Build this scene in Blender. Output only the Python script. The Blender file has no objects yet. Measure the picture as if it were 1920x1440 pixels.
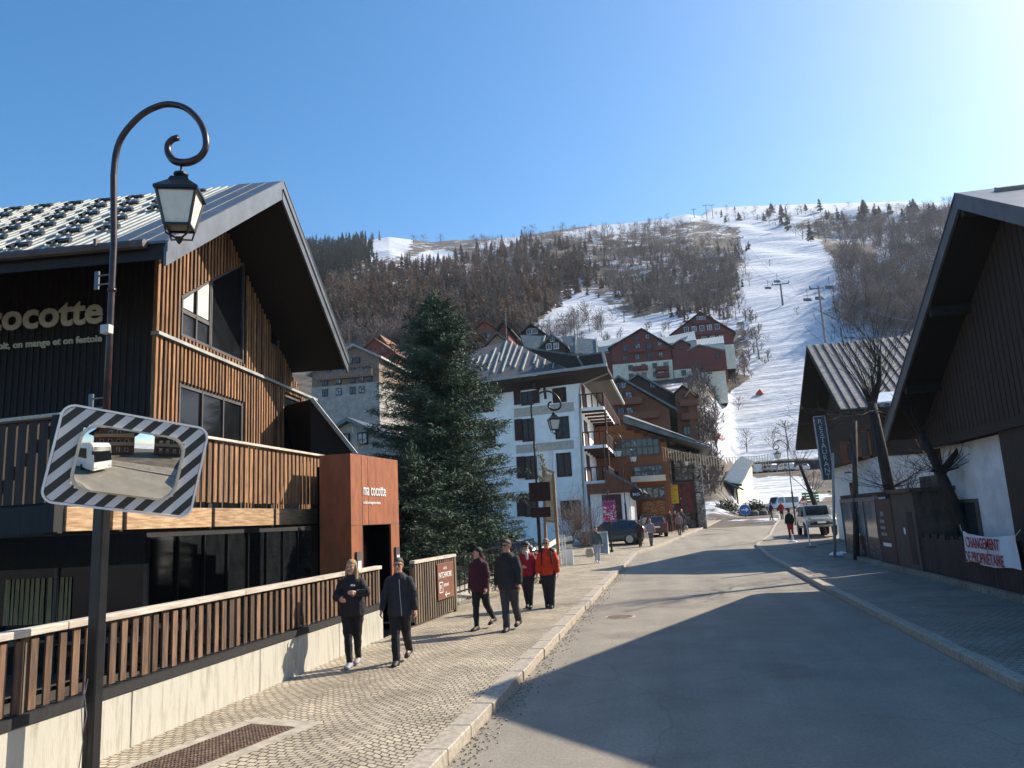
import bpy, bmesh, math, random
import numpy as np
from mathutils import Vector, Matrix, noise as mnoise
random.seed(7); rng = np.random.default_rng(11)
S = bpy.context.scene; COL = S.collection
# ------------------------------------------------------------------ camera
FPX, ROLL, CH = 1420.0, 0.052, 2.25
PITCH, YAW = math.radians(10.24), math.radians(11.442)
def world(x, y):
    u, v = (x-960)/FPX, -(y-720)/FPX; c, s = math.cos(ROLL), math.sin(ROLL)
    rt, up0 = u*c+v*s, -u*s+v*c
    up = up0*math.cos(PITCH)+math.sin(PITCH); fw = math.cos(PITCH)-up0*math.sin(PITCH)
    return Vector((rt*math.cos(YAW)-fw*math.sin(YAW), rt*math.sin(YAW)+fw*math.cos(YAW), up))
_o = world(960, 720); _r = (world(961, 720)-_o).normalized(); _u = (world(960, 719)-_o).normalized()
cam = bpy.data.objects.new('camera', bpy.data.cameras.new('camera')); COL.objects.link(cam)
cam.matrix_world = Matrix((( _r.x,_u.x,-_o.x,0),(_r.y,_u.y,-_o.y,0),(_r.z,_u.z,-_o.z,CH),(0,0,0,1)))
cam.data.sensor_width = 36; cam.data.lens = FPX/1920*36; cam.data.clip_start = .1; cam.data.clip_end = 6000
S.camera = cam
# ------------------------------------------------------------------ sky, sun, exposure
SUN_AZ, SUN_EL = math.radians(51), math.radians(36)      # azimuth measured from +Y towards +X
W = bpy.data.worlds.new('World'); S.world = W; W.use_nodes = True
nt = W.node_tree; bg = nt.nodes['Background']
sky = nt.nodes.new('ShaderNodeTexSky'); sky.sky_type = 'NISHITA'; sky.sun_disc = False
sky.sun_elevation = SUN_EL; sky.sun_rotation = SUN_AZ; sky.altitude = 1200; sky.air_density = 1.0; sky.dust_density = 2.2; sky.ozone_density = 1.6
hs = nt.nodes.new('ShaderNodeHueSaturation'); hs.inputs['Saturation'].default_value = 1.42; hs.inputs['Hue'].default_value = .494; nt.links.new(sky.outputs[0], hs.inputs['Color'])
nt.links.new(hs.outputs[0], bg.inputs[0]); bg.inputs[1].default_value = .12
sl = bpy.data.lights.new('sun', 'SUN'); sl.energy = 4.8; sl.angle = math.radians(.5); sl.color = (1, .90, .75)
so = bpy.data.objects.new('sun', sl); COL.objects.link(so)
sd = Vector((math.sin(SUN_AZ)*math.cos(SUN_EL), math.cos(SUN_AZ)*math.cos(SUN_EL), math.sin(SUN_EL)))
so.rotation_euler = sd.to_track_quat('Z', 'Y').to_euler(); so.location = (0, 0, 60)
S.view_settings.view_transform = 'Standard'; S.view_settings.look = 'None'; S.view_settings.gamma = 1
S.view_settings.exposure = 0.85
S.cycles.max_bounces = 6; S.cycles.transparent_max_bounces = 8

# ------------------------------------------------------------------ helpers
def zg(y): return .026*max(0., min(y, 120.)-38.)
def P(x, y, Y):
    d = world(x, y); t = Y/d.y; return Vector((d.x*t, Y, CH+d.z*t))
def PX(x, y, X):
    d = world(x, y); t = X/d.x; return Vector((X, d.y*t, CH+d.z*t))
def PL(x, y, p0, ang):
    n = Vector((math.cos(ang), math.sin(ang))); d = world(x, y); t = (n.x*p0[0]+n.y*p0[1])/(n.x*d.x+n.y*d.y)
    return Vector((d.x*t, d.y*t, CH+d.z*t))
def G(x, y):
    z = 0; d = world(x, y)
    for i in range(60):
        t = (z-CH)/d.z; z = .5*z+.5*zg(d.y*t)
    return Vector((d.x*t, d.y*t, z))
def tag(o, label=None, cat=None, group=None, kind=None):
    if label: o['label'] = label
    if cat: o['category'] = cat
    if group: o['group'] = group
    if kind: o['kind'] = kind
    return o
def thing(name, label, cat, loc=(0, 0, 0), rz=0, group=None, kind=None):
    o = bpy.data.objects.new(name, None); COL.objects.link(o); o.empty_display_size = .2
    o.location = loc; o.rotation_euler = (0, 0, rz); return tag(o, label, cat, group, kind)
def rootof(o):
    while o.parent: o = o.parent
    return o
def copy_tree(o, parent=None):
    c = o.copy(); COL.objects.link(c); c.parent = parent
    for ch in list(o.children): copy_tree(ch, c)
    return c
def RZ(a): return Matrix.Rotation(a, 4, 'Z')
class MB:
    """collects polygons for one mesh"""
    def __init__(s): s.v = []; s.f = []; s.m = []; s.uvq = None
    def poly(s, pts, mi=0):
        n = len(s.v); s.v += [tuple(p) for p in pts]; s.f.append(tuple(range(n, n+len(pts)))); s.m.append(mi)
    def box(s, c, d, M=None, mi=0, tap=1.0):
        x, y, z = d[0]/2, d[1]/2, d[2]/2; n = len(s.v); cv = Vector(c)
        for k, (i, j, q) in enumerate([(-1,-1,-1),(1,-1,-1),(1,1,-1),(-1,1,-1),(-1,-1,1),(1,-1,1),(1,1,1),(-1,1,1)]):
            t = tap if q > 0 else 1
            p = Vector((i*x*t, j*y*t, q*z))
            if M is not None: p = M @ p
            s.v.append(tuple(cv+p))
        for f in ((0,3,2,1),(4,5,6,7),(0,1,5,4),(1,2,6,5),(2,3,7,6),(3,0,4,7)):
            s.f.append(tuple(n+i for i in f)); s.m.append(mi)
    def bx(s, x0, x1, y0, y1, z0, z1, mi=0): s.box(((x0+x1)/2, (y0+y1)/2, (z0+z1)/2), (abs(x1-x0), abs(y1-y0), abs(z1-z0)), None, mi)
    def prism(s, poly, vec, mi=0):
        n = len(s.v); k = len(poly); vec = Vector(vec)
        s.v += [tuple(Vector(p)) for p in poly]+[tuple(Vector(p)+vec) for p in poly]
        s.f.append(tuple(range(n, n+k))[::-1]); s.f.append(tuple(range(n+k, n+2*k))); s.m += [mi, mi]
        for i in range(k):
            j = (i+1) % k; s.f.append((n+i, n+j, n+k+j, n+k+i)); s.m.append(mi)
    def bar(s, a, b, w, h=None, mi=0, up=(0, 0, 1)):
        a, b = Vector(a), Vector(b); h = h or w; d = (b-a)
        if d.length < 1e-6: return
        d.normalize(); u = Vector(up)
        if abs(d.dot(u)) > .98: u = Vector((0, 1, 0))
        r = d.cross(u).normalized(); u = r.cross(d)
        n = len(s.v)
        for p in (a, b):
            for i, j in ((-1,-1),(1,-1),(1,1),(-1,1)): s.v.append(tuple(p+r*(w/2*i)+u*(h/2*j)))
        for f in ((0,1,2,3),(7,6,5,4),(0,4,5,1),(1,5,6,2),(2,6,7,3),(3,7,4,0)): s.f.append(tuple(n+i for i in f)); s.m.append(mi)
    def tube(s, pts, rad, k=8, mi=0, cap=True):
        pts = [Vector(p) for p in pts]; n0 = len(s.v); N = len(pts)
        if not hasattr(rad, '__len__'): rad = [rad]*N
        ref = None
        for i, p in enumerate(pts):
            d = (pts[min(i+1, N-1)]-pts[max(i-1, 0)]).normalized()
            if ref is None: ref = d.cross(Vector((0, 0, 1)) if abs(d.z) < .9 else Vector((1, 0, 0))).normalized()
            ref = (ref-d*ref.dot(d)).normalized(); o = d.cross(ref)
            for j in range(k):
                a = 2*math.pi*j/k; s.v.append(tuple(p+(ref*math.cos(a)+o*math.sin(a))*rad[i]))
        for i in range(N-1):
            for j in range(k):
                a = n0+i*k+j; b = n0+i*k+(j+1) % k; s.f.append((a, b, b+k, a+k)); s.m.append(mi)
        if cap:
            s.f.append(tuple(n0+j for j in range(k))[::-1]); s.f.append(tuple(n0+(N-1)*k+j for j in range(k))); s.m += [mi, mi]
    def lathe(s, prof, c=(0, 0, 0), k=12, mi=0, M=None):
        n0 = len(s.v); c = Vector(c)
        for r, z in prof:
            for j in range(k):
                a = 2*math.pi*j/k; p = Vector((r*math.cos(a), r*math.sin(a), z))
                if M is not None: p = M @ p
                s.v.append(tuple(c+p))
        for i in range(len(prof)-1):
            for j in range(k):
                a = n0+i*k+j; b = n0+i*k+(j+1) % k; s.f.append((a, b, b+k, a+k)); s.m.append(mi)
        s.f.append(tuple(n0+j for j in range(k))[::-1]); s.f.append(tuple(n0+(len(prof)-1)*k+j for j in range(k))); s.m += [mi, mi]
    def ring(s, secs, mi=0):
        """loft through rings of points, capped"""
        n0 = len(s.v); k = len(secs[0])
        for r in secs: s.v += [tuple(p) for p in r]
        for i in range(len(secs)-1):
            for j in range(k):
                a = n0+i*k+j; b = n0+i*k+(j+1) % k; s.f.append((a, b, b+k, a+k)); s.m.append(mi)
        s.f.append(tuple(n0+j for j in range(k))[::-1]); s.f.append(tuple(n0+(len(secs)-1)*k+j for j in range(k))); s.m += [mi, mi]
    def build(s, name, mats, parent=None, loc=None, smooth=False, bevel=0, remesh=0, sm=0, dec=0, world=False, weld=False, wrinkle=0):
        me = bpy.data.meshes.new(name); v = s.v
        if world and parent is not None:
            Mi = rootof(parent).matrix_basis.copy()
            r = rootof(parent); Mi = (Matrix.Translation(r.location) @ r.rotation_euler.to_matrix().to_4x4()).inverted()
            v = [tuple(Mi @ Vector(p)) for p in v]
        if loc is not None: L = Vector(loc); v = [tuple(Vector(p)-L) for p in v]
        me.from_pydata(v, [], s.f); mats = mats if isinstance(mats, (list, tuple)) else [mats]
        for m in mats: me.materials.append(m)
        if len(mats) > 1: me.polygons.foreach_set('material_index', s.m)
        bm = bmesh.new(); bm.from_mesh(me)
        if weld: bmesh.ops.remove_doubles(bm, verts=bm.verts, dist=1e-4)
        bmesh.ops.recalc_face_normals(bm, faces=bm.faces)
        if bevel: bmesh.ops.bevel(bm, geom=[e for e in bm.edges if len(e.link_faces) == 2 and e.calc_face_angle(0) > .7], offset=bevel, segments=1, affect='EDGES', clamp_overlap=True)
        bm.to_mesh(me); bm.free()
        o = bpy.data.objects.new(name, me); COL.objects.link(o)
        if loc is not None: o.location = loc
        if remesh and wrinkle:
            pass
        if remesh:
            q = o.modifiers.new('r', 'REMESH'); q.mode = 'VOXEL'; q.voxel_size = remesh
            if sm: q = o.modifiers.new('s', 'SMOOTH'); q.iterations = sm; q.factor = .5
            if wrinkle:
                tx = bpy.data.textures.get('folds') or bpy.data.textures.new('folds', 'CLOUDS'); tx.noise_scale = .11; tx.noise_depth = 2; tx.noise_basis = 'ORIGINAL_PERLIN'; q = o.modifiers.new('w', 'DISPLACE'); q.texture = tx; q.strength = wrinkle; q.mid_level = .5; q.texture_coords = 'LOCAL'
            if dec: q = o.modifiers.new('d', 'DECIMATE'); q.ratio = dec
            dg = bpy.context.evaluated_depsgraph_get(); dg.update()
            nm = bpy.data.meshes.new_from_object(o.evaluated_get(dg)); o.modifiers.clear()
            old = o.data; o.data = nm; nm.name = name; bpy.data.meshes.remove(old)
            if not nm.materials: nm.materials.append(mats[0])
            smooth = True
        if smooth: o.data.polygons.foreach_set('use_smooth', [True]*len(o.data.polygons))
        if parent is not None: o.parent = parent
        return o
def npmesh(name, verts, faces, mats, parent=None, midx=None, smooth=False, attr=None):
    me = bpy.data.meshes.new(name); verts = np.asarray(verts, np.float32); faces = np.asarray(faces, np.int32); k = faces.shape[1]
    me.vertices.add(len(verts)); me.vertices.foreach_set('co', verts.ravel())
    me.loops.add(faces.size); me.loops.foreach_set('vertex_index', faces.ravel())
    me.polygons.add(len(faces)); me.polygons.foreach_set('loop_start', np.arange(len(faces))*k)
    for m in (mats if isinstance(mats, (list, tuple)) else [mats]): me.materials.append(m)
    if midx is not None: me.polygons.foreach_set('material_index', np.asarray(midx, np.int32))
    if smooth: me.polygons.foreach_set('use_smooth', [True]*len(faces))
    for an, av in (attr or {}).items():
        a = me.attributes.new(an, 'FLOAT', 'POINT'); a.data.foreach_set('value', np.asarray(av, np.float32))
    me.update(); me.validate(); o = bpy.data.objects.new(name, me); COL.objects.link(o)
    if parent is not None: o.parent = parent
    return o
# ------------------------------------------------------------------ materials
MATS = {}
def mat(name, col, rough=.8, metal=0, var=.15, scale=3, bump=0, bscale=None, stretch=None, col2=None, spec=None, trans=0, emit=None, detail=6, alpha=None, coat=0, per=0, contrast=(.35, .65)):
    if name in MATS: return MATS[name]
    m = bpy.data.materials.new(name); m.use_nodes = True; t = m.node_tree; N = t.nodes; L = t.links; b = N['Principled BSDF']
    b.inputs['Roughness'].default_value = rough; b.inputs['Metallic'].default_value = metal
    if spec is not None: b.inputs['Specular IOR Level'].default_value = spec
    if trans: b.inputs['Transmission Weight'].default_value = trans
    if coat: b.inputs['Coat Weight'].default_value = coat; b.inputs['Coat Roughness'].default_value = .06
    if emit: b.inputs['Emission Color'].default_value = (*emit[:3], 1); b.inputs['Emission Strength'].default_value = emit[3]
    tc = N.new('ShaderNodeTexCoord'); mp = N.new('ShaderNodeMapping'); L.new(tc.outputs['Object'], mp.inputs[0])
    if stretch: mp.inputs['Scale'].default_value = stretch
    nz = N.new('ShaderNodeTexNoise'); nz.inputs['Scale'].default_value = scale; nz.inputs['Detail'].default_value = detail; nz.inputs['Roughness'].default_value = .62; L.new(mp.outputs[0], nz.inputs[0])
    cr = N.new('ShaderNodeValToRGB'); L.new(nz.outputs[0], cr.inputs[0])
    c2 = col2 if col2 else tuple(max(0, c*(1-2*var)) for c in col); c1 = col if col2 else tuple(min(1, c*(1+var)) for c in col)
    cr.color_ramp.elements[0].position = contrast[0]; cr.color_ramp.elements[0].color = (*c2, 1); cr.color_ramp.elements[1].position = contrast[1]; cr.color_ramp.elements[1].color = (*c1, 1)
    out = cr.outputs[0]
    if per:
        gi = N.new('ShaderNodeNewGeometry'); mm = N.new('ShaderNodeHueSaturation'); L.new(out, mm.inputs['Color'])
        mr = N.new('ShaderNodeMapRange'); mr.inputs[3].default_value = 1-per; mr.inputs[4].default_value = 1+per; L.new(gi.outputs['Random Per Island'], mr.inputs[0]); L.new(mr.outputs[0], mm.inputs['Value']); out = mm.outputs[0]
    L.new(out, b.inputs['Base Color'])
    if bump:
        bn = N.new('ShaderNodeTexNoise'); bn.inputs['Scale'].default_value = bscale or scale*6; bn.inputs['Detail'].default_value = 5; L.new(mp.outputs[0], bn.inputs[0])
        bp = N.new('ShaderNodeBump'); bp.inputs['Strength'].default_value = bump; bp.inputs['Distance'].default_value = .02; L.new(bn.outputs[0], bp.inputs['Height']); L.new(bp.outputs[0], b.inputs['Normal'])
    MATS[name] = m; return m
def wood(name, c1, c2, per=.25, rough=.75, scale=4, ax='z'):
    st = {'z': (6, 6, .6), 'x': (.6, 6, 6), 'y': (6, .6, 6)}[ax]
    return mat(name, c1, rough, col2=c2, scale=scale, stretch=st, bump=.35, bscale=scale*3, per=per, detail=8)
def cobble_mat(name, c1, c2, mortar, bw, rh, arc, wave, rough=.7):
    m = bpy.data.materials.new(name); m.use_nodes = True; t = m.node_tree; N = t.nodes; L = t.links; b = N['Principled BSDF']; b.inputs['Roughness'].default_value = rough
    tc = N.new('ShaderNodeTexCoord'); sp = N.new('ShaderNodeSeparateXYZ'); L.new(tc.outputs['Object'], sp.inputs[0])
    def mth(op, a, b2=None):
        n = N.new('ShaderNodeMath'); n.operation = op
        for i, q in enumerate((a, b2)):
            if q is None: continue
            if isinstance(q, (int, float)): n.inputs[i].default_value = q
            else: L.new(q, n.inputs[i])
        return n.outputs[0]
    wob = N.new('ShaderNodeTexNoise'); wob.inputs['Scale'].default_value = 1.3; L.new(tc.outputs['Object'], wob.inputs[0])
    wob2 = N.new('ShaderNodeTexNoise'); wob2.inputs['Scale'].default_value = 7; L.new(tc.outputs['Object'], wob2.inputs[0])
    s = mth('ABSOLUTE', mth('SINE', mth('MULTIPLY', sp.outputs[0], math.pi/wave)))
    y = mth('ADD', mth('ADD', sp.outputs[1], mth('MULTIPLY', s, arc)), mth('ADD', mth('MULTIPLY', wob.outputs[0], .25), mth('MULTIPLY', wob2.outputs[0], .03)))
    x = mth('ADD', sp.outputs[0], mth('MULTIPLY', wob2.outputs[0], .05))
    cb = N.new('ShaderNodeCombineXYZ'); L.new(x, cb.inputs[0]); L.new(y, cb.inputs[1])
    br = N.new('ShaderNodeTexBrick'); br.inputs['Scale'].default_value = 1; br.inputs['Brick Width'].default_value = bw; br.inputs['Row Height'].default_value = rh
    br.inputs['Mortar Size'].default_value = .010; br.inputs['Mortar Smooth'].default_value = .5; br.inputs['Bias'].default_value = 0
    br.inputs['Color1'].default_value = (*c1, 1); br.inputs['Color2'].default_value = (*c2, 1); br.inputs['Mortar'].default_value = (*mortar, 1); L.new(cb.outputs[0], br.inputs[0])
    nz = N.new('ShaderNodeTexNoise'); nz.inputs['Scale'].default_value = .9; nz.inputs['Detail'].default_value = 7; L.new(tc.outputs['Object'], nz.inputs[0])
    cr = N.new('ShaderNodeValToRGB'); cr.color_ramp.elements[0].position = .3; cr.color_ramp.elements[0].color = (.66, .64, .6, 1); cr.color_ramp.elements[1].position = .62; cr.color_ramp.elements[1].color = (1.05, 1.02, .98, 1); L.new(nz.outputs[0], cr.inputs[0])
    mx = N.new('ShaderNodeMix'); mx.data_type = 'RGBA'; mx.blend_type = 'MULTIPLY'; mx.inputs[0].default_value = 1; L.new(br.outputs[0], mx.inputs[6]); L.new(cr.outputs[0], mx.inputs[7]); L.new(mx.outputs[2], b.inputs['Base Color'])
    bp = N.new('ShaderNodeBump'); bp.inputs['Strength'].default_value = .8; bp.inputs['Distance'].default_value = .012; bp.invert = True; L.new(br.outputs['Fac'], bp.inputs['Height'])
    n3 = N.new('ShaderNodeTexNoise'); n3.inputs['Scale'].default_value = 35; L.new(tc.outputs['Object'], n3.inputs[0])
    b2 = N.new('ShaderNodeBump'); b2.inputs['Strength'].default_value = .35; b2.inputs['Distance'].default_value = .01; L.new(n3.outputs[0], b2.inputs['Height']); L.new(bp.outputs[0], b2.inputs['Normal']); L.new(b2.outputs[0], b.inputs['Normal'])
    return m
M_black = mat('black_metal', (.012, .013, .015), .35, var=.3)
M_rustpole = mat('lamp_pole_paint', (.045, .022, .02), .3, var=.3, scale=8)
M_slat = wood('weathered_slat', (.19, .105, .058), (.055, .034, .022), per=.55)
M_slat2 = wood('larch_slat', (.34, .17, .072), (.12, .06, .028), per=.45)
M_greyslat = wood('grey_slat', (.20, .15, .105), (.09, .065, .045), per=.3)
M_rail = wood('handrail_wood', (.62, .55, .46), (.36, .31, .25), per=.1, ax='y')
M_beam = wood('raw_beam', (.50, .34, .19), (.24, .13, .06), per=.2, ax='y')
M_dark = wood('black_stained_wood', (.018, .017, .017), (.008, .008, .009), per=.3)
M_dbrown = wood('dark_brown_wood', (.045, .028, .02), (.02, .013, .01), per=.25)
M_mbrown = wood('chalet_brown_wood', (.22, .088, .04), (.11, .045, .022), per=.2)
M_redwood = wood('chalet_red_wood', (.19, .038, .026), (.11, .024, .018), per=.15)
M_shutter = wood('shutter_brown', (.05, .018, .014), (.03, .012, .01), per=.15)
M_white = mat('white_render', (.92, .91, .88), .9, var=.06, scale=1.2, bump=.12, bscale=30)
M_cream = mat('cream_render', (.80, .72, .54), .9, var=.08, scale=1)
M_grayren = mat('grey_render', (.35, .33, .3), .9, var=.12, scale=1)
M_band = mat('painted_band', (.52, .47, .39), .9, var=.12, scale=4)
M_glass = mat('window_glass', (.03, .035, .04), .05, var=.2, spec=.9)
M_glassd = mat('dark_glass', (.012, .014, .016), .06, var=.2, spec=.8)
M_pane = mat('dim_pane', (.018, .014, .014), .25, var=.3, spec=.35)
M_frame = mat('window_frame_grey', (.10, .085, .08), .5)
M_whitefr = mat('white_frame', (.75, .75, .72), .5, var=.05)
M_zinc = mat('zinc_cladding', (.13, .145, .16), .42, metal=.35, var=.12, scale=2)
M_roofm = mat('metal_roof_sheet', (.36, .38, .36), .6, metal=.2, var=.12, scale=2)
M_roofbr = mat('brown_roof_sheet', (.13, .10, .085), .55, metal=.2, var=.15, scale=1.5)
M_roofgr = mat('grey_green_roof', (.13, .16, .165), .5, metal=.2, var=.2, scale=1.2)
M_snow = mat('snow', (.86, .88, .92), .6, var=.04, scale=2, bump=.4, bscale=4)
M_conc = mat('cast_concrete', (.46, .44, .375), .85, col2=(.29, .265, .205), scale=2.6, stretch=(4, 4, .55), bump=.25, bscale=20, contrast=(.30, .52), detail=12)
M_kerb = mat('granite_kerb', (.46, .40, .32), .75, col2=(.28, .24, .19), scale=14, bump=.3, bscale=30)
M_corten = mat('corten_steel', (.38, .12, .042), .65, col2=(.15, .045, .021), scale=2.5, stretch=(2, 2, .7), bump=.1, bscale=40, contrast=(.25, .75))
M_letter = mat('letter_pale', (.62, .60, .45), .6, var=.05)
M_letterw = mat('letter_white', (.85, .85, .82), .6, var=.03)
M_iron = mat('rusty_cast_iron', (.20, .135, .10), .6, metal=.3, var=.3, scale=20, bump=.4, bscale=60)
M_bark = mat('bark', (.10, .075, .055), .9, col2=(.03, .024, .02), scale=5, stretch=(3, 3, .5), bump=.8, bscale=14)
M_barkd = mat('dark_bark', (.05, .042, .036), .9, col2=(.018, .015, .013), scale=5, stretch=(3, 3, .5), bump=.8, bscale=14)
M_stone = None
# ------------------------------------------------------------------ terrain
def wv(px, py):
    px = np.asarray(px, float); py = np.asarray(py, float); u, v = (px-960)/FPX, -(py-720)/FPX; c, s = math.cos(ROLL), math.sin(ROLL)
    rt, up0 = u*c+v*s, -u*s+v*c; up = up0*math.cos(PITCH)+math.sin(PITCH); fw = math.cos(PITCH)-up0*math.sin(PITCH)
    return rt*math.cos(YAW)-fw*math.sin(YAW), rt*math.sin(YAW)+fw*math.cos(YAW), up
def proj(X, Y, Z):
    Z = Z-CH; rt = X*math.cos(YAW)+Y*math.sin(YAW); fw = -X*math.sin(YAW)+Y*math.cos(YAW)
    f2 = fw*math.cos(PITCH)+Z*math.sin(PITCH); up0 = Z*math.cos(PITCH)-fw*math.sin(PITCH)
    f2 = np.where(f2 > .1, f2, .1); a, b = rt/f2, up0/f2; c, s = math.cos(ROLL), math.sin(ROLL)
    return 960+FPX*(a*c-b*s), 720-FPX*(a*s+b*c)
_rx = np.array([300, 580, 690, 730, 770, 810, 850, 900, 960, 1040, 1100, 1180, 1250, 1330, 1400, 1500, 1600, 1680, 1750, 1800, 1920, 2400])
_ry = np.array([450, 462, 450, 444, 449, 454, 450, 449, 445, 432, 424, 418, 410, 390, 386, 383, 380, 378, 382, 388, 395, 420])
_a, _b, _c = wv(_rx, _ry); R_AZ = np.degrees(np.arctan2(_a, _b)); R_T = _c/np.hypot(_a, _b)
D_LEFT = np.array([0, 60, 85, 105, 130, 170, 210, 260, 350, 500, 650, 800, 900, 1200, 2500.])
T_LEFT = np.array([0, .6, 1.3, 5, 13, 26, 39, 62, 101, 166, 235, 306, 353, 440, 300])
D_RIGHT = np.array([0, 60, 90, 110, 130, 150, 163, 178, 190, 250, 340, 450, 560, 700, 850, 1100, 2500.])
T_RIGHT = np.array([0, .6, 1.35, 1.9, 3.5, 7, 9.2, 9.4, 15.5, 46, 95, 146, 195, 268, 338, 460, 300])
def height(X, Y):
    X = np.asarray(X, float); Y = np.asarray(Y, float); d = np.hypot(X, Y); az = np.degrees(np.arctan2(X, Y))
    hl = np.interp(d, D_LEFT, T_LEFT); hr = np.interp(d, D_RIGHT, T_RIGHT); w = np.clip((az-2.6)/2.4, 0, 1); w = w*w*(3-2*w)
    rt = np.interp(az, R_AZ, R_T); DRd = 900*(1-w)+1100*w
    base = (353/900)*(1-w)+(460/1100)*w
    h = hl*(1-w)+hr*w; k = np.clip((d-150)/(DRd-150), 0, 1); h = h*(1+(rt/base*1.0-1)*k) + CH*k
    n = (np.sin(X*.021+Y*.013)+np.sin(X*.047-Y*.031+1.3)+.6*np.sin(X*.011+Y*.061+2)+.5*np.sin(X*.13+Y*.08))*np.clip((d-220)/300, 0, 1)*2.2*(1-np.clip((d-700)/200, 0, 1))
    h = h+n
    near = .026*np.clip(np.clip(Y, 0, 120)-38, 0, None)-.17
    wn = np.clip((d-62)/35, 0, 1); h = near*(1-wn)+h*wn
    ba = np.clip((np.abs(az)-60)/25, 0, 1); return h*(1-ba)+(-.17)*ba
def inpoly(px, py, poly):
    r = np.zeros(np.shape(px), bool); n = len(poly)
    for i in range(n):
        x1, y1 = poly[i]; x2, y2 = poly[(i+1) % n]
        if y1 == y2: continue
        c = ((py < y1) != (py < y2)) & (px < (x2-x1)*(py-y1)/(y2-y1)+x1); r ^= c
    return r
def march(px, py):
    a, b, c = wv(px, py); h = np.hypot(a, b); a, b, c = a/h, b/h, c/h; D = np.full(np.shape(px), np.nan)
    prev = np.full(np.shape(px), 65.)
    for d in np.geomspace(70, 1500, 260):
        below = (CH+c*d) < height(a*d, b*d); new = below & np.isnan(D); D[new] = (d+prev[new])/2; prev[:] = d
    return a*D, b*D, D
PISTE = [(1395,432),(1480,424),(1530,455),(1566,500),(1575,560),(1570,640),(1520,700),(1510,842),(1440,850),(1316,852),(1312,825),(1335,745),(1362,716),(1395,690),(1418,660),(1402,615),(1390,545),(1398,490)]
SNOWP = [PISTE, [(1300,385),(1900,370),(1900,392),(1560,398),(1480,420),(1395,428),(1330,415)], [(1575,440),(1700,430),(1700,440),(1580,450)], [(690,440),(735,436),(770,448),(765,470),(700,474),(690,470)],
         [(632,500),(700,478),(760,472),(750,482),(660,494)], [(745,500),(800,470),(830,468),(860,480),(790,500)], [(890,463),(980,432),(985,445),(930,470)], [(1005,612),(1080,540),(1110,556),(1190,600),(1290,590),(1395,560),(1400,590),(1330,640),(1000,645)],
         [(1660,500),(1755,470),(1760,510),(1690,520)], [(1395,900),(1500,895),(1540,940),(1400,945)], [(1320,880),(1370,850),(1560,845),(1560,868),(1450,866),(1370,872)], [(1050,440),(1090,430),(1250,405),(1300,400),(1310,412),(1100,446)]]
DIRT = [[(1395,432),(1370,440),(1300,445),(1210,452),(1215,470),(1390,470)], [(1300,715),(1380,705),(1420,700),(1370,735),(1330,760),(1300,745)], [(1316,790),(1345,790),(1330,832),(1312,836)], [(1320,868),(1560,860),(1560,893),(1330,885)], [(1560,462),(1640,455),(1640,480),(1575,490)]]
az = np.concatenate([np.linspace(-180, -42, 24)[:-1], np.arange(-42, 28, .16), np.linspace(28, 180, 26)])
dd = np.concatenate([[1, 12, 25, 38, 50, 60], np.geomspace(66, 1180, 300), [1300, 1450, 1650]])
A, D = np.meshgrid(np.radians(az), dd); X = np.sin(A)*D; Y = np.cos(A)*D; Z = height(X, Y)
px, py = proj(X, Y, Z); sn = np.full(X.shape, .46)
sn = np.where((px > 1570) & (py < 720), .56, sn); sn = np.where((px < 1100) & (py < 500), .42, sn); sn = np.where((px > 560) & (px < 720) & (py > 590), .36, sn)
for q in SNOWP: sn = np.where(inpoly(px, py, q), .90 if q is PISTE else .74, sn)
for q in DIRT: sn = np.where(inpoly(px, py, q), .42 if q is DIRT[0] else .2, sn)
sn = np.where(D < 62, .18, sn)
for _ in range(5):
    sn = (sn+np.roll(sn, 1, 0)+np.roll(sn, -1, 0)+np.roll(sn, 1, 1)+np.roll(sn, -1, 1))/5
nz_, na = X.shape; idx = np.arange(nz_*na).reshape(nz_, na)
F = np.stack([idx[:-1, :-1], idx[:-1, 1:], idx[1:, 1:], idx[1:, :-1]], -1).reshape(-1, 4)
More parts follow.
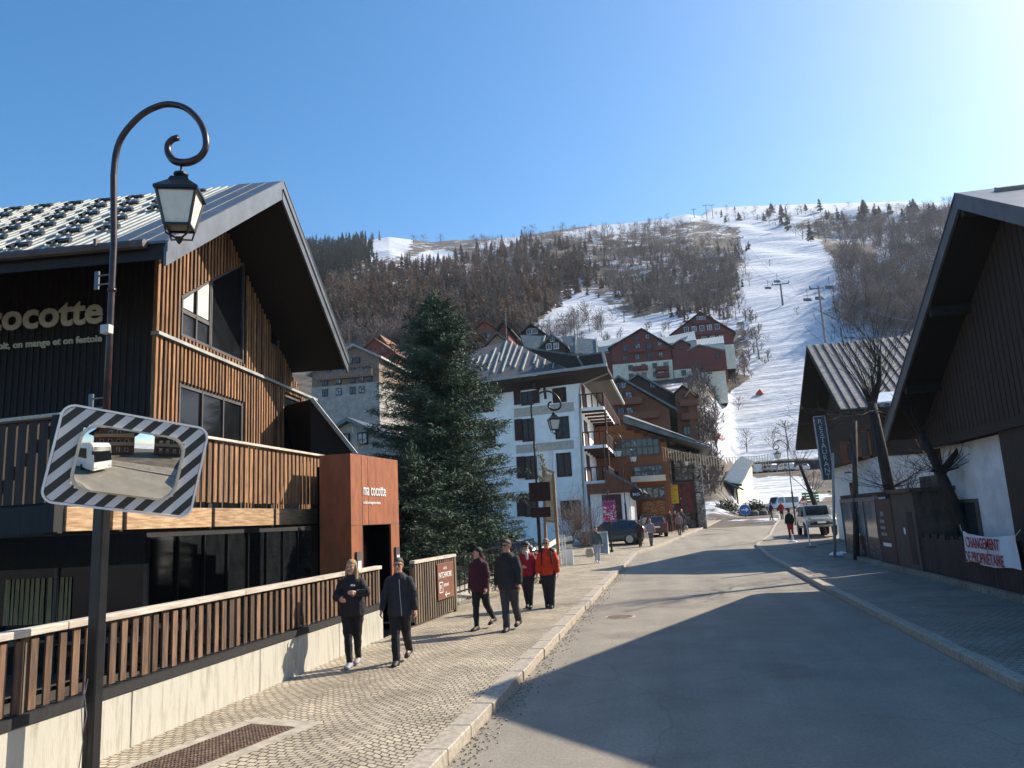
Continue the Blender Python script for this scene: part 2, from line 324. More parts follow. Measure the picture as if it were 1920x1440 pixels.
def terrain_mat():
    m = bpy.data.materials.new('hillside_ground'); m.use_nodes = True; t = m.node_tree; N = t.nodes; L = t.links; b = N['Principled BSDF']; b.inputs['Roughness'].default_value = .85
    at = N.new('ShaderNodeAttribute'); at.attribute_name = 'snow'; tc = N.new('ShaderNodeTexCoord')
    n1 = N.new('ShaderNodeTexNoise'); n1.inputs['Scale'].default_value = .07; n1.inputs['Detail'].default_value = 12; n1.inputs['Roughness'].default_value = .72; L.new(tc.outputs['Object'], n1.inputs[0])
    ad = N.new('ShaderNodeMath'); ad.operation = 'ADD'; L.new(at.outputs['Fac'], ad.inputs[0]); L.new(n1.outputs[0], ad.inputs[1])
    cr = N.new('ShaderNodeValToRGB'); cr.color_ramp.elements[0].position = .0; cr.color_ramp.elements[1].position = 1
    mr = N.new('ShaderNodeMapRange'); mr.inputs[1].default_value = .99; mr.inputs[2].default_value = 1.02; L.new(ad.outputs[0], mr.inputs[0])
    n2 = N.new('ShaderNodeTexNoise'); n2.inputs['Scale'].default_value = .3; n2.inputs['Detail'].default_value = 8; L.new(tc.outputs['Object'], n2.inputs[0])
    c2 = N.new('ShaderNodeValToRGB'); c2.color_ramp.elements[0].position = .35; c2.color_ramp.elements[0].color = (.035, .028, .022, 1); c2.color_ramp.elements[1].position = .65; c2.color_ramp.elements[1].color = (.13, .10, .072, 1); L.new(n2.outputs[0], c2.inputs[0])
    mx = N.new('ShaderNodeMix'); mx.data_type = 'RGBA'; L.new(mr.outputs[0], mx.inputs[0]); L.new(c2.outputs[0], mx.inputs[6]); c3 = N.new('ShaderNodeValToRGB'); c3.color_ramp.elements[0].position = .35; c3.color_ramp.elements[0].color = (.42, .46, .54, 1); c3.color_ramp.elements[1].position = .62; c3.color_ramp.elements[1].color = (.68, .70, .73, 1); n4 = N.new('ShaderNodeTexNoise'); n4.inputs['Scale'].default_value = .45; n4.inputs['Detail'].default_value = 9; n4.inputs['Roughness'].default_value = .75; L.new(tc.outputs['Object'], n4.inputs[0]); L.new(n4.outputs[0], c3.inputs[0]); L.new(c3.outputs[0], mx.inputs[7]); L.new(mx.outputs[2], b.inputs['Base Color'])
    mp = N.new('ShaderNodeMapping'); mp.inputs['Rotation'].default_value = (0, 0, -1.32); mp.inputs['Scale'].default_value = (.06, .34, .06); L.new(tc.outputs['Object'], mp.inputs[0])
    n3 = N.new('ShaderNodeTexNoise'); n3.inputs['Scale'].default_value = .55; n3.inputs['Detail'].default_value = 9; n3.inputs['Roughness'].default_value = .6; L.new(mp.outputs[0], n3.inputs[0])
    bp = N.new('ShaderNodeBump'); bp.inputs['Strength'].default_value = 1; bp.inputs['Distance'].default_value = 2.6; L.new(mr.outputs[0], bp.inputs['Strength']); L.new(n3.outputs[0], bp.inputs['Height']); L.new(bp.outputs[0], b.inputs['Normal'])
    return m
ter = npmesh('terrain', np.stack([X, Y, Z], -1).reshape(-1, 3), F, terrain_mat(), smooth=True, attr={'snow': sn.ravel()}); tag(ter, kind='structure')
# ------------------------------------------------------------------ road, pavements, kerbs
def pl(poly, y): return float(np.interp(y, [p[1] for p in poly], [p[0] for p in poly]))
KL = [(-2.42, -8), (-2.45, 19), (-2.5, 36), (-2.3, 44), (-1.05, 49.3), (.87, 61.5), (3.0, 73.5), (5., 86), (5.5, 96)]
KR = [(3.92, -8), (3.92, 23), (4.15, 40), (4.4, 46.8), (6.05, 54.7), (8.0, 67.7), (10., 80), (11.5, 92), (12, 96)]
WL = [(-6.12, -8), (-6.12, 21), (-6.1, 37.5), (-13, 42), (-14, 62), (-4, 70), (-1.5, 90), (-1.5, 96)]
WR = [(7.0, -8), (7.0, 36), (7.3, 44), (13, 50), (19, 70), (22, 96)]
def strip(name, a, b, off, m, y0=-60, y1=96, step=1.0, base=None):
    g = MB(); ys = list(np.arange(y0, y1+.01, step)); n = len(ys)
    g.v = [(pl(a, y), y, zg(y)+off) for y in ys]+[(pl(b, y), y, zg(y)+off) for y in ys]
    g.f = [(i, n+i, n+i+1, i+1) for i in range(n-1)]; g.m = [0]*(n-1)
    return tag(g.build(name, m), kind='structure')
M_asph = mat('worn_asphalt', (.34, .30, .24), .85, col2=(.215, .19, .155), scale=.8, bump=.6, bscale=110, contrast=(.2, .8), detail=14)
def road_wear(m):
    T = m.node_tree; N = T.nodes; L = T.links; b = N['Principled BSDF']; src = b.inputs['Base Color'].links[0].from_socket; tc = N.new('ShaderNodeTexCoord')
    def rng_(src_, a, b_, lo, hi):
        q = N.new('ShaderNodeMapRange'); q.inputs[1].default_value = a; q.inputs[2].default_value = b_; q.inputs[3].default_value = lo; q.inputs[4].default_value = hi; L.new(src_, q.inputs[0]); return q.outputs[0]
    def mul(a, b_):
        q = N.new('ShaderNodeMath'); q.operation = 'MULTIPLY'; L.new(a, q.inputs[0]); L.new(b_, q.inputs[1]); return q.outputs[0]
    mp = N.new('ShaderNodeMapping'); mp.inputs['Scale'].default_value = (1.1, .06, 1); L.new(tc.outputs['Object'], mp.inputs[0]); n1 = N.new('ShaderNodeTexNoise'); n1.inputs['Scale'].default_value = 1; n1.inputs['Detail'].default_value = 5; L.new(mp.outputs[0], n1.inputs[0])
    dn = N.new('ShaderNodeTexNoise'); dn.inputs['Scale'].default_value = .9; dn.inputs['Detail'].default_value = 6; L.new(tc.outputs['Object'], dn.inputs[0]); ad = N.new('ShaderNodeMix'); ad.data_type = 'RGBA'; ad.inputs[0].default_value = .35; L.new(tc.outputs['Object'], ad.inputs[6]); L.new(dn.outputs['Color'], ad.inputs[7])
    vo = N.new('ShaderNodeTexVoronoi'); vo.feature = 'DISTANCE_TO_EDGE'; vo.inputs['Scale'].default_value = .42; L.new(ad.outputs[2], vo.inputs[0]); crk = rng_(vo.outputs[0], .0, .005, .8, 1.0)
    pn = N.new('ShaderNodeTexNoise'); pn.inputs['Scale'].default_value = .23; pn.inputs['Detail'].default_value = 3; L.new(tc.outputs['Object'], pn.inputs[0]); pt = rng_(pn.outputs[0], .57, .60, 1.0, .84)
    sp = N.new('ShaderNodeTexNoise'); sp.inputs['Scale'].default_value = 26; sp.inputs['Detail'].default_value = 4; L.new(tc.outputs['Object'], sp.inputs[0]); sk = rng_(sp.outputs[0], .35, .7, .86, 1.12)
    f = mul(mul(mul(rng_(n1.outputs[0], .3, .7, .84, 1.12), crk), pt), sk); mx = N.new('ShaderNodeVectorMath'); mx.operation = 'SCALE'; L.new(src, mx.inputs[0]); L.new(f, mx.inputs['Scale']); L.new(mx.outputs[0], b.inputs['Base Color'])
road_wear(M_asph)
M_cob = cobble_mat('arched_setts', (.54, .47, .36), (.37, .325, .25), (.045, .035, .027), .115, .092, .34, 1.7)
M_cob2 = cobble_mat('plain_setts', (.34, .30, .25), (.26, .23, .19), (.06, .055, .05), .16, .12, .1, 2.5)
strip('road', KL, KR, -.12, M_asph)
inL = [(x-.26, y) for x, y in KL]; inR = [(x+.2, y) for x, y in KR]
strip('pavement_left', WL, inL, 0, M_cob)
strip('pavement_right', inR, WR, 0, M_cob2)
def kerb(name, a, w, side):
    g = MB(); r = random.Random(3); y = -40.
    while y < 95:
        y2 = min(y+r.uniform(.85, 1.1), 96); e = .006
        j = r.uniform(-.012, .012); t = r.uniform(.0, .012)
        x0, x1 = pl(a, y+e)+j, pl(a, y2-e)+j; s = -w if side < 0 else w
        z0, z1 = zg(y)+.012+t, zg(y2)+.012+t; n = len(g.v)
        g.v += [(x0, y+e, z0-.2), (x0+s, y+e, z0-.2), (x1+s, y2-e, z1-.2), (x1, y2-e, z1-.2), (x0, y+e, z0), (x0+s, y+e, z0), (x1+s, y2-e, z1), (x1, y2-e, z1)]
        for f in ((0,3,2,1),(4,5,6,7),(0,1,5,4),(1,2,6,5),(2,3,7,6),(3,0,4,7)): g.f.append(tuple(n+i for i in f)); g.m.append(0)
        y = y2
    return tag(g.build(name, M_kerb, bevel=.012), kind='structure')
kerb('kerb_left', KL, .27, -1); kerb('kerb_right', KR, .2, 1)
# terrace step on the right, asphalt square round the roundabout
g = MB(); g.bx(7.0, 9.2, 6, 36, -.2, .14); tag(g.build('terrace', M_cob2, bevel=.02), kind='structure')
g = MB(); pts = []
for i in range(40):
    a = 2*math.pi*i/40; pts.append((9+22*math.cos(a), 112+17*math.sin(a)))
g.poly([(x, y, float(1.5+.02*(y-96))) for x, y in pts]); tag(g.build('square', M_asph), kind='structure')
# gutter dirt: gravel scattered along the left kerb
g = MB(); r = random.Random(5)
for i in range(1500):
    y = 3+37*r.random()**1.6; x = pl(KL, y)+abs(r.gauss(0, .16))+.01; q = r.uniform(.006, .018)
    g.box((x, y, -.118+q*.4), (q, q*1.3, q), RZ(r.random()*3))
tag(g.build('gravel', mat('grit', (.42, .36, .27), .9, var=.3, scale=20)), kind='stuff')
strip('forecourt_left', [(-30, -60), (-30, 96)], [(x, y) for x, y in WL], -.03, M_asph, 18, 70)
strip('forecourt_right', [(x, y) for x, y in WR], [(26, -60), (26, 96)], -.03, M_asph, 30, 96)
# cast iron grate in the pavement
t = thing('drain_cover', 'long rusty iron grating set in a mortar patch in the left pavement', 'drain cover', (-5.08, 7.75, 0), math.radians(-12))
g = MB(); g.bx(-.52, .5, -1.25, 1.3, -.04, .006); g.build('mortar_patch', mat('mortar', (.42, .37, .29), .9, scale=5, var=.15), t)
g = MB(); g.bx(-.33, .33, -1.0, 1.0, -.04, .014)
for i in range(13):
    for j in range(40):
        g.box((-.3+i*.05, -.97+j*.05, .018), (.03, .03, .01))
g.build('iron_grate', M_iron, t)
for (x, y, w, l) in ((1.1, 7.6, .3, .3), (.2, 21.2, .32, .32)):
    pass
# ------------------------------------------------------------------ lettering
def txt(s, size, M, m, parent=None, name='lettering', ext=.006, sx=1., off=0., align='LEFT', shear=0, spacing=1.):
    c = bpy.data.curves.new(name, 'FONT'); c.body = s; c.size = size; c.extrude = ext; c.offset = off; c.align_x = align; c.shear = shear; c.space_character = spacing; c.resolution_u = 3
    o = bpy.data.objects.new(name+'_tmp', c); COL.objects.link(o); dg = bpy.context.evaluated_depsgraph_get(); dg.update()
    me = bpy.data.meshes.new_from_object(o.evaluated_get(dg)); bpy.data.objects.remove(o); me.materials.clear(); me.materials.append(m); me.name = name
    me.transform(M @ Matrix.Diagonal((sx, 1, 1, 1))); r = bpy.data.objects.new(name, me); COL.objects.link(r)
    if parent is not None: r.parent = parent
    return r
def frame(o, x, y, z):
    return Matrix(((x[0], y[0], z[0], o[0]), (x[1], y[1], z[1], o[1]), (x[2], y[2], z[2], o[2]), (0, 0, 0, 1)))
FX = lambda o: frame(o, (0, 1, 0), (0, 0, 1), (1, 0, 0))      # faces +X, reads along +Y
FY = lambda o: frame(o, (1, 0, 0), (0, 0, 1), (0, -1, 0))     # faces -Y, reads along +X
FXM = lambda o: frame(o, (0, -1, 0), (0, 0, 1), (-1, 0, 0))   # faces -X, reads along -Y
# ------------------------------------------------------------------ street lamps
LY = 6.72; L0 = P(207, 600, LY).x
curl = [(213,330),(217,290),(227,260),(245,235),(270,212),(300,198),(325,196),(350,204),(372,225),(384,250),(386,275),(376,293),(358,303),(340,305),(325,300),(316,288),(315,272),(323,262),(334,258)]
CP = [P(x, y, LY) for x, y in curl]; CP = [(p.x-L0, 0, p.z) for p in CP]; HK = CP[13]
def smooth_path(P_, n=5):
    o = []
    for i in range(len(P_)-1):
        a, b, c, d = (np.array(P_[max(i-1, 0)]), np.array(P_[i]), np.array(P_[i+1]), np.array(P_[min(i+2, len(P_)-1)]))
        for k in range(n):
            t = k/n; o.append(tuple(.5*(2*b+(c-a)*t+(2*a-5*b+4*c-d)*t*t+(3*b-a-3*c+d)*t**3)))
    return o+[tuple(P_[-1])]
def street_lamp(name_label, loc, rz=0, group='curled street lamps along the street', scale=1.):
    t = thing('street_lamp', name_label, 'street lamp', loc, rz, group)
    g = MB(); g.box((0, 0, 1.3), (.12, .12, 2.6)); g.box((0, 0, .06), (.2, .2, .12)); g.lathe([(.11, 2.6), (.07, 2.68), (.045, 2.75)]); g.build('post', M_black, t, bevel=.012)
    g = MB(); path = [(0, 0, 2.7), (0, 0, 4.5), (0, 0, 5.4)]+smooth_path(CP)
    n_ = len(path); rr = [.036, .034, .034]+[.034+.008*math.exp(-((i/n_-.72)/.1)**2) for i in range(3, n_)]; g.tube(path, rr, 12); g.tube([(0, 0, 3.4), (0, 0, 3.46)], .048, 10); g.tube([(0, 0, 4.86), (0, 0, 4.9)], .045, 10); g.build('pole', M_rustpole, t, smooth=True)
    hx, hz = HK[0], HK[2]
    g = MB(); g.tube([(hx, 0, hz), (hx, 0, hz-.12)], .012, 6); g.lathe([(.02, hz-.1), (.075, hz-.125), (.075, hz-.145), (.04, hz-.17), (.06, hz-.19)], (hx, 0, 0), 10); g.build('hanger', M_black, t, smooth=False)
    R4 = RZ(math.radians(45+22)); zt = hz-.19
    def sq(r, z, k=4): return [tuple(Vector((hx, 0, z))+R4 @ Vector((r*math.cos(math.pi/2*j), r*math.sin(math.pi/2*j), 0))) for j in range(4)]
    g = MB(); g.ring([sq(.12, zt), sq(.15, zt-.05), sq(.31, zt-.16), sq(.31, zt-.19)]); g.build('lantern_roof', M_black, t)
    top, bot = sq(.275, zt-.19), sq(.175, zt-.55)
    g = MB()
    for i in range(4):
        g.bar(top[i], bot[i], .022); g.bar(bot[i], bot[(i+1) % 4], .022); g.bar(top[i], top[(i+1) % 4], .024)
        mid = (Vector(bot[i])+Vector(bot[(i+1) % 4]))/2; low = Vector((hx, 0, zt-.68)); g.tube([bot[i], (Vector(bot[i])+low)/2+(Vector(bot[i])-Vector((hx, 0, zt-.55)))*.35-Vector((0, 0, .03)), low], .011, 5)
    g.lathe([(.05, zt-.66), (.03, zt-.7), (.008, zt-.73)], (hx, 0, 0), 8); g.build('lantern_frame', M_black, t)
    gm = mat('lamp_frosted_glass', (.72, .70, .62), .35, var=.06, scale=6, trans=.0)
    ti, bi = sq(.262, zt-.2), sq(.166, zt-.545)
    for i in range(4):
        q = MB(); j = (i+1) % 4; q.poly([ti[i], ti[j], bi[j], bi[i]]); q.build('pane', gm, t)
    return t
lampA = street_lamp('largest curled street lamp, nearest, its post carrying the striped traffic mirror', (L0, LY, 0))
for (x, y) in ((200, 525), (198, 755)):
    p = P(x, y, LY); g = MB(); zz = p.z
    for s in (-.05, .05): g.bar((0, -.02, zz+s), (-.16, -.02, zz+s), .012)
    g.box((-.17, -.02, zz), (.05, .02, .2)); g.build('bracket', M_zinc, lampA)
g = MB(); p = P(213, 620, LY); g.box((.02, -.07, p.z), (.1, .07, .09)); g.build('junction_box', mat('pale_plastic', (.5, .5, .46), .5, var=.05), lampA)
g = MB(); q = [( -.03, -.085, .95), (-.045, -.1, .7), (-.02, -.09, .4), (-.05, -.1, .1)]; g.tube(q, .006, 4); g.tube([(p[0]+.03, p[1], p[2]*.6+.4) for p in q], .005, 4); g.build('loose_cable', mat('cable_grey', (.35, .33, .33), .6), lampA)
# ------------------------------------------------------------------ traffic mirror (hangs on the lamp post)
mc = P(242, 868, 6.5); n = (Vector((0, 0, CH))-mc).normalized(); n = (Matrix.Rotation(math.radians(9), 3, 'Z') @ n); n.z -= .065; n.normalize()
def onp(x, y):
    d = world(x, y); o = Vector((0, 0, CH)); return o+d*((mc-o).dot(n)/d.dot(n))
TL, TR, BR, BL = onp(127, 756), onp(397, 803), onp(360, 975), onp(86, 943)
e1 = ((TR-TL)+(BR-BL)).normalized(); e2 = n.cross(e1).normalized(); mw, mh = (TR-TL).length, (TL-BL).length*.98
t = thing('traffic_mirror', 'large rectangular traffic mirror with a black and white striped border on the lamp post', 'traffic mirror', mc)
t.rotation_euler = Matrix((( e1.x, e2.x, n.x), (e1.y, e2.y, n.y), (e1.z, e2.z, n.z))).to_euler()
def rrect(w, h, r, z, k=5):
    o = []
    for cx, cy, a0 in ((w/2-r, h/2-r, 0), (-w/2+r, h/2-r, 90), (-w/2+r, -h/2+r, 180), (w/2-r, -h/2+r, 270)):
        for i in range(k+1):
            a = math.radians(a0+90*i/k); o.append((cx+r*math.cos(a), cy+r*math.sin(a), z))
    return o
sm = bpy.data.materials.new('striped_border'); sm.use_nodes = True; T = sm.node_tree; N = T.nodes; b = N['Principled BSDF']; b.inputs['Roughness'].default_value = .45
tc = N.new('ShaderNodeTexCoord'); mp = N.new('ShaderNodeMapping'); mp.inputs['Rotation'].default_value = (0, 0, math.radians(38)); T.links.new(tc.outputs['Object'], mp.inputs[0])
sp = N.new('ShaderNodeSeparateXYZ'); T.links.new(mp.outputs[0], sp.inputs[0]); md = N.new('ShaderNodeMath'); md.operation = 'PINGPONG'; md.inputs[1].default_value = .068; T.links.new(sp.outputs[0], md.inputs[0])
gt = N.new('ShaderNodeMath'); gt.operation = 'GREATER_THAN'; gt.inputs[1].default_value = .034; T.links.new(md.outputs[0], gt.inputs[0]); mx = N.new('ShaderNodeMix'); mx.data_type = 'RGBA'; T.links.new(gt.outputs[0], mx.inputs[0])
mx.inputs[6].default_value = (.03, .035, .035, 1); mx.inputs[7].default_value = (.62, .62, .63, 1); T.links.new(mx.outputs[2], b.inputs['Base Color'])
g = MB(); g.prism(rrect(mw-.03, mh-.03, .1, 0), (0, 0, .022)); g.build('striped_board', sm, t)
g = MB(); R = rrect(mw, mh, .11, .012, 8)
for i in range(len(R)): g.bar(R[i], R[(i+1) % len(R)], .02, .034)
g.build('outer_rim', mat('white_plastic', (.8, .8, .8), .4, var=.03), t)
iw, ih = mw*.70, mh*.67
g = MB(); R = rrect(iw, ih, .14, .03, 8)
for i in range(len(R)): g.bar(R[i], R[(i+1) % len(R)], .024, .05)
g.build('inner_rim', mat('beige_seal', (.62, .56, .46), .5, var=.1, scale=8), t)
g = MB(); nx_, ny_ = 24, 18; Rc = 1.9
for j in range(ny_+1):
    for i in range(nx_+1):
        x, y = (i/nx_-.5)*(iw-.01), (j/ny_-.5)*(ih-.01); g.v.append((x, y, .10-(Rc-math.sqrt(Rc*Rc-x*x-y*y))))
for j in range(ny_):
    for i in range(nx_):
        x, y = abs((i+.5)/nx_-.5), abs((j+.5)/ny_-.5)
        if x > .44 and y > .42: continue
        a = j*(nx_+1)+i; g.f.append((a, a+1, a+nx_+2, a+nx_+1)); g.m.append(0)
mm = bpy.data.materials.new('mirror_silver'); mm.use_nodes = True; b = mm.node_tree.nodes['Principled BSDF']; b.inputs['Metallic'].default_value = 1; b.inputs['Roughness'].default_value = .015; b.inputs['Base Color'].default_value = (.86, .87, .84, 1)
g.build('mirror_glass', mm, t, smooth=True)
g = MB(); g.box((-.06, -.1, -.06), (.3, .06, .1)); g.box((-.06, .12, -.06), (.3, .06, .1)); g.build('clamp', M_zinc, t)
# ------------------------------------------------------------------ retaining wall and slatted fence
t = thing('concrete_wall', 'low streaked concrete retaining wall carrying the slatted fence beside the pavement', 'wall', (-6.22, 6.5, 0))
g = MB(); y = -3.
while y < 15.4:
    y2 = min(y+2.72, 15.45); g.bx(-.1, .1, y-6.5+.006, y2-6.5-.006, -.4, .60); y = y2
g.build('wall_slab', M_conc, t, bevel=.008)
t = thing('wooden_fence', 'long fence of weathered vertical slats with a pale handrail on the concrete wall', 'fence', (-6.22, 6.5, .6))
g = MB(); g.bx(-.11, .12, -9.5, 8.95, .004, .1); g.build('bottom_rail', M_dark, t)
g = MB(); y = -9.5
while y < 8.8: y2 = min(y+3.3, 8.95); g.bx(-.07, .1, y+.004, y2-.004, .80, .87); y = y2
g.build('handrail', M_rail, t, bevel=.006)
g = MB(); r = random.Random(2); y = -9.4
while y < 8.9:
    w = r.uniform(.085, .105); g.box((.045+r.uniform(-.004, .004), y, .45+r.uniform(-.012, .012)), (.024, w, .66), RZ(r.uniform(-.03, .03))); y += .178
g.build('front_slats', M_slat, t, bevel=.003)
g = MB(); y = -9.3
while y < 8.9: g.box((-.05, y, .45), (.02, .08, .66)); y += .178
g.build('rear_slats', M_dbrown, t)
g = MB(); g.bx(-.02, 0, -9.5, 8.9, .22, .26); g.bx(-.02, 0, -9.5, 8.9, .66, .7); g.build('rails', M_dark, t)
for y in np.arange(-9.0, 9.0, 1.79):
    g = MB(); g.bx(-.04, .03, y, y+.07, .1, .80); g.build('post', M_greyslat, t)
# ------------------------------------------------------------------ corten portal
t = thing('entrance_portal', 'tall rusty steel entrance portal with white lettering over a dark doorway', 'portal', (-7.0, 15.9, 0))
g = MB(); Wp, Zp = 3.0, 3.93
prof = [(0, 0, -.3), (0, 0, Zp), (0, Wp, Zp+.04), (0, Wp, -.3), (0, 2.42, -.3), (0, 2.42, 2.33), (0, .62, 2.33), (0, .62, -.3)]
g.prism(prof, (-.75, 0, 0)); g.build('steel_shell', M_corten, t)
g = MB(); g.bx(-.95, -.76, .3, 2.9, -.3, 3.7); g.bx(-.74, -.5, .60, 2.44, -.3, 2.35); g.bx(-.5, -.05, .621, .64, -.3, 2.32); g.bx(-.5, -.05, 2.40, 2.419, -.3, 2.32); g.build('doorway_shade_fill', mat('doorway_shade_black', (.006, .006, .007), .95, var=.1, spec=0.), t)  # black fill and lining paint the deep shade inside the opening
g = MB(); g.bx(.002, .007, 0, Wp, 2.335, 2.345); g.bx(.002, .007, .615, .628, -.3, Zp-.02); g.bx(.002, .007, .98, .988, 2.34, Zp-.02); g.build('panel_joints', M_iron, t)
for y in (.18, 2.62):
    q = MB(); q.bx(.004, .05, y, y+.26, .75, 1.75); f = q.build('menu_case', M_frame, t); q = MB(); q.bx(.052, .056, y+.04, y+.22, .82, 1.55); q.build('menu_sheet', M_letterw, f)
z0 = PX(680, 925, -7.0).z; ya, yb = PX(680, 920, -7.).y-15.9, PX(728, 925, -7.).y-15.9
txt('ma cocotte', .40, FX((.012, ya, z0-.04)), M_letterw, t, sx=.70, off=.0, spacing=1.1)
txt('on boit, on mange et on festoie', .105, FX((.012, ya, z0-.24)), M_letterw, t, sx=.78)
# ------------------------------------------------------------------ restaurant chalet
A6 = math.radians(6); OL = (-8.7, 15.94, 0)
def loc6(p): return RZ(-A6) @ (Vector(p)-Vector(OL))
def LV(x, y, u=-.8):
    p = Vector(OL)+RZ(A6) @ Vector((u, 0, 0)); return loc6(PL(x, y, (p.x, p.y), A6))
t = thing('timber_restaurant', 'black stained chalet restaurant with sunlit vertical slats and a metal sheet roof', 'restaurant', OL, A6)
UW = -1.7; V0 = LV(290, 620, UW).y; V1 = LV(588, 745, UW).y; lv = lambda x, y: (LV(x, y, UW).y, LV(x, y, UW).z)
g = MB(); zr = lambda y: 10.55-.683*abs(y)
gab = [(UW-.06, V0, -1.2), (UW-.06, V0, zr(V0)-.35), (UW-.06, 0, zr(0)-.35), (UW-.06, V1, zr(V1)-.35), (UW-.06, V1, -1.2)]
g.prism(gab, (-16, 0, 0)); wall = g.build('wall', M_dark, t)
g = MB()
for i in range(104): x = -17+i*.147; g.bx(x, x+.012, V0-.03, V0, 4.3, zr(V0)-.4)
g.build('board_joints', M_dbrown, wall)
(aL, zAl), (aR, zAr) = lv(340, 553), lv(460, 490); zA0 = (lv(340, 622)[1]+lv(460, 693)[1])/2
(bL, zB), (bR, _q) = lv(335, 715), lv(456, 750); (cL, zCl), (cR, zCr) = lv(504, 585), lv(525, 598); zC0 = lv(515, 652)[1]; (dL, zD), (dR, _q) = lv(530, 735), lv(562, 742); zLed = lv(290, 625)[1]
OPN = [(aL, aR, zA0, zAr, zAl), (bL, bR, 2.7, zB, zB), (cL, cR, zC0, zCr, zCl), (dL, dR, 2.8, zD, zD)]
g = MB(); y = V0+.04; r = random.Random(4)
while y < V1:
    segs = [(2.85, zr(y)-.38)]
    for (a, b, z0, z1, zl) in OPN:
        if a < y < b:
            ztop = zl+(z1-zl)*(y-a)/(b-a); ns = []
            for s0, s1 in segs:
                if z0 > s0: ns.append((s0, min(s1, z0)))
                if ztop < s1: ns.append((max(s0, ztop), s1))
            segs = ns
    for s0, s1 in segs:
        if s1-s0 > .15:
            cuts = [s0]+[z for z in (zLed,) if s0+.2 < z < s1-.2]+[s1]
            for c0, c1 in zip(cuts, cuts[1:]): g.box((UW+.03+r.uniform(-.006, .006), y+r.uniform(-.004, .004), (c0+c1)/2), (.045, .074, c1-c0-.01))
    y += .158
sl_ = g.build('facade_slats', M_slat2, t, bevel=.003)
g = MB(); g.bx(UW-.06, UW+.12, V0-.04, V1+.04, zLed-.03, zLed+.04); g.build('metal_ledge', M_roofm, t)
g = MB(); g.bx(UW-.03, UW+.06, V0-.03, V0+.01, 2.85, zr(V0)-.4); g.bx(UW-.03, UW+.06, V1, V1+.04, 2.85, zr(V1)-.4); g.build('corner_trim', M_slat2, t)
def pane_win(t, y0, y1, z0, z1l, z1r, cols, bar=None, glass=M_glass, x=None):
    x = UW-.03; f = MB(); w = .07
    f.bar((x, y0+w/2, z0), (x, y0+w/2, z1l), w, .05); f.bar((x, y1-w/2, z0), (x, y1-w/2, z1r), w, .05); f.bar((x, y0, z0+w/2), (x, y1, z0+w/2), .05, w); f.bar((x, y0, z1l-w/2), (x, y1, z1r-w/2), .05, w)
    for k in range(1, cols): yy = y0+(y1-y0)*k/cols; f.bar((x, yy, z0), (x, yy, z1l+(z1r-z1l)*k/cols), w, .05)
    if bar: f.bar((x, y0, bar), (x, y1, bar), .05, .09)
    fo = f.build('window', M_frame, t); p = MB(); p.poly([(x-.01, y0, z0), (x-.01, y1, z0), (x-.01, y1, z1r), (x-.01, y0, z1l)]); p.build('pane', glass, fo); return fo
aM = aL+(aR-aL)*.43; zM = zAl+(zAr-zAl)*.43
pane_win(t, aL+.03, aM, zA0+.03, zAl-.02, zM, 2, zA0+.62); pane_win(t, aM, aR-.03, zA0+.03, zM, zAr-.03, 1, None, M_glassd)
x = UW-.025; h1 = zA0+.70; g = MB(); w = (aM-aL); sl2 = (zAr-zAl)/(aR-aL)
g.poly([(x, aL+.10, h1), (x, aL+w*.42, h1), (x, aL+w*.42, zAl-.12+sl2*w*.42), (x, aL+.10, zAl-.10)]); g.poly([(x, aL+w*.56, h1), (x, aM-.08, h1), (x, aM-.08, zM-.12), (x, aL+w*.56, zAl-.12+sl2*w*.56)]); g.build('window_reflection', mat('pale_painted_reflection', (.50, .58, .52), .8, var=.04), t)  # pale light reflected in the glass, painted as flat panels over the panes
pane_win(t, bL+.03, bR-.03, 2.75, zB-.03, zB-.03, 3, None, M_glassd); pane_win(t, cL+.02, cR-.02, zC0+.02, zCl-.02, zCr-.02, 1, None, M_glassd); pane_win(t, dL+.02, dR-.02, 2.85, zD-.03, zD-.03, 1, None, M_glassd)
# roof
def slope(s, x0, x1, yi, yo, thick, up=0.):
    """slab following the roof slope on side s"""
    a = [(x0, s*yi, 10.68-.683*yi+up), (x0, s*yo, 10.68-.683*yo+up), (x0, s*yo, 10.68-.683*yo+up-thick), (x0, s*yi, 10.68-.683*yi+up-thick)]
    return a, (x1-x0, 0, 0)
g = MB()
for s in (-1, 1): g.prism(*slope(s, -17, -.03, 0, 4.95, .3))
roof = g.build('roof', M_dark, t)
g = MB(); r = random.Random(9)
for s in (-1, 1):
    g.prism(*slope(s, -17, -1.15, 0, 4.98, .05, .055))
    for i in range(80): x = -17+i*.2; g.prism(*slope(s, x, x+.03, .05, 4.95, .03, .085))
g.build('roof_sheets', M_roofm, roof)
g = MB()
for row in range(6):
    for i in range(22):
        yo = .55+row*.8; x = -16.7+i*.78+(row % 2)*.39
        if x > -1.5: continue
        z = 10.68-.683*yo+.13; M = Matrix.Rotation(math.atan(.683), 4, 'X')
        g.box((x, -yo, z), (.36, .10, .05), M); g.box((x+.16, -yo-.13, z-.09), (.22, .09, .05), M); g.box((x-.12, -yo-.12, z-.08), (.10, .12, .05), M)
g.build('snow_guards', M_black, roof)
g = MB()
for s in (-1, 1):
    for row in range(3):
        xo = -row*.38-.01; L = 0; off = (row % 2)*.5
        yy = 0.0
        while yy < 4.97:
            y2 = min(yy+(1.0 if yy > 0 else 1.0-off), 4.99); g.prism(*slope(s, xo-.37, xo-.004, yy+.006, y2, .05, .06+row*.012)); yy = y2
g.build('verge_tiles', M_zinc, roof)
g = MB()
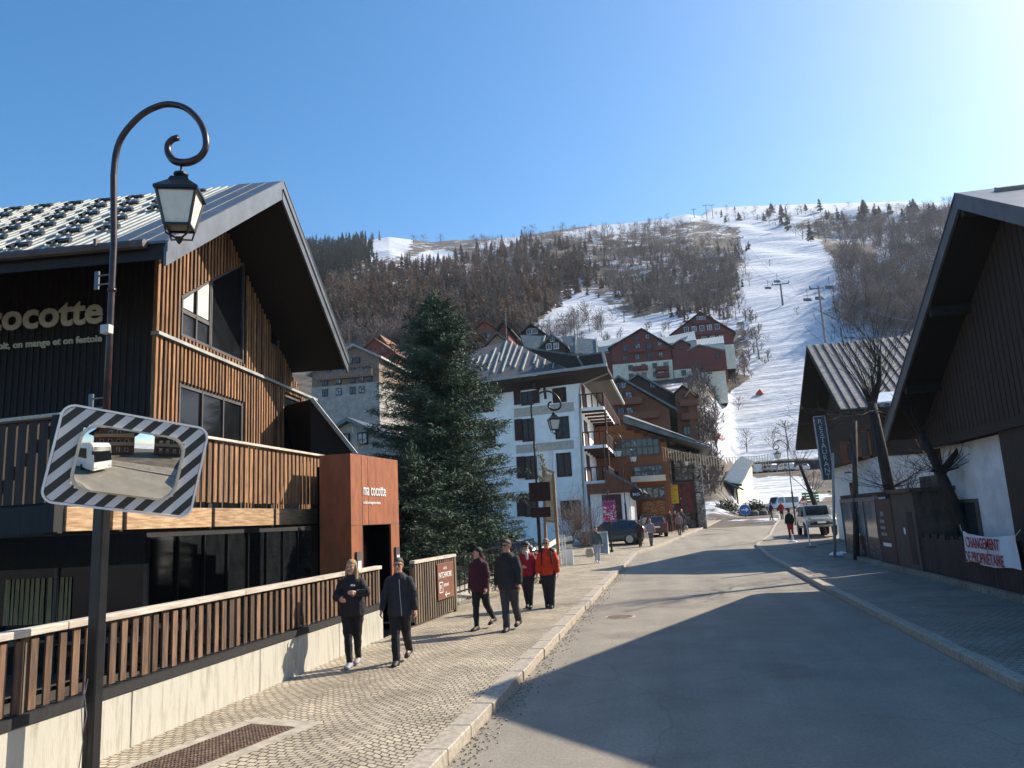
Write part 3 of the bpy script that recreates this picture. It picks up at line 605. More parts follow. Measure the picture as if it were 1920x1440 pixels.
for s in (-1, 1):
    g.prism(*slope(s, -.02, .03, 0, 4.99, .20, .05)); g.prism(*slope(s, -.05, .0, 0.02, 4.97, .34, -.08))
    g.prism(*slope(s, .03, .045, 0, 4.99, .03, .07))
g.build('rake_fascia', M_zinc, roof)
g = MB(); g.tube([(-.35, -5.05, 7.27), (-17, -5.05, 7.27)], .085, 8); 
for i in range(7): g.box((-1.2-i*2.4, -5.1, 7.33), (.05, .12, .14))
g.build('gutter', M_frame, roof)
g = MB(); g.bx(-17, UW, V0-.04, V0-.01, 1.8, 2.4); g.build('canopy_beam', M_dark, t)
# wall lettering on the shaded flank
Pw = lambda x, y: loc6(PL(x, y, tuple((Vector(OL)+RZ(A6) @ Vector((0, V0-.04, 0)))[:2]), A6+math.pi/2))
a, b = Pw(193, 604), Pw(0, 612)
hgt = Pw(150, 566).z-Pw(150, 607).z
o = txt('ma cocotte', 1.0, FY((0, 0, 0)), M_letter, None, ext=.015, off=.02)
wd = max(v.co.x for v in o.data.vertices)-min(v.co.x for v in o.data.vertices); hh = max(v.co.z for v in o.data.vertices)
bpy.data.objects.remove(o); s = hgt/hh
txt('ma cocotte', s, FY((a.x, V0-.06, a.z)), M_letter, t, ext=.015, off=.028*s, sx=1.04, align='RIGHT')
c = Pw(192, 640); txt('on boit, on mange et on festoie', hgt*.42, FY((c.x, V0-.06, c.z)), M_letter, t, ext=.01, off=.006, align='RIGHT', sx=1.06)
# ground floor glazing with curtains behind
g = MB()
for i in range(9):
    x = -16.5+i*1.85; g.bx(x, x+.07, V0-.1, V0-.03, -1, 1.8)
g.bx(-17, UW, V0-.1, V0-.03, .35, .45); g.build('shopfront_frame', M_frame, t)
g = MB(); g.poly([(-17, V0-.05, -.8), (UW, V0-.05, -.8), (UW, V0-.05, 1.8), (-17, V0-.05, 1.8)]); g.build('shopfront_glass', M_glassd, t)
g = MB(); r = random.Random(8)
for (x0, x1) in ((-8.2, -6.6), (-6.2, -5.6), (-4.6, -3.8), (-3.7, -3.2)):
    x = x0
    while x < x1: w = r.uniform(.07, .14); g.poly([(x, V0-.06, .75), (x+w, V0-.075, .75), (x+w*.9, V0-.075, 1.62), (x+.01, V0-.06, 1.62)]); x += w
g.build('curtains', mat('ochre_curtain', (.50, .40, .2), .9, col2=(.2, .17, .12), scale=9, stretch=(6, 1, .3)), t)
g = MB(); g.bx(-7.6, -4.7, V0-.25, V0-.12, .45, .72); g.build('planter_sill', M_grayren, t)
# balcony
g = MB(); g.poly([(UW-.04, V0, -1), (UW-.04, V1, -1), (UW-.04, V1, 2.3), (UW-.04, V0, 2.3)]); g.build('ground_glazing', M_glassd, t)
g = MB()
for k in range(8): g.bx(UW-.04, UW+.02, V0+k*1.1, V0+.06+k*1.1, -1, 2.3)
g.build('glazing_posts', M_black, t)
bal = thing('balcony', 'slatted wooden balcony with a pale handrail wrapping round the corner of the dark restaurant', 'balcony', (-8.2, 9.0, 0))
def bl(a, b): return a
Lb = 7.95
g = MB(); g.bx(-1.3, -.06, .02, Lb, 2.5, 2.72); g.bx(-10, -1.3, .06, 3.5, 2.5, 2.72); g.bx(-1.3, -.08, .02, Lb, 2.38, 2.5); g.build('deck', M_dark, bal)
g = MB(); y = .05
for y2 in (.95, 1.25, 3.55, 5.75, Lb): g.bx(-.06, .0, y+.05, y2-.05, 2.42, 2.76); y = y2
g.build('edge_beam', M_beam, bal, bevel=.006)
g = MB(); y = .1; r = random.Random(6)
while y < Lb: g.box((-.02, y, 3.42+r.uniform(-.01, .01)), (.028, .105, 1.12)); y += .175
g.build('parapet_slats', M_slat2, bal, bevel=.003)
for y in (.03, 1.2, 3.5, 5.7, Lb): g = MB(); g.bx(-.1, -.035, y-.06, y+.06, 2.4, 4.0); g.build('post', M_dark, bal)
g = MB(); g.bx(-.12, 0, -.12, .0, 2.42, 4.02); g.build('corner_post', M_dark, bal)
g = MB(); g.bx(-.1, .06, -.05, Lb+.05, 4.0, 4.05); g.bar((-.02, -.02, 4.03), (-10, .65, 4.03), .14, .05); g.build('handrail', M_rail, bal, bevel=.004)
g = MB(); x = -.15; r = random.Random(1)
while x > -10: g.box((x, -.02-.067*x, 3.4), (.155, .03, 1.15), RZ(-.067)); x -= .19
g.build('side_boards', M_dbrown, bal)
g = MB(); g.bar((-.1, -.02, 2.6), (-10, .65, 2.6), .05, .38); g.build('side_beam', M_dark, bal)
# link roof between chalet and portal
lk = thing('link_roof', 'narrow sloping metal edged roof between the slatted chalet and the rusty portal', 'roof', (-9, 17.5, 0))
a1, b1 = PX(585, 748, -9.6), PX(668, 852, -8.4)
g = MB(); g.bar(a1, b1, .12, .1); q1, q2 = a1+Vector((.0, .3, -.35)), b1+Vector((0, .3, -.2)); g.bar(q1, q2, .04, .04); g.build('metal_edge', M_roofm, lk, world=True)
g = MB(); g.poly([a1, b1, b1+Vector((-2.5, 1.5, 0)), a1+Vector((-2.5, 1.5, 0))]); g.poly([a1+Vector((-.1, .1, -.05)), b1+Vector((-.1, .1, -.05)), (b1.x-.1, b1.y+.1, -1), (a1.x-.1, a1.y+.1, -1)]); g.build('roof_plane', M_dark, lk, world=True)
# slatted gate panel with hotel sign
t = thing('slatted_screen', 'freestanding slatted wooden screen beside the doorway gap, holding a brown sign', 'fence panel', (-5.95, 17.0, 0), math.radians(-2.5))
g = MB(); y = .02
while y < 2.75: g.box((0, y, .72), (.05, .075, 1.32)); y += .155
g.build('slats', M_greyslat, t, bevel=.004)
g = MB(); g.bx(-.08, .05, -.1, 2.86, 1.40, 1.47); g.build('top_rail', M_rail, t)
g = MB(); g.bx(-.04, .04, 2.74, 2.86, 0, 1.4); g.bx(-.12, -.05, 0, 2.8, .1, 1.35); g.build('end_post', M_greyslat, t); 
sg = thing('hotel_sign', 'brown hotel parking sign reading PATCHWORK fixed to the slatted screen', 'sign', (-5.885, 18.35, 0), math.radians(-2.5))
g = MB(); g.bx(.04, .06, 0, 1.2, .42, 1.30); g.build('board', mat('sign_brown', (.20, .075, .045), .5, var=.08), sg, bevel=.006)
txt('HÔTEL', .085, FX((.062, .42, 1.14)), M_letterw, sg, ext=.002); txt('PATCHWORK', .20, FX((.062, .06, .94)), M_letterw, sg, ext=.002, sx=.78)
txt('RÉSERVÉ', .1, FX((.062, .42, .72)), M_letterw, sg, ext=.002); txt('P', .2, FX((.062, .14, .64)), M_letterw, sg, ext=.002)
g = MB()
for a, b in (((.09, .6), (.34, .6)), ((.34, .6), (.34, .84)), ((.34, .84), (.09, .84)), ((.09, .84), (.09, .6)), ((.5, .52), (.85, .52)), ((.5, .52), (.6, .59)), ((.5, .52), (.6, .46))): g.bar((.064, a[0], a[1]), (.064, b[0], b[1]), .004, .02)
g.build('arrow_and_frame', M_letterw, sg)
# black steel railing of the ramp
t = thing('steel_railing', 'black steel bar railing of the ramp between the screen and the spruce', 'railing', (-7.3, 19.5, 0))
pa, pb, pc = P(780, 1062, 18.9), P(1000, 1010, 25), P(1000, 1010, 25)
g = MB(); n_ = 26
for i in range(n_+1):
    f = i/n_; p = pa.lerp(pb, f); g.bar((p.x, p.y, p.z-1.0), p, .022)
g.bar(pa, pb, .05, .04); g.bar(pa-Vector((0, 0, .95)), pb-Vector((0, 0, .95)), .04); g.build('bars', M_black, t, world=True)
g = MB(); g.bar((-7.0, 20.2, -.25), (-6.2, 25.5, -.05), .2, 1.0); g.bar((-6.15, 25.5, .06), (-5.9, 38, .05), .22, .62); g.build('low_wall', M_conc, t, world=True)
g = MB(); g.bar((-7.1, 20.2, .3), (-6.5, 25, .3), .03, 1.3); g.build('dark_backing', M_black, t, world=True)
# ------------------------------------------------------------------ white hotel
AH = math.radians(-12.2); HO = P(1103, 960, 57); HO.z = 0
t = thing('white_hotel', 'white rendered hotel with brown shutters and a seamed brown roof behind the spruce', 'hotel', HO, AH)
def hl(p): return RZ(-AH) @ (Vector(p)-HO)
def H(x, y, off=0):
    p0 = HO+RZ(AH) @ Vector((0, off, 0)); return hl(PL(x, y, (p0.x, p0.y), AH+math.pi/2))
sv = RZ(-AH) @ Vector((0, 1, 0)); zt = H(1100, 700).z
g = MB(); A_, B_ = Vector((0, 0, -.5)), Vector((-12.5, 0, -.5)); C_ = B_+Vector((0, 20, 0)); D_ = A_+sv*20
g.prism([A_, D_, C_, B_], (0, 0, zt+.5)); wl = g.build('wall', M_white, t)
def hrect(x0, x1, y0, y1, th, m, name, par, off=0.):
    a, b = H(x0, y1), H(x1, y0); zc = (H((x0+x1)/2, y0).z, H((x0+x1)/2, y1).z)
    g = MB(); g.bx(a.x, b.x, -th-off, -off, zc[1], zc[0]); return g.build(name, m, par), a, b, zc
for (x0, x1, y0, y1) in ((978, 1000, 734, 757), (1037, 1061, 727, 752), (980, 1001, 785, 825), (1042, 1066, 781, 820), (985, 1006, 855, 896), (1045, 1070, 849, 891), (985, 1006, 925, 966), (1053, 1089, 938, 972), (905, 925, 745, 770), (905, 928, 795, 836)):
    a, b = H(x0, y1), H(x1, y0); z1, z0 = H((x0+x1)/2, y0).z, H((x0+x1)/2, y1).z
    f = MB(); w = .09
    for q in ((a.x, b.x, z0-.12, z0), (a.x, a.x+w, z0, z1), (b.x-w, b.x, z0, z1), (a.x, b.x, z1-w, z1), ((a.x+b.x)/2-.04, (a.x+b.x)/2+.04, z0, z1)): f.bx(q[0], q[1], -.05, .0, q[2], q[3])
    fo = f.build('window', M_shutter, t); q = MB(); q.bx(a.x, b.x, -.02, -.005, z0, z1); q.build('pane', M_pane, fo)
for (x0, x1, y0, y1) in ((965, 976, 733, 759), (1000, 1011, 732, 756), (967, 979, 786, 826), (971, 984, 856, 897), (1040, 1058, 729, 751), (971, 984, 927, 968)):
    o, a, b, zc = hrect(x0, x1, y0, y1, .07, M_shutter, 'shutter', t, .055)
for (x0, x1, y0, y1) in ((964, 1076, 760, 777), (968, 1076, 830, 846)): hrect(x0, x1, y0, y1, .012, M_band, 'painted_band', t)
# street side balconies
Xo = P(1131, 762, 56.6).x-HO.x
Ylen = max(6, PX(1163, 808, HO.x+Xo).y-57)
for k, yy in enumerate((762, 834, 901)):
    z = P(1118, yy, 56.8).z; b = MB()
    g = MB(); b0 = RZ(-AH) @ Vector((0, 0, 0)); wv_ = lambda x, y, z: RZ(-AH) @ Vector((x, y, z))
    g.prism([wv_(0, -.1, z-.22), wv_(Xo, -.1, z-.22), wv_(Xo, Ylen, z-.22), wv_(0, Ylen, z-.22)], (0, 0, .22)); sb = g.build('balcony', M_white, t)
    g = MB()
    for i in range(9): y = i*Ylen/9+.3; g.bar(wv_(0, y, z-.3), wv_(Xo+.05, y, z-.3), .16)
    g.bar(wv_(0, -.1, z+1.0), wv_(Xo, -.1, z+1.0), .09); g.bar(wv_(Xo, -.1, z+1.0), wv_(Xo, Ylen, z+1.0), .09)
    n_ = int(Ylen/.45)
    for i in range(n_+1): y = -.1+i*Ylen/n_; g.bar(wv_(Xo, y, z), wv_(Xo, y, z+1.0), .10, .05)
    for i in range(5): x = Xo*i/4.; g.bar(wv_(x, -.1, z), wv_(x, -.1, z+1.0), .09, .05)
    g.bar(wv_(Xo, 1.0, z-2.8), wv_(Xo, 1.0, z+.9), .12); g.bar(wv_(Xo, Ylen*.6, z-2.8), wv_(Xo, Ylen*.6, z+.9), .12)
    g.build('railing', M_shutter, sb)
    g = MB(); g.prism([wv_(.02, 1.0, z+.02), wv_(.02, 3.2, z+.02), wv_(.02, 3.2, z+2.1), wv_(.02, 1.0, z+2.1)], (.03, 0, 0)); g.build('balcony_door', M_shutter, sb)
# roof
ov = -1.3
e0, e1_, e2_ = H(880, 716, ov), H(1068, 693, ov), H(1138, 690, ov); zE = e1_.z; e0.z = e2_.z = zE
ap1 = H(985, 652, 6); nrm = (e1_-e0).cross(ap1-e0).normalized()
if nrm.z < 0: nrm = -nrm
camL = hl(Vector((0, 0, CH)))
def onroof(x, y):
    d = RZ(-AH) @ world(x, y); return camL+d*((e1_-camL).dot(nrm)/d.dot(nrm))
ap2, ap3 = onroof(950, 640), onroof(893, 655)
g = MB(); e0.x = -13.5; bk = Vector((0, 14, 0))
g.poly([e0, e1_, ap1, ap2, ap3]); g.poly([ap3, ap2, ap2+bk, ap3+bk]); g.poly([ap2, ap1, ap1+bk, ap2+bk]); g.poly([e0, ap3, ap3+bk, e0+bk*1.6]); rf = g.build('roof', M_roofbr, t)
g = MB(); g.bar(e0+Vector((0, -.05, 0)), e2_+Vector((0, -.05, 0)), .14, .2); g.build('gutter', M_roofm, rf)
g = MB()
for q in ((470,465,540,240),(575,515,660,290),(630,540,718,310),(490,590,605,250),(390,600,460,375),(250,550,318,395),(325,560,420,320),(195,515,240,415),(718,570,785,360),(845,500,875,390),(865,565,895,450),(950,550,975,440),(1060,545,1075,485),(120,560,165,440)):
    a, b = onroof(860+q[0]/6, 600+q[1]/6), onroof(860+q[2]/6, 600+q[3]/6); g.bar(a+nrm*.06, b+nrm*.06, .10, .10, up=nrm)
g.build('roof_seams', M_roofm, rf)
g = MB(); g.prism([e0+Vector((0, .1, -.1)), e2_+Vector((0, .1, -.1)), Vector((e2_.x, 0, zE-.6)), Vector((e0.x, 0, zE-.6))], (0, .02, -.3))
for x in (-14, -11.2, -7, -3.5): g.bx(x, x+.25, ov+.3, 0, zE-1.0, zE-.6)
g.build('eave_soffit', M_dbrown, rf)
D0, D1, D2, D3 = H(985, 652, .5), H(1085, 667, .5), H(1131, 661, .5), H(1138, 690, .5); 
g = MB(); g.prism([H(985, 653, .5), D1, D2, D3, H(1062, 694, .5)], (0, .4, 0)); g.build('upper_gablet', M_dbrown, rf)
g = MB(); g.bar(D0, D1, .12); g.bar(D1, D2, .12); g.bar(H(1082, 668, .2), H(1095, 690, .2), .12); g.build('gablet_trim', M_roofgr, rf)
v1, v2, v3 = H(1130, 660, -.3), H(1138, 697, -.8), None
far = hl(PX(1170, 757, (HO+RZ(AH) @ v2).x)); 
g = MB(); g.bar(v1, v2, .16, .22); g.bar(v2, far, .16, .22); g.build('verge_board', M_roofm, rf)
g = MB(); g.prism([v2, far, far+Vector((-3, 0, .2)), Vector((-.2, .1, zE-.5))], (0, 0, -.08)); g.build('side_soffit', M_dbrown, rf)
g = MB(); g.tube([H(1140, 700, -.8), H(1088, 722, -.2), H(1086, 740, -.12), H(1090, 850, -.12), H(1096, 975, -.12)], .06, 6); g.build('downpipe', M_grayren, t)
g = MB(); g.bar(H(1018, 706, -.5), H(1023, 748, -.5), .16); g.build('eave_post', M_dbrown, t)
an = thing('roof_antenna', 'thin television antenna standing above the ridge of the white hotel', 'antenna', HO+RZ(AH) @ ap2)
z0 = 0; g = MB(); g.tube([(0, 0, -1), (0, 0, 2.9)], .04, 5)
for z, w in ((2.8, .7), (2.5, .5), (1.9, .9), (1.6, .6)): g.bar((-w/2, 0, z), (w/2, 0, z), .035); g.bar((0, -w/2, z+.05), (0, w/2, z+.05), .03)
g.build('mast', M_frame, an)
# shop annex
AO = P(1110, 985, 55.5); AO.z = 0
t = thing('shop_annex', 'low white shop annex with a brown sloping canopy and dark red front', 'shop', AO)
Lx = lambda x, y, Y=55.5: P(x, y, Y)-AO
x1 = Lx(1180, 960).x; zc = Lx(1140, 925).z; zr_ = Lx(1135, 879).z
g = MB(); g.bx(0, x1, 0, 9, -.5, zc); g.build('wall', M_white, t)
a0, a1 = Lx(1128, 926), Lx(1164, 926)
g = MB(); g.bx(a0.x, a1.x, -.05, 0, .2, zc-.1); g.build('shop_front', mat('dark_red_front', (.09, .022, .024), .5, var=.2), t)
g = MB(); g.bx(a0.x+.25, a1.x-.2, -.07, -.05, .5, zc-1.1); g.build('shop_window', M_glassd, t)
g = MB(); g.bx(-.1, x1+.1, -.25, -.02, zc, zc+.75); p1, p2, p3 = Lx(1134, 880), Lx(1207, 918), Lx(1134, 905)
g.prism([(Lx(1134, 882).x, -.3, Lx(1134, 882).z), (Lx(1200, 915).x, -.3, Lx(1200, 915).z), (x1, -.3, zc+.1), (Lx(1134, 900).x, -.3, zc+.1)], (0, .25, 0)); g.build('canopy_boards', M_mbrown, t)
g = MB(); g.prism([(p1.x-.1, -.45, p1.z+.1), (p2.x, -.45, p2.z), (p2.x, -.45, p2.z-.16), (p1.x-.1, -.45, p1.z-.08)], (0, 9, 0)); g.build('canopy_roof', M_roofgr, t)
g = MB()
for i in range(14): g.bx(x1, x1+.12, .2+i*.6, .5+i*.6, .2, zc-.15)
g.build('white_ribs', M_whitefr, t)
sg = thing('round_shop_sign', 'round black hanging shop sign with white letters at the corner of the brown canopy', 'sign', AO+Vector((Lx(1194, 927).x, -.9, Lx(1194, 927).z)))
g = MB(); g.lathe([(.42, -.04), (.45, 0), (.42, .04)], k=20, M=Matrix.Rotation(math.pi/2, 4, 'X')); g.build('disc', M_black, sg); txt('BIKES', .26, FY((0, -.05, -.1)), M_letterw, sg, align='CENTER', sx=.8, ext=.004)
g = MB(); g.bar((0, 0, .45), (0, 1.0, .8), .05); g.build('arm', M_black, sg)
# ------------------------------------------------------------------ glazed brown building
BO = P(1160, 960, 66); BO.z = 1
t = thing('glazed_brown_building', 'orange brown timber building with long window grids and a grey green roof', 'building', BO)
B = lambda x, y, o=0: P(x, y, 66+o)-BO
ap, rr, = B(1168, 782, -.8), B(1332, 838, -.8)
xr = B(1256, 900).x
g = MB(); g.prism([(-6, 0, -2), (xr, 0, -2), (xr, 0, B(1256, 822).z), (B(1175, 795).x, 0, B(1175, 796).z), (-6, 0, B(1175, 796).z)], (0, 14, 0)); g.build('wall', mat('orange_timber', (.26, .095, .035), .7, var=.15, scale=3, stretch=(1, 1, 5)), t)
g = MB(); g.prism([ap, rr, rr-Vector((0, 0, .12)), ap-Vector((0, 0, .5))], (0, 16, 0)); g.prism([ap+Vector((0, .3, .1)), rr+Vector((0, .3, .1)), rr+Vector((0, 9, 1.0)), ap+Vector((0, 9, 1.2))], (0, 0, .1)); g.build('roof', M_roofgr, t)
g = MB()
for i in range(6): p = ap.lerp(rr, .06+i*.1); g.box((p.x, p.y+.9, p.z-.75), (.5, .9, .25))
g.build('purlin_ends', M_dbrown, t)
def grid(x0, x1, y0, y1, nx, ny, m=M_glassd, par=t, Y=66, O=BO, name='window', fm=M_frame):
    a, b = P(x0, y1, Y-.05)-O, P(x1, y0, Y-.05)-O; f = MB(); w = .12; yy = a.y
    for k in range(nx+1): x = a.x+(b.x-a.x)*k/nx; f.bx(x-w/2, x+w/2, yy-.06, yy+.04, a.z, b.z)
    for k in range(ny+1): z = a.z+(b.z-a.z)*k/ny; f.bx(a.x-w/2, b.x+w/2, yy-.065, yy+.045, z-w/2, z+w/2)
    fo = f.build(name, fm, par); q = MB(); q.bx(a.x, b.x, yy-.01, yy+.02, a.z, b.z); q.build('pane', m, fo)
M_glassw = mat('painted_sky_glass', (.30, .34, .35), .15, col2=(.06, .07, .07), scale=2.5, contrast=(.45, .55))  # patchy sky reflection painted into the pane colour
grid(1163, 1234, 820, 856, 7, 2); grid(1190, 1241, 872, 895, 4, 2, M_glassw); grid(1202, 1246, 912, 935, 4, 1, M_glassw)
g = MB(); a, b = B(1185, 903), B(1248, 893); g.bx(a.x, b.x, -1.5, -.05, a.z-.1, a.z+.35); g.build('white_canopy', M_cream, t)
g = MB(); a, b = B(1206, 980), B(1246, 938); g.bx(a.x, b.x, -.2, -.02, a.z, b.z); g.build('shop_display', mat('shop_display', (.42, .20, .06), .6, col2=(.12, .035, .02), scale=3, stretch=(2, 1, 4), detail=4, contrast=(.4, .6)), t)
# stone tower
m = bpy.data.materials.new('rubble_stone'); m.use_nodes = True; T = m.node_tree; N = T.nodes; L = T.links; b = N['Principled BSDF']; b.inputs['Roughness'].default_value = .9
tc = N.new('ShaderNodeTexCoord'); vo = N.new('ShaderNodeTexVoronoi'); vo.inputs['Scale'].default_value = 3.2; L.new(tc.outputs['Object'], vo.inputs[0]); vo2 = N.new('ShaderNodeTexVoronoi'); vo2.feature = 'DISTANCE_TO_EDGE'; vo2.inputs['Scale'].default_value = 3.2; L.new(tc.outputs['Object'], vo2.inputs[0])
cr = N.new('ShaderNodeValToRGB'); cr.color_ramp.elements[0].color = (.12, .12, .12, 1); cr.color_ramp.elements[1].color = (.50, .48, .43, 1); sx = N.new('ShaderNodeSeparateColor'); L.new(vo.outputs['Color'], sx.inputs[0]); L.new(sx.outputs[0], cr.inputs[0])
gt = N.new('ShaderNodeMapRange'); gt.inputs[1].default_value = .02; gt.inputs[2].default_value = .06; L.new(vo2.outputs[0], gt.inputs[0]); mx = N.new('ShaderNodeMix'); mx.data_type = 'RGBA'; L.new(gt.outputs[0], mx.inputs[0]); mx.inputs[6].default_value = (.05, .045, .04, 1); L.new(cr.outputs[0], mx.inputs[7]); L.new(mx.outputs[2], b.inputs['Base Color'])
bp = N.new('ShaderNodeBump'); bp.inputs['Distance'].default_value = .08; L.new(gt.outputs[0], bp.inputs['Height']); L.new(bp.outputs[0], b.inputs['Normal']); M_stone = m
SO = P(1246, 960, 70); SO.z = .8
t = thing('stone_fronted_building', 'grey rubble stone shop front with a tall window, at the end of the left row', 'building', SO)
Q = lambda x, y, o=0: P(x, y, 70+o)-SO
a, b = Q(1246, 960), Q(1302, 845); w0, w1 = Q(1266, 965).x, Q(1301, 900).x; zs = Q(1280, 862).z
g = MB(); g.bx(0, w0, 0, 9, -2, b.z); g.bx(w0, w1, 0, 9, zs, b.z); g.bx(w0, w1, 1, 9, -2, zs); g.bx(w1, Q(1318, 900, 0).x, 0, 9, -2, b.z-.15); g.build('stone_wall', M_stone, t, bevel=.1)
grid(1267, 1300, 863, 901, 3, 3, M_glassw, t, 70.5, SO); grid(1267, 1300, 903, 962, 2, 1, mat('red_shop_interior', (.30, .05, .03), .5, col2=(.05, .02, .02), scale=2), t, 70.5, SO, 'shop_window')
for i in range(1):
    ps = thing('yellow_poster', 'tall yellow poster with red lines of text on the stone shop front', 'poster', SO+Vector((Q(1250, 940).x, -.1, Q(1250, 945).z)))
    wq, hq = Q(1273, 0).x-Q(1250, 0).x, Q(1260, 911).z-Q(1260, 946).z
    wq = Q(1273, 930).x-Q(1250, 930).x
    g = MB(); g.bx(0, wq, -.03, .03, 0, hq); g.build('sheet', mat('poster_yellow', (.85, .62, .05), .6, var=.04), ps)
    rr_ = mat('poster_red', (.6, .06, .03), .6, var=.04)
    for k, s_ in enumerate(('VENTE', 'LOCATION', 'SKI', 'SNOW', 'VTT', 'OUVERT')): txt(s_, hq*.14, FY((wq/2, -.034, hq*(.86-.155*k))), rr_, ps, align='CENTER', sx=.8, ext=.003)
# ------------------------------------------------------------------ notice board, lamps, signs
for (lab, (x, y), grp) in (('curled street lamp behind the person in orange, beside the brown direction signs', (0, 0), 1),):
    lampB = street_lamp(lab, (P(1003, 860, 27.5).x, 27.5, 0))
LBx = P(1003, 860, 27.5).x
dg_ = thing('direction_signs', 'two dark brown direction sign plates clamped to the lamp post beside the notice board', 'sign', (LBx, 27.4, 0))
g = MB()
for (x0, x1, y0, y1) in ((993, 1031, 903, 941), (997, 1032, 950, 971)):
    a, b = P(x0, y1, 27.3), P(x1, y0, 27.3); q = MB(); q.bx(a.x-LBx, b.x-LBx, -.12, -.09, a.z, b.z); q.build('plate', M_shutter, dg_, bevel=.01)
nb = thing('notice_board', 'tall cream notice board in an orange wooden frame behind the sign bearing lamp post', 'notice board', (P(1020, 900, 30).x, 30, 0))
N_ = lambda x, y: P(x, y, 30)-Vector(nb.location)
g = MB(); g.bar(N_(1019, 880), N_(1024, 1045), .11); g.bar(N_(1037, 885), N_(1047, 1040), .11); g.bar(N_(1016, 877), N_(1040, 887), .1, .1); g.bar(N_(1021, 976), N_(1040, 978), .1); g.build('frame', M_beam, nb)
g = MB(); g.prism([N_(1019, 885), N_(1037, 892), N_(1041, 974), N_(1022, 974)], (0, .05, 0)); g.build('panel', mat('cream_panel', (.75, .62, .45), .5, col2=(.5, .36, .24), scale=4), nb)
ln = thing('light_net', 'wire net of unlit festive lights hanging beside the pole of the lamp', 'light decoration', (LBx, 27.5, 0))
g = MB(); q = lambda x, y: P(x, y, 27.45)-Vector((LBx, 27.5, 0))
g.tube([q(1008, 832), q(1036, 831)], .008, 4); g.tube([q(1036, 831), q(1037, 860), q(1034, 900), q(1025, 925), q(1012, 935)], .01, 4); g.tube([q(1009, 832), q(1012, 935)], .008, 4)
for k in range(17):
    y0 = 834+k*3.2; g.tube([q(1009, y0+1), q(1018, y0+5-.1*k), q(1027, y0+5), q(1036, y0)], .006, 3)
for k in range(16):
    y0 = 885+k*3; x1 = 1036-.8*k; g.tube([q(1010, y0), q((1010+x1)/2, y0+4), q(x1, y0+1)], .006, 3)
g.build('wires', mat('pale_wire', (.55, .48, .34), .4, metal=.3), ln)
g = MB(); r = random.Random(1)
for k in range(160): p = q(1013+r.gauss(0, 3.)+ (k % 40)*.25, 852+(k % 80)*1.0); g.box((p.x, p.y+r.uniform(-.05, .05), p.z), (.05, .04, .03), Matrix.Rotation(r.random()*3, 4, 'Y'))
g.build('garland', mat('dry_garland', (.35, .27, .12), .7), ln)
street_lamp('curled street lamp with the festive poster on its pole before the dark SUV', (G(1147, 1035).x, 45.2, .18))
street_lamp('curled street lamp standing by the round black shop sign under the balconies', (P(1172, 940, 53).x, 53, .35))
street_lamp('distant curled street lamp near the stone shop front', (P(1272, 900, 68).x, 68, .75))
street_lamp('distant curled street lamp by the warning triangle, seen against the snow bank', (P(1488, 950, 66).x, 66, .75), math.pi)
po = Vector((G(1147, 1035).x, 45.05, 0)); pp = thing('festive_poster', 'red and purple event poster with tinsel edges fixed to a lamp pole', 'poster', po)
R_ = lambda x, y: P(x, y, 45.0)-po
a, b = R_(1132, 978), R_(1153, 939); g = MB(); g.bx(a.x, b.x, -.1, -.07, a.z, b.z); g.build('sheet', mat('poster_red_print', (.60, .03, .05), .5, col2=(.34, .04, .16), scale=2.2, detail=2, contrast=(.5, .6)), pp)
g = MB(); r = random.Random(3)
for k in range(60): 
    x, z = r.uniform(a.x, b.x), r.uniform(a.z+.1, b.z-.25); g.box((x, -.104, z), (r.uniform(.03, .11), .004, r.uniform(.02, .07)), Matrix.Rotation(r.random()*3, 4, 'Y'))
g.build('white_print', M_letterw, pp)
g = MB()
for k in range(70):
    s = r.random(); e = k % 4; x, z = ((a.x+(b.x-a.x)*s, a.z), (a.x+(b.x-a.x)*s, b.z), (a.x, a.z+(b.z-a.z)*s), (b.x, a.z+(b.z-a.z)*s))[e]; g.box((x, -.1, z), (.12, .02, .02), Matrix.Rotation(r.random()*3, 4, 'Y'))
g.build('tinsel', mat('tinsel', (.55, .3, .5), .3, metal=.6), pp)
p = G(1291, 985); sp_ = thing('red_sign_board', 'small red and white printed board on a dark post at the far left pavement edge', 'sign', p)
g = MB(); g.bar((0, 0, 0), (0, 0, 2.2), .1); g.build('post', M_black, sp_)
g = MB(); z = P(1290, 962, p.y).z-p.z; g.bx(-.38, .38, -.08, -.05, z, P(1286, 915, p.y).z-p.z); g.build('board', mat('sign_red_white', (.6, .06, .06), .5, col2=(.75, .7, .68), scale=3, contrast=(.48, .52)), sp_)
p = Vector((P(1289, 905, 74).x, 74, 0)); sp_ = thing('no_entry_sign', 'round red no entry sign in front of the stone shop window', 'road sign', p)
g = MB(); g.bar((0, 0, .9), (0, 0, P(1289, 895, 74).z), .07); g.build('post', M_frame, sp_); g = MB(); zz = P(1289, 905, 74).z; g.lathe([(.5, -.02), (.5, .02)], (0, -.06, zz), 18, M=Matrix.Rotation(math.pi/2, 4, 'X')); g.build('disc', mat('sign_red', (.55, .02, .02), .4, var=.03), sp_); g = MB(); g.box((0, -.09, zz), (.7, .02, .14)); g.build('white_bar', M_letterw, sp_)
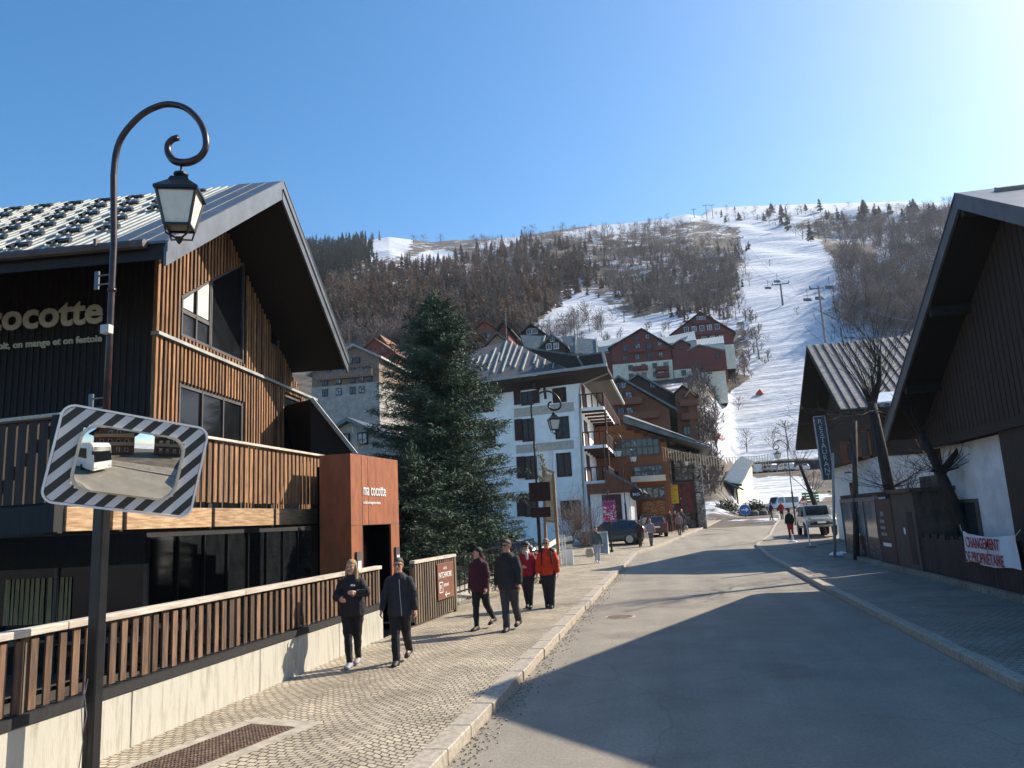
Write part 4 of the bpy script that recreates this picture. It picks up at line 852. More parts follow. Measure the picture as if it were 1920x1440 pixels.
# white rail fence with notice panels beyond the walkers
t = thing('white_panel_fence', 'pale wooden rail fence with small white notice panels beside the pavement', 'fence', (-5.6, 38, 0))
g = MB(); a, b, c = P(975, 1062, 31), P(1043, 1022, 37.5), P(1072, 1010, 38)
g.bar(P(985, 1050, 30), P(1045, 1013, 37.5), .06, .22); g.bar(P(985, 1070, 30), P(1045, 1032, 37.5), .06, .18)
g.bar(P(1045, 1014, 37.6), P(1073, 1009, 38), .06, .22); g.bar(P(1045, 1028, 37.6), P(1073, 1023, 38), .06, .16)
g.build('rails', mat('pale_fence_wood', (.60, .56, .48), .8, var=.12, scale=5), t, world=True)
g = MB(); a, b = P(1045, 1063, 37.4), P(1058, 1003, 37.4)
for k in range(4): x = a.x+(b.x-a.x)*k/3.; g.bar((x, 37.4, a.z), (x, 37.4, b.z+1.0*0), .05)
for k in range(12): z = a.z+(b.z-a.z)*k/11.; g.bar((a.x, 37.4, z), (b.x, 37.4, z), .03)
a, b = P(1058, 1062, 37.8), P(1074, 1030, 37.8); g.bx(a.x, b.x, 37.75, 37.85, a.z, b.z); g.build('white_panels', M_whitefr, t, world=True)
t = thing('sandwich_board', 'grey framed pavement board standing on the pavement behind the man with the shopping bag', 'sign', (P(1128, 1030, 44).x, 44, .15))
g = MB(); g.prism([(-.35, -.3, 0), (-.35, 0, 1.25), (-.35, .3, 0)], (.05, 0, 0)); g.prism([(.35, -.3, 0), (.35, 0, 1.25), (.35, .3, 0)], (.05, 0, 0)); g.bar((-.3, -.02, 1.22), (.38, -.02, 1.22), .05); g.build('frame', M_whitefr, t); g = MB(); g.prism([(-.3, -.29, .05), (.35, -.29, .05), (.35, 0, 1.2), (-.3, 0, 1.2)], (0, .03, 0)); g.build('panel', mat('grey_panel', (.30, .34, .33), .5), t)
# ------------------------------------------------------------------ right side chalet (gable to the street)
t = thing('dark_gabled_chalet', 'huge dark chalet at the right edge whose steep gable shades the road', 'chalet', (7.0, 18.28, 0))
SL = .534; zR = 9.12
def rs(s, y0, y1, x0, x1, th, up=0.):
    return [(x0, s*y0, zR-SL*y0+up), (x0, s*y1, zR-SL*y1+up), (x0, s*y1, zR-SL*y1+up-th), (x0, s*y0, zR-SL*y0+up-th)], (x1-x0, 0, 0)
g = MB()
for s in (-1, 1): g.prism(*rs(s, 0, 8.56, .03, 16, .34))
rf = g.build('roof', M_dark, t)
g = MB()
for s in (-1, 1):
    g.prism(*rs(s, 0, 8.6, 0, 16, .05, .055)); g.prism(*rs(s, 0, 8.6, -.03, .03, .40, .06)); g.prism(*rs(s, 0, 8.6, -.05, -.03, .05, .07))
g.build('zinc_edge', M_zinc, rf)
g = MB(); Mx = Matrix.Rotation(math.atan(SL), 4, 'X')
for row in range(9):
    for i in range(14): yo = .5+row*.9; g.box((.9+i*1.05+(row % 2)*.5, -yo, zR-SL*yo+.1), (.6, .16, .08), Mx)
g.build('snow_guards', M_roofm, rf)
g = MB(); zz = lambda y: zR-SL*abs(y)-.36
g.prism([(1.0, -8, zz(8)), (1.0, 0, zz(0)), (1.0, 8, zz(8)), (1.0, 8, 3.9), (1.0, -8, 3.9)], (14, 0, 0)); yq = PX(1886, 900, 8.0).y-18.28; g.bx(1.0, 15, -8, yq, -.3, 3.9); wl = g.build('wall', M_dbrown, t)
g = MB()
for i in range(56):
    y = -7.8+i*.28; g.bx(.985, 1.0, y, y+.03, 3.9, zz(y))
g.bx(.9, 1.05, -8, 8.3, 3.8, 4.05); g.build('board_battens', M_dbrown, wl)
g = MB()
for y in (-6, -3, 0, 3, 6): g.bar((.05, y, zz(y)-.05), (1.2, y, zz(y)-.05), .2, .24)
g.bar((.5, 8.2, zz(8.2)), (.5, -8.2, zz(8.2)), .01); g.build('purlins', M_dark, t)
g = MB(); g.bx(1.3, 15, yq, 8, -.3, 3.8); g.build('plaster_wall', mat('grey_white_plaster', (.70, .71, .72), .9, var=.1, scale=1.5, bump=.2, bscale=12), t)
g = MB(); yp = PX(1765, 900, 8.2).y-18.28; g.bx(1.15, 1.3, yp, yp+2.0, -.2, 3.0); g.bx(1.1, 1.3, yp, 8, 3.0, 3.8); g.build('stone_surround', mat('brown_stone', (.13, .10, .07), .9, var=.3, scale=4, bump=.3), t)
g = MB(); g.bx(1.22, 1.3, 5.3, 7.4, .9, 2.2); fr = g.build('window', M_frame, t); g = MB(); g.bx(1.2, 1.22, 5.4, 6.3, 1., 2.1); g.bx(1.2, 1.22, 6.4, 7.3, 1., 2.1); g.build('pane', M_glass, fr)
g = MB(); g.lathe([(.1, 0), (.16, .1), (.12, .4), (.05, .5)], (.85, .0, 1.9), 8); g.bar((.85, 0, 2.4), (1.3, 0, 2.5), .04); g.build('wall_lantern', M_black, t)
# dark wooden fence and banner
t = thing('dark_picket_fence', 'dark brown board fence with notched top in front of the right hand chalet', 'fence', (7.15, 18, .14))
g = MB(); r = random.Random(3); y = -3.5
while y < 8.0: h = 1.0+(.12 if int(y*3) % 2 else 0)+r.uniform(-.02, .03); g.bx(0, .04, y, y+.2, 0, h); y += .215
g.build('boards', M_dbrown, t); g = MB(); g.bx(.04, .1, -3.5, 8, .25, .33); g.bx(.04, .1, -3.5, 8, .75, .83); g.build('rails', M_dark, t)
ba = thing('cloth_banner', 'white cloth banner with red letters CHANGEMENT DE PROPRIÉTAIRE on the dark fence', 'banner', (7.05, 21.45, .62))
g = MB(); nxx, nzz = 26, 8
c00, c10, c11, c01 = (0, -3.15, .0), (0, -.25, .02), (0, 0, .76), (0, -2.95, .82)
for j in range(nzz+1):
    for i in range(nxx+1):
        u, v = i/nxx, j/nzz; y = -3.12*u-.05*v*0; z = .04+.76*v-.10*math.sin(u*math.pi)*v+.03*math.sin(u*9)*(1-v); x = .025*math.sin(u*14+v*2)+.02*math.sin(u*31)
        g.v.append((x, y, z))
for j in range(nzz):
    for i in range(nxx): a = j*(nxx+1)+i; g.f.append((a, a+1, a+nxx+2, a+nxx+1)); g.m.append(0)
g.build('cloth', mat('banner_cloth', (.72, .74, .78), .85, var=.05), ba, smooth=True)
mr_ = mat('brush_red', (.42, .03, .03), .8, var=.2, scale=10)
txt('CHANGEMENT', .36, FXM((-.055, -.33, .42)), mr_, ba, sx=.82, ext=.003, off=.004); txt('DE PROPRIÉTAIRE', .36, FXM((-.055, -.16, .07)), mr_, ba, sx=.80, ext=.003, off=.004)
g = MB(); g.tube([(0, .0, .8), (.05, .2, .95)], .006, 4); g.tube([(0, -3.1, .75), (.05, -3.3, .9)], .006, 4); g.build('cords', M_letterw, ba)
# ------------------------------------------------------------------ street restaurant
RO = Vector((7.7, 42.3, 0))
t = thing('street_restaurant', 'white walled restaurant with a dark wood gable and a ribbed tin roof on the right', 'restaurant', RO)
sA, sB, zA = .70, .64, 10.7
def q2(s, y0, y1, x0, x1, th, up=0.):
    k = sA if s < 0 else sB; return [(x0, s*y0, zA-k*y0+up), (x0, s*y1, zA-k*y1+up), (x0, s*y1, zA-k*y1+up-th), (x0, s*y0, zA-k*y0+up-th)], (x1-x0, 0, 0)
g = MB(); g.prism(*q2(-1, 0, 6.1, 0, 14, .25)); g.prism(*q2(1, 0, 7.5, 0, 14, .25)); rf = g.build('roof', M_dark, t)
g = MB(); M_tin = mat('old_tin_roof', (.44, .40, .35), .6, metal=.1, col2=(.13, .11, .095), scale=3.2, stretch=(1, 3, 1), contrast=(.3, .7))
for i in range(34): x = .02+i*.41; g.prism(*q2(-1, 0, 6.15, x, x+.2, .06, .07))
g.build('tin_ribs', M_tin, rf); g = MB(); g.prism(*q2(-1, 0, 6.12, 0, 14, .02, .025)); g.build('tin_sheet', mat('tin_trough', (.12, .10, .09), .6, var=.3), rf)
g = MB(); g.prism(*q2(-1, 3.6, 5.9, 6.3, 9.5, .12, .2)); g.prism(*q2(-1, 5.2, 6.0, 1.5, 3.2, .08, .14)); g.build('snow_patch', M_snow, rf, bevel=.03)
g = MB(); z2 = lambda y: (zA-(sA if y < 0 else sB)*abs(y)-.27)
g.prism([(1.5, -4.8, 4.3), (1.5, -4.8, z2(-4.8)), (1.5, 0, z2(0)), (1.5, 6.2, z2(6.2)), (1.5, 6.2, 4.3)], (12, 0, 0)); g.build('timber_gable', M_dbrown, t)
g = MB(); g.bx(1.6, 13, -4.7, 6.0, -.4, 4.3); g.build('plaster_wall', mat('restaurant_plaster', (.66, .66, .66), .9, var=.07, scale=1.5), t)
g = MB(); g.bx(.9, 1.5, -3.0, 5.5, 4.3, 4.45)
g.bx(.9, .96, -3.0, 5.5, 4.45, 5.3); g.build('gable_balcony', M_dbrown, t)
def wn(x0, x1, y0, y1, Y, fm=M_mbrown, gm=M_glass, par=t, O=RO):
    a, b = P(x0, y1, Y-.08)-O, P(x1, y0, Y-.08)-O; f = MB(); w = .1
    for q in ((a.x, b.x, a.z, a.z+w), (a.x, b.x, b.z-w, b.z), (a.x, a.x+w, a.z, b.z), (b.x-w, b.x, a.z, b.z)): f.bx(q[0], q[1], a.y-.06, a.y+.05, q[2], q[3])
    fo = f.build('window', fm, par); g = MB(); g.bx(a.x+w, b.x-w, a.y, a.y+.03, a.z+w, b.z-w); g.build('pane', gm, fo)
wn(1586, 1600, 828, 868, 37.6); wn(1612, 1628, 805, 860, 37.6); wn(1596, 1606, 905, 935, 37.6)
for (x0, x1, y0, y1) in ((1579, 1586, 828, 870), (1600, 1610, 812, 858)):
    a, b = P(x0, y1, 37.5)-RO, P(x1, y0, 37.5)-RO; g = MB(); g.bx(a.x, b.x, a.y-.1, a.y-.03, a.z, b.z); g.build('shutter', M_mbrown, t)
vs = thing('restaurant_sign', 'tall narrow dark vertical sign spelling RESTAURANT above the restaurant corner', 'sign', (P(1556, 890, 37).x, 37, 0))
V_ = lambda x, y: P(x, y, 37)-Vector(vs.location)
a, b = V_(1556, 897), V_(1545, 781); wv2 = V_(1555, 783).x-V_(1534, 783).x
cx0, cx1 = V_(1545, 781).x, V_(1564, 897).x
g = MB(); zt_, zb_ = V_(1545, 781).z, V_(1562, 899).z
g.bx(-wv2/2, wv2/2, -.06, .06, zb_, zt_); g.build('board', mat('sign_slate', (.035, .045, .06), .5, var=.15), vs)
g = MB(); 
for x in (-wv2/2, wv2/2): g.bx(x-.02, x+.02, -.08, .08, zb_, zt_)
g.bx(-wv2/2, wv2/2, -.08, .08, zt_, zt_+.04); g.build('frame', mat('sign_trim', (.35, .38, .42), .5), vs)
ml = mat('sign_letter', (.42, .46, .5), .6, var=.05)
for k, ch in enumerate('RESTAURANT'): txt(ch, .33, FY((0, -.07, zt_-.33-k*(zt_-zb_-.1)/10)), ml, vs, align='CENTER', ext=.003)
vs.rotation_euler = (0, math.radians(-1.5), 0)
# veranda with panels
t = thing('glazed_veranda', 'glazed terrace veranda with grey posts and dark lower panels in front of the restaurant', 'veranda', (7.25, 31, .0))
g = MB()
for y in (-.9, 1.2, 3.2, 5.2): g.bx(-.05, .05, y, y+.09, 0, 2.35)
g.bx(-.06, .06, -.9, 5.3, 2.3, 2.45); g.build('posts', M_zinc, t)
g = MB(); g.bx(-.02, .02, -.8, 5.2, .0, .95); g.build('lower_panels', M_black, t); g = MB(); g.bx(-.01, .01, -.8, 5.2, .95, 2.3); g.build('glass', mat('veranda_glass', (.25, .31, .33), .1, col2=(.10, .13, .14), scale=1.2), t)
g = MB(); g.bx(0, 1.3, -.9, 5.3, 2.45, 2.6); g.build('flat_roof', M_dbrown, t)
g = MB(); r = random.Random(4)
for k in range(26): y, z = -.5+5.4*r.random(), .3+.5*r.random(); g.box((-.03, y, z), (.01, .1, .05+.12*r.random()))
g.build('panel_stickers', mat('sticker_grey', (.28, .3, .33), .6), t)
t = thing('menu_wall', 'brown menu board reading BAR with lines of pale text between veranda and tree trunk', 'menu board', (7.15, 27.9, 0))
g = MB(); g.bx(-.04, .04, 0, 2.0, .1, 2.35); g.build('board', mat('menu_brown', (.055, .028, .024), .6, var=.2), t); g = MB(); g.bx(-.06, .06, 1.98, 2.08, 0, 2.5); g.build('edge_post', M_zinc, t)
txt('BAR', .24, FXM((-.045, 1.45, 1.75)), M_band, t); 
for k, (s_, z) in enumerate((('PIZZERIA', 1.52), ('CREPERIE', 1.3), ('GRILLADES', 1.08))): txt(s_, .16, FXM((-.045, 1.6, z)), M_band, t, sx=.9)
g = MB(); g.bx(-.05, -.04, .5, 1.5, .72, .84); g.build('white_strip', M_letterw, t)
t = thing('service_kiosk', 'weathered brown boarded kiosk with a small white card, behind the tree trunks', 'kiosk', (7.1, 25.3, 0))
g = MB(); g.bx(0, 1.5, 0, 2.4, 0, 2.5); g.bx(-.1, 1.6, -.1, 2.5, 2.5, 2.62); g.build('boarded_walls', mat('kiosk_wood', (.13, .10, .075), .8, col2=(.05, .04, .035), scale=3, stretch=(1, 4, .6), bump=.3), t); g = MB(); g.bx(-.01, 0, 1.2, 1.36, 1.2, 1.4); g.build('card', M_letterw, t)
g = MB(); g.bx(-.012, 0, .3, .9, .3, 1.9); g.build('door', M_dbrown, t)
for i, (x, y0, y1, Y, w, c, lab) in enumerate(((1590, 790, 1050, 33.5, .22, M_bark, 'dark round timber post in front of the veranda'), (1550, 850, 1050, 35.5, .12, M_grayren, 'slim pale grey post at the restaurant corner under the vertical sign'))):
    p = P(x+16, y1, Y); q = P(x, y0, Y); t = thing('timber_post' if i == 0 else 'metal_post', lab, 'post', (p.x, Y, 0)); g = MB(); g.tube([(0, 0, 0), (q.x-p.x+.25, 0, q.z)], [w*.55, w*.45], 10); g.build('shaft', c, t, smooth=True); g = MB(); g.tube([(.1, 0, q.z*.62), (.1, 0, q.z*.62+.06)], w*.62, 10); g.build('band', M_zinc, t)
t = thing('banner_stand', 'small white bar on a round black foot on the right pavement', 'bollard', G(1520, 1026))
g = MB(); g.lathe([(.3, 0), (.28, .05), (.05, .08)], k=14); g.build('foot', M_black, t); g = MB(); g.tube([(0, 0, .05), (-.08, 0, 1.15)], .035, 8); g.build('bar', M_whitefr, t)
t = thing('bent_traffic_bollard', 'small white bollard with a flat base near the person in red trousers', 'bollard', G(1487, 1016))
g = MB(); g.lathe([(.25, 0), (.22, .05), (.06, .08), (.05, .4), (.03, .42)], k=12); g.build('body', M_whitefr, t)
for (x, y, s, lab) in ((1577, 1042, .5, 'small heap of dirty snow at the foot of the veranda posts'), (1622, 1047, .35, 'little remnant of snow under the menu board')):
    p = G(x, y); g = MB(); r = random.Random(int(x))
    for k in range(9): g.lathe([(.0, 0), (.30, .01), (.22, .10), (.08, .16)], (r.uniform(-s, s)*.5, r.uniform(-s, s), 0), 8)
    o = g.build('snow_heap', M_snow, None, smooth=True, remesh=.05, sm=3); o.location = p; tag(o, lab, 'snow heap')
# ------------------------------------------------------------------ mountain village
def chalet(label, Y, apex, left, right, eave, base, depth=14, wood_=None, low=None, lowfrac=0, rz=0, roofm=None, rows=(), bal=(), name='mountain_chalet', eaveR=None, ov=1.0, cat='chalet', group=None, bright=False, lateral=0):
    """left/right/base are pixel columns/rows of the gable wall, placed at distance Y"""
    A = P(apex[0], apex[1], Y); zb = P(apex[0], base, Y).z; xl = P(left, eave, Y).x-A.x; xr = P(right, eave, Y).x-A.x
    zl = P(left, eave, Y).z-zb; zr_ = (P(right, eaveR, Y).z-zb) if eaveR else A.z-zb-(A.z-zb-zl)*abs(xr/xl) if xl else 0; za = A.z-zb
    t = thing(name, label, cat, (A.x, Y, zb), rz, group)
    g = MB(); g.prism([(xl+ov*.6, 0, -6), (xl+ov*.6, 0, zl-.1), (0, 0, za-.45), (xr-ov*.6, 0, zr_-.1), (xr-ov*.6, 0, -6)], (0, depth, 0)); w = g.build('wall', wood_ or M_redwood, t)
    if lowfrac: g = MB(); g.bx(xl+ov*.6-.05, xr-ov*.6+.05, -.12, depth*.9, -6, za*lowfrac); g.build('rendered_base', low or M_cream, t)
    g = MB(); th = .35
    g.prism([(0, -ov, za), (xl-ov*.3, -ov, zl-ov*.2), (xl-ov*.3, -ov, zl-ov*.2-th), (0, -ov, za-th)], (0, depth+2*ov, 0))
    g.prism([(0, -ov, za), (xr+ov*.3, -ov, zr_-ov*.2), (xr+ov*.3, -ov, zr_-ov*.2-th), (0, -ov, za-th)], (0, depth+2*ov, 0)); g.build('roof', roofm or M_roofgr, t)
    H_ = za; fr = M_whitefr if bright else M_frame
    for (zf, n, w0, w1, sz) in rows:            # height fraction, count, extent fractions of half width, window size
        z = zf*H_
        for k in range(n):
            f = w0+(w1-w0)*(k+.5)/n; x = (-xl*f if f < 0 else xr*f)
            q = MB(); q.bx(x-sz*.42, x+sz*.42, -.2, 0, z, z+sz); fo = q.build('window', M_shutter if not bright else M_whitefr, t)
            q = MB(); q.bx(x-sz*.33, x-.05, -.24, -.2, z+.12, z+sz-.12); q.bx(x+.05, x+sz*.33, -.24, -.2, z+.12, z+sz-.12); q.build('pane', M_glassw if k % 2 else M_glassd, fo)
    for (zf, f0, f1, dp) in bal:
        z = zf*H_; x0 = (-xl*f0 if f0 < 0 else xr*f0); x1_ = (-xl*f1 if f1 < 0 else xr*f1)
        q = MB(); q.bx(x0, x1_, -dp, 0, z-.15, z); q.bx(x0, x1_, -dp-.06, -dp, z, z+1.0); q.bx(x0, x0+.06, -dp, 0, z, z+1.); q.bx(x1_-.06, x1_, -dp, 0, z, z+1.)
        q.build('balcony', wood_ or M_redwood, t)
    return t
chalet('large dark red timber chalet block with cream lower storeys above the snow, wide gable', 205, (1203, 616), 1142, 1262, 652, 722, 16, M_redwood, M_cream, .40, roofm=M_dark, eaveR=650,
       rows=((.80, 2, -.35, .35, 1.4), (.62, 4, -.7, .75, 1.8), (.45, 4, -.75, .75, 1.5), (.27, 4, -.6, .9, 1.5), (.12, 4, -.6, .9, 1.5)), bal=((.58, -.45, .05, 1.2), (.58, .35, .8, 1.2), (.26, -.35, .1, 1.6), (.22, .35, .8, 1.6), (.1, .35, .8, 1.6)))
chalet('red timber wing with a stepped little gable right of the wide red gable', 206, (1276, 637), 1257, 1294, 650, 722, 10, M_redwood, M_cream, .34, roofm=M_dark, rows=((.78, 1, -.3, .3, 1.2), (.2, 1, -.5, .5, 1.5)), name='chalet_wing', ov=.6)
chalet('red timber wing at the right end of the red block with corner balconies', 206.5, (1310, 646), 1288, 1358, 656, 718, 12, M_redwood, M_cream, .26, roofm=M_roofgr, eaveR=656, rows=((.6, 1, .5, .9, 1.3), (.2, 2, -.5, .6, 1.4)), bal=((.3, .1, .95, 1.2),), name='chalet_wing', ov=.6)
for lab, pts in (('pale seamed metal roof behind the stepped red gables', ((1240, 634), (1302, 622), (1308, 652), (1250, 656))), ('pale seamed metal roof over the right end of the red block', ((1290, 640), (1356, 631), (1360, 655), (1300, 658))), ('pale metal roof left of the wide red gable', ((1122, 642), (1180, 630), (1168, 656), (1122, 660)))):
    a, b, c, d = [P(x, y, 216 if k < 2 else 207) for k, (x, y) in enumerate(pts)]; mid = (a+c)/2; t = thing('metal_roof', lab, 'roof', mid)
    g = MB(); g.prism([p-mid for p in (a, b, c, d)], (0, .2, -.4)); g.build('sheet', M_roofgr, t)
    g = MB(); n_ = 22
    for k in range(n_): f = (k+.5)/n_; g.bar(a.lerp(b, f)-mid+Vector((0, 0, .12)), (a.lerp(b, f)).lerp(d.lerp(c, f), .55)-mid+Vector((0, 0, .12)), .32, .12)
    g.build('pale_ribs', mat('pale_roof_rib', (.62, .64, .6), .5, var=.08), t)
    g = MB(); q1, q2_, = d-mid, c-mid; g.prism([q1+Vector((0, .5, -.4)), q2_+Vector((0, .5, -.4)), q2_+Vector((0, .5, -9)), q1+Vector((0, .5, -9))], (0, 8, 0)); g.build('wall', M_redwood, t)
chalet('highest red timber chalet with a broad dark roof at the edge of the ski slope', 232, (1313, 585), 1256, 1378, 628, 660, 18, M_redwood, M_cream, .12, roofm=M_dark, eaveR=622, bright=True, rows=((.80, 3, -.15, .15, 1.1), (.52, 5, -.6, .6, 1.7), (.24, 3, -.1, .7, 1.6)), bal=((.7, -.25, .25, 1.2), (.42, -.6, .7, 1.2)))
chalet('mid brown timber chalet with long balconies directly right of the hotel roof', 128, (1160, 706), 1120, 1262, 740, 800, 14, M_mbrown, M_cream, .0, roofm=M_roofgr, eaveR=765, rows=((.74, 2, -.1, .15, 1.2), (.5, 2, -.1, .25, 1.5), (.2, 2, -.1, .25, 1.5)), bal=((.42, -.3, .42, 1.6), (.12, -.3, .7, 1.6)), ov=1.4)
chalet('darker brown chalet roof rising behind the mid brown one, with sunlit side balconies', 140, (1196, 701), 1170, 1284, 720, 800, 16, M_dbrown, None, 0, roofm=M_roofgr, eaveR=752, rows=((.7, 1, .1, .5, 1.4),), ov=1.2)
t = chalet('narrow brown chalet with orange balconies at the right of the brown chalets', 134, (1279, 722), 1262, 1308, 738, 828, 12, M_mbrown, M_cream, .0, roofm=M_dark, rows=((.35, 2, -.2, .8, 1.6), (.1, 2, -.2, .8, 1.6)), bal=((.62, -.4, 1.0, 1.4), (.38, -.4, 1.0, 1.4)), name='balcony_chalet', ov=.5)
chalet('small brown dormer gable catching the light beside its twin', 133, (1293, 730), 1286, 1302, 741, 770, 6, M_mbrown, None, 0, roofm=M_beam, rows=((.2, 1, -.5, .5, 1.2),), name='dormer_gable', ov=.4)
chalet('small dark brown gable with white framed windows just above the hotel roof ridge', 150, (1035, 627), 1008, 1064, 655, 668, 12, M_dbrown, None, 0, roofm=M_roofgr, bright=True, rows=((.66, 1, -.2, .2, 1.1), (.3, 2, -.5, .5, 1.3)), name='village_house')
chalet('brown gabled chalet with a balcony under snowy ground left of the small dark gable', 168, (996, 607), 975, 1030, 628, 648, 12, M_dbrown, None, 0, roofm=M_dark, bright=True, rows=((.5, 2, -.4, .4, 1.4),), bal=((.2, -.6, .5, 1.2),), name='village_house')
chalet('orange brown chalet top half hidden behind the spruce, leftmost of the ones over the hotel', 158, (882, 611), 860, 912, 635, 700, 12, mat('salmon_wood', (.26, .10, .06), .8), None, 0, roofm=M_mbrown, rows=((.55, 2, -.5, .5, 1.3), (.3, 3, -.6, .6, 1.3)), name='village_house')
chalet('orange brown chalet with a wide shallow gable, behind the television antenna', 165, (908, 600), 885, 945, 620, 690, 14, mat('salmon_wood', (.26, .10, .06), .8), None, 0, roofm=M_mbrown, rows=((.6, 2, -.3, .4, 1.3),), name='village_house')
chalet('narrow red brown gable beside the antenna over the hotel roof', 150, (944, 602), 930, 958, 622, 690, 10, M_redwood, None, 0, roofm=M_dark, rows=((.6, 1, -.3, .4, 1.1),), name='village_house')
chalet('pale boarded gable rising right behind the hotel ridge', 92, (932, 622), 900, 985, 655, 690, 10, mat('tan_boards', (.30, .25, .18), .8), None, 0, roofm=M_roofbr, rows=((.3, 1, -.4, .0, 1.2),), name='village_house', ov=.6)
for lab, pts, Y in (('grey green tiled roof between the dark gables above the hotel', ((975, 628), (1022, 630), (1012, 662), (985, 656)), 156), ('grey tiled roof right of the small dark gable', ((1052, 631), (1080, 630), (1078, 662), (1066, 658)), 152), ('dark seamed roof with a pale chimney stack above the hotel gablet', ((1082, 633), (1118, 636), (1120, 664), (1080, 662)), 150)):
    a, b, c, d = [P(x, y, Y+5 if k < 2 else Y) for k, (x, y) in enumerate(pts)]; mid = (a+c)/2; t = thing('village_roof', lab, 'roof', mid); g = MB(); g.prism([p-mid for p in (a, b, c, d)], (0, .1, -.3)); g.build('tiles', M_roofgr, t)
    g = MB(); g.bar(b-mid+Vector((0, 0, .1)), c-mid+Vector((0, 0, .1)), .25); g.build('verge', M_conc, t); g = MB(); g.prism([d-mid+Vector((0, .4, -.3)), c-mid+Vector((0, .4, -.3)), c-mid+Vector((0, .4, -7)), d-mid+Vector((0, .4, -7))], (0, 5, 0)); g.build('wall', M_dbrown, t)
chalet('bright red chalet gable on the far left hillside, nearer of two', 215, (703, 634), 680, 742, 655, 672, 14, mat('bright_redwood', (.24, .045, .03), .8), None, 0, roofm=M_mbrown, rows=((.25, 2, -.4, .6, 1.6),), bal=((.2, -.7, .6, 1.5),))
chalet('bright red chalet gable on the far left hillside, behind the nearer red gable', 228, (714, 628), 700, 758, 650, 668, 14, mat('bright_redwood', (.24, .045, .03), .8), None, 0, roofm=M_mbrown, rows=((.3, 2, -.3, .6, 1.6),))
chalet('big grey brown hotel block with rows of small windows behind the slatted chalet', 112, (665, 646), 580, 716, 700, 752, 16, mat('grey_brown_boards', (.22, .16, .12), .85), M_grayren, .30, roofm=M_roofm, rows=((.66, 3, -.4, .2, 1.), (.48, 5, -.7, .6, 1.), (.32, 5, -.8, .7, 1.), (.12, 4, -.8, .4, 1.2)), bal=((.42, -.8, .7, .8),), name='hillside_hotel', cat='hotel', ov=.8)
chalet('low dark house with a snow rimmed roof behind the rusty portal', 62, (655, 783), 610, 750, 812, 880, 9, M_grayren, None, 0, roofm=M_zinc, rows=((.45, 2, -.4, .5, 1.1),), name='village_house', ov=.6)
# lift station with striped roof
t = thing('lift_station', 'small lift station with a long striped grey metal roof climbing from the street end', 'building', P(1372, 950, 118)-Vector((0, 0, 0)))
O_ = Vector(t.location); Z_ = lambda x, y, Y: P(x, y, Y)-O_
steps = [((1352, 904), (1385, 911), 116), ((1368, 884), (1397, 893), 124), ((1380, 866), (1406, 873), 132)]
rw = mat('station_roof_rib', (.62, .64, .64), .4, metal=.2, var=.05)
for k, (a, b, Y) in enumerate(steps):
    A0, B0 = Z_(*a, Y), Z_(*b, Y); nx = steps[k+1] if k < 2 else ((1390, 858), (1413, 868), 140); A1, B1 = Z_(*nx[0], nx[2]), Z_(*nx[1], nx[2])
    g = MB(); g.prism([A0, B0, B1, A1], (0, 0, -.25)); ro = g.build('roof', M_zinc, t); g = MB()
    for i in range(9): f = (i+.5)/9; g.bar(A0.lerp(A1, f)+Vector((0, 0, .2)), B0.lerp(B1, f)+Vector((0, 0, .2)), .5, .2)
    g.build('roof_stripes', rw, ro)
    g = MB(); g.prism([B0-Vector((.3, 0, .2)), B1-Vector((.3, 0, .2)), Vector((B1.x-.8, B1.y, -1)), Vector((B0.x-.8, B0.y, -1))], (-.3, .1, 0)); g.build('cream_wall', M_cream, t)
a, b, ap = Z_(1338, 916, 115), Z_(1385, 918, 115), Z_(1356, 904, 115)
g = MB(); g.prism([a, ap, b, (b.x, b.y, 3.2), (a.x+1, a.y, 3.2)], (0, .5, 0)); g.build('timber_gable', M_dbrown, t)
g = MB(); 
for x in (a.x+1, (a.x+b.x)/2, b.x-.3): g.bar((x, a.y, -1), (x, a.y, 3.2), .22)
g.bar((a.x, a.y-.2, 3.1), (b.x+.5, a.y-.2, 3.0), .2, .3); g.build('porch_posts', M_dbrown, t)
g = MB(); g.bar(a+Vector((-.8, -.8, -.1)), ap+Vector((0, -.8, .2)), .5, .2); g.bar(ap+Vector((0, -.8, .2)), b+Vector((.6, -.8, -.1)), .5, .2); g.build('gable_roof', M_roofgr, t)
# roundabout planter and arrow sign
t = thing('planter_island', 'stone edged planter island with low evergreen shrubs at the end of the road', 'planter', G(1392, 968))
g = MB(); r = random.Random(2)
for i in range(16): a = i/16*6.283; g.lathe([(.45, 0), (.62, .15), (.5, .55), (.15, .75)], (3.2*math.cos(a), 1.6*math.sin(a), -.1), 7)
g.build('boulders', mat('dark_boulder', (.16, .13, .12), .9, var=.3, bump=.4), t)
vs_, fs_ = [], []
def leaf_blob(c, R, n, s, seed=0):
    rr = np.random.default_rng(seed); u = rr.normal(size=(n, 3)); u /= np.linalg.norm(u, axis=1)[:, None]; u[:, 2] = np.abs(u[:, 2]); p = np.array(c)+u*np.array(R)*(rr.uniform(.5, 1, (n, 1)))
    a = rr.normal(size=(n, 3)); a /= np.linalg.norm(a, axis=1)[:, None]; b = np.cross(a, rr.normal(size=(n, 3))); b /= np.linalg.norm(b, axis=1)[:, None]
    return np.stack([p-a*s, p+b*s*.6, p+a*s], 1).reshape(-1, 3), np.arange(3*n).reshape(-1, 3)
M_ever = mat('evergreen_needles', (.028, .055, .022), .8, col2=(.009, .02, .010), scale=.9, per=.35)
v1_, f1_ = leaf_blob((-1.8, 0, .4), (1.6, 1.2, 1.7), 500, .22, 1); v2_, f2_ = leaf_blob((1.5, 0, .4), (1.4, 1.2, 1.5), 450, .22, 2)
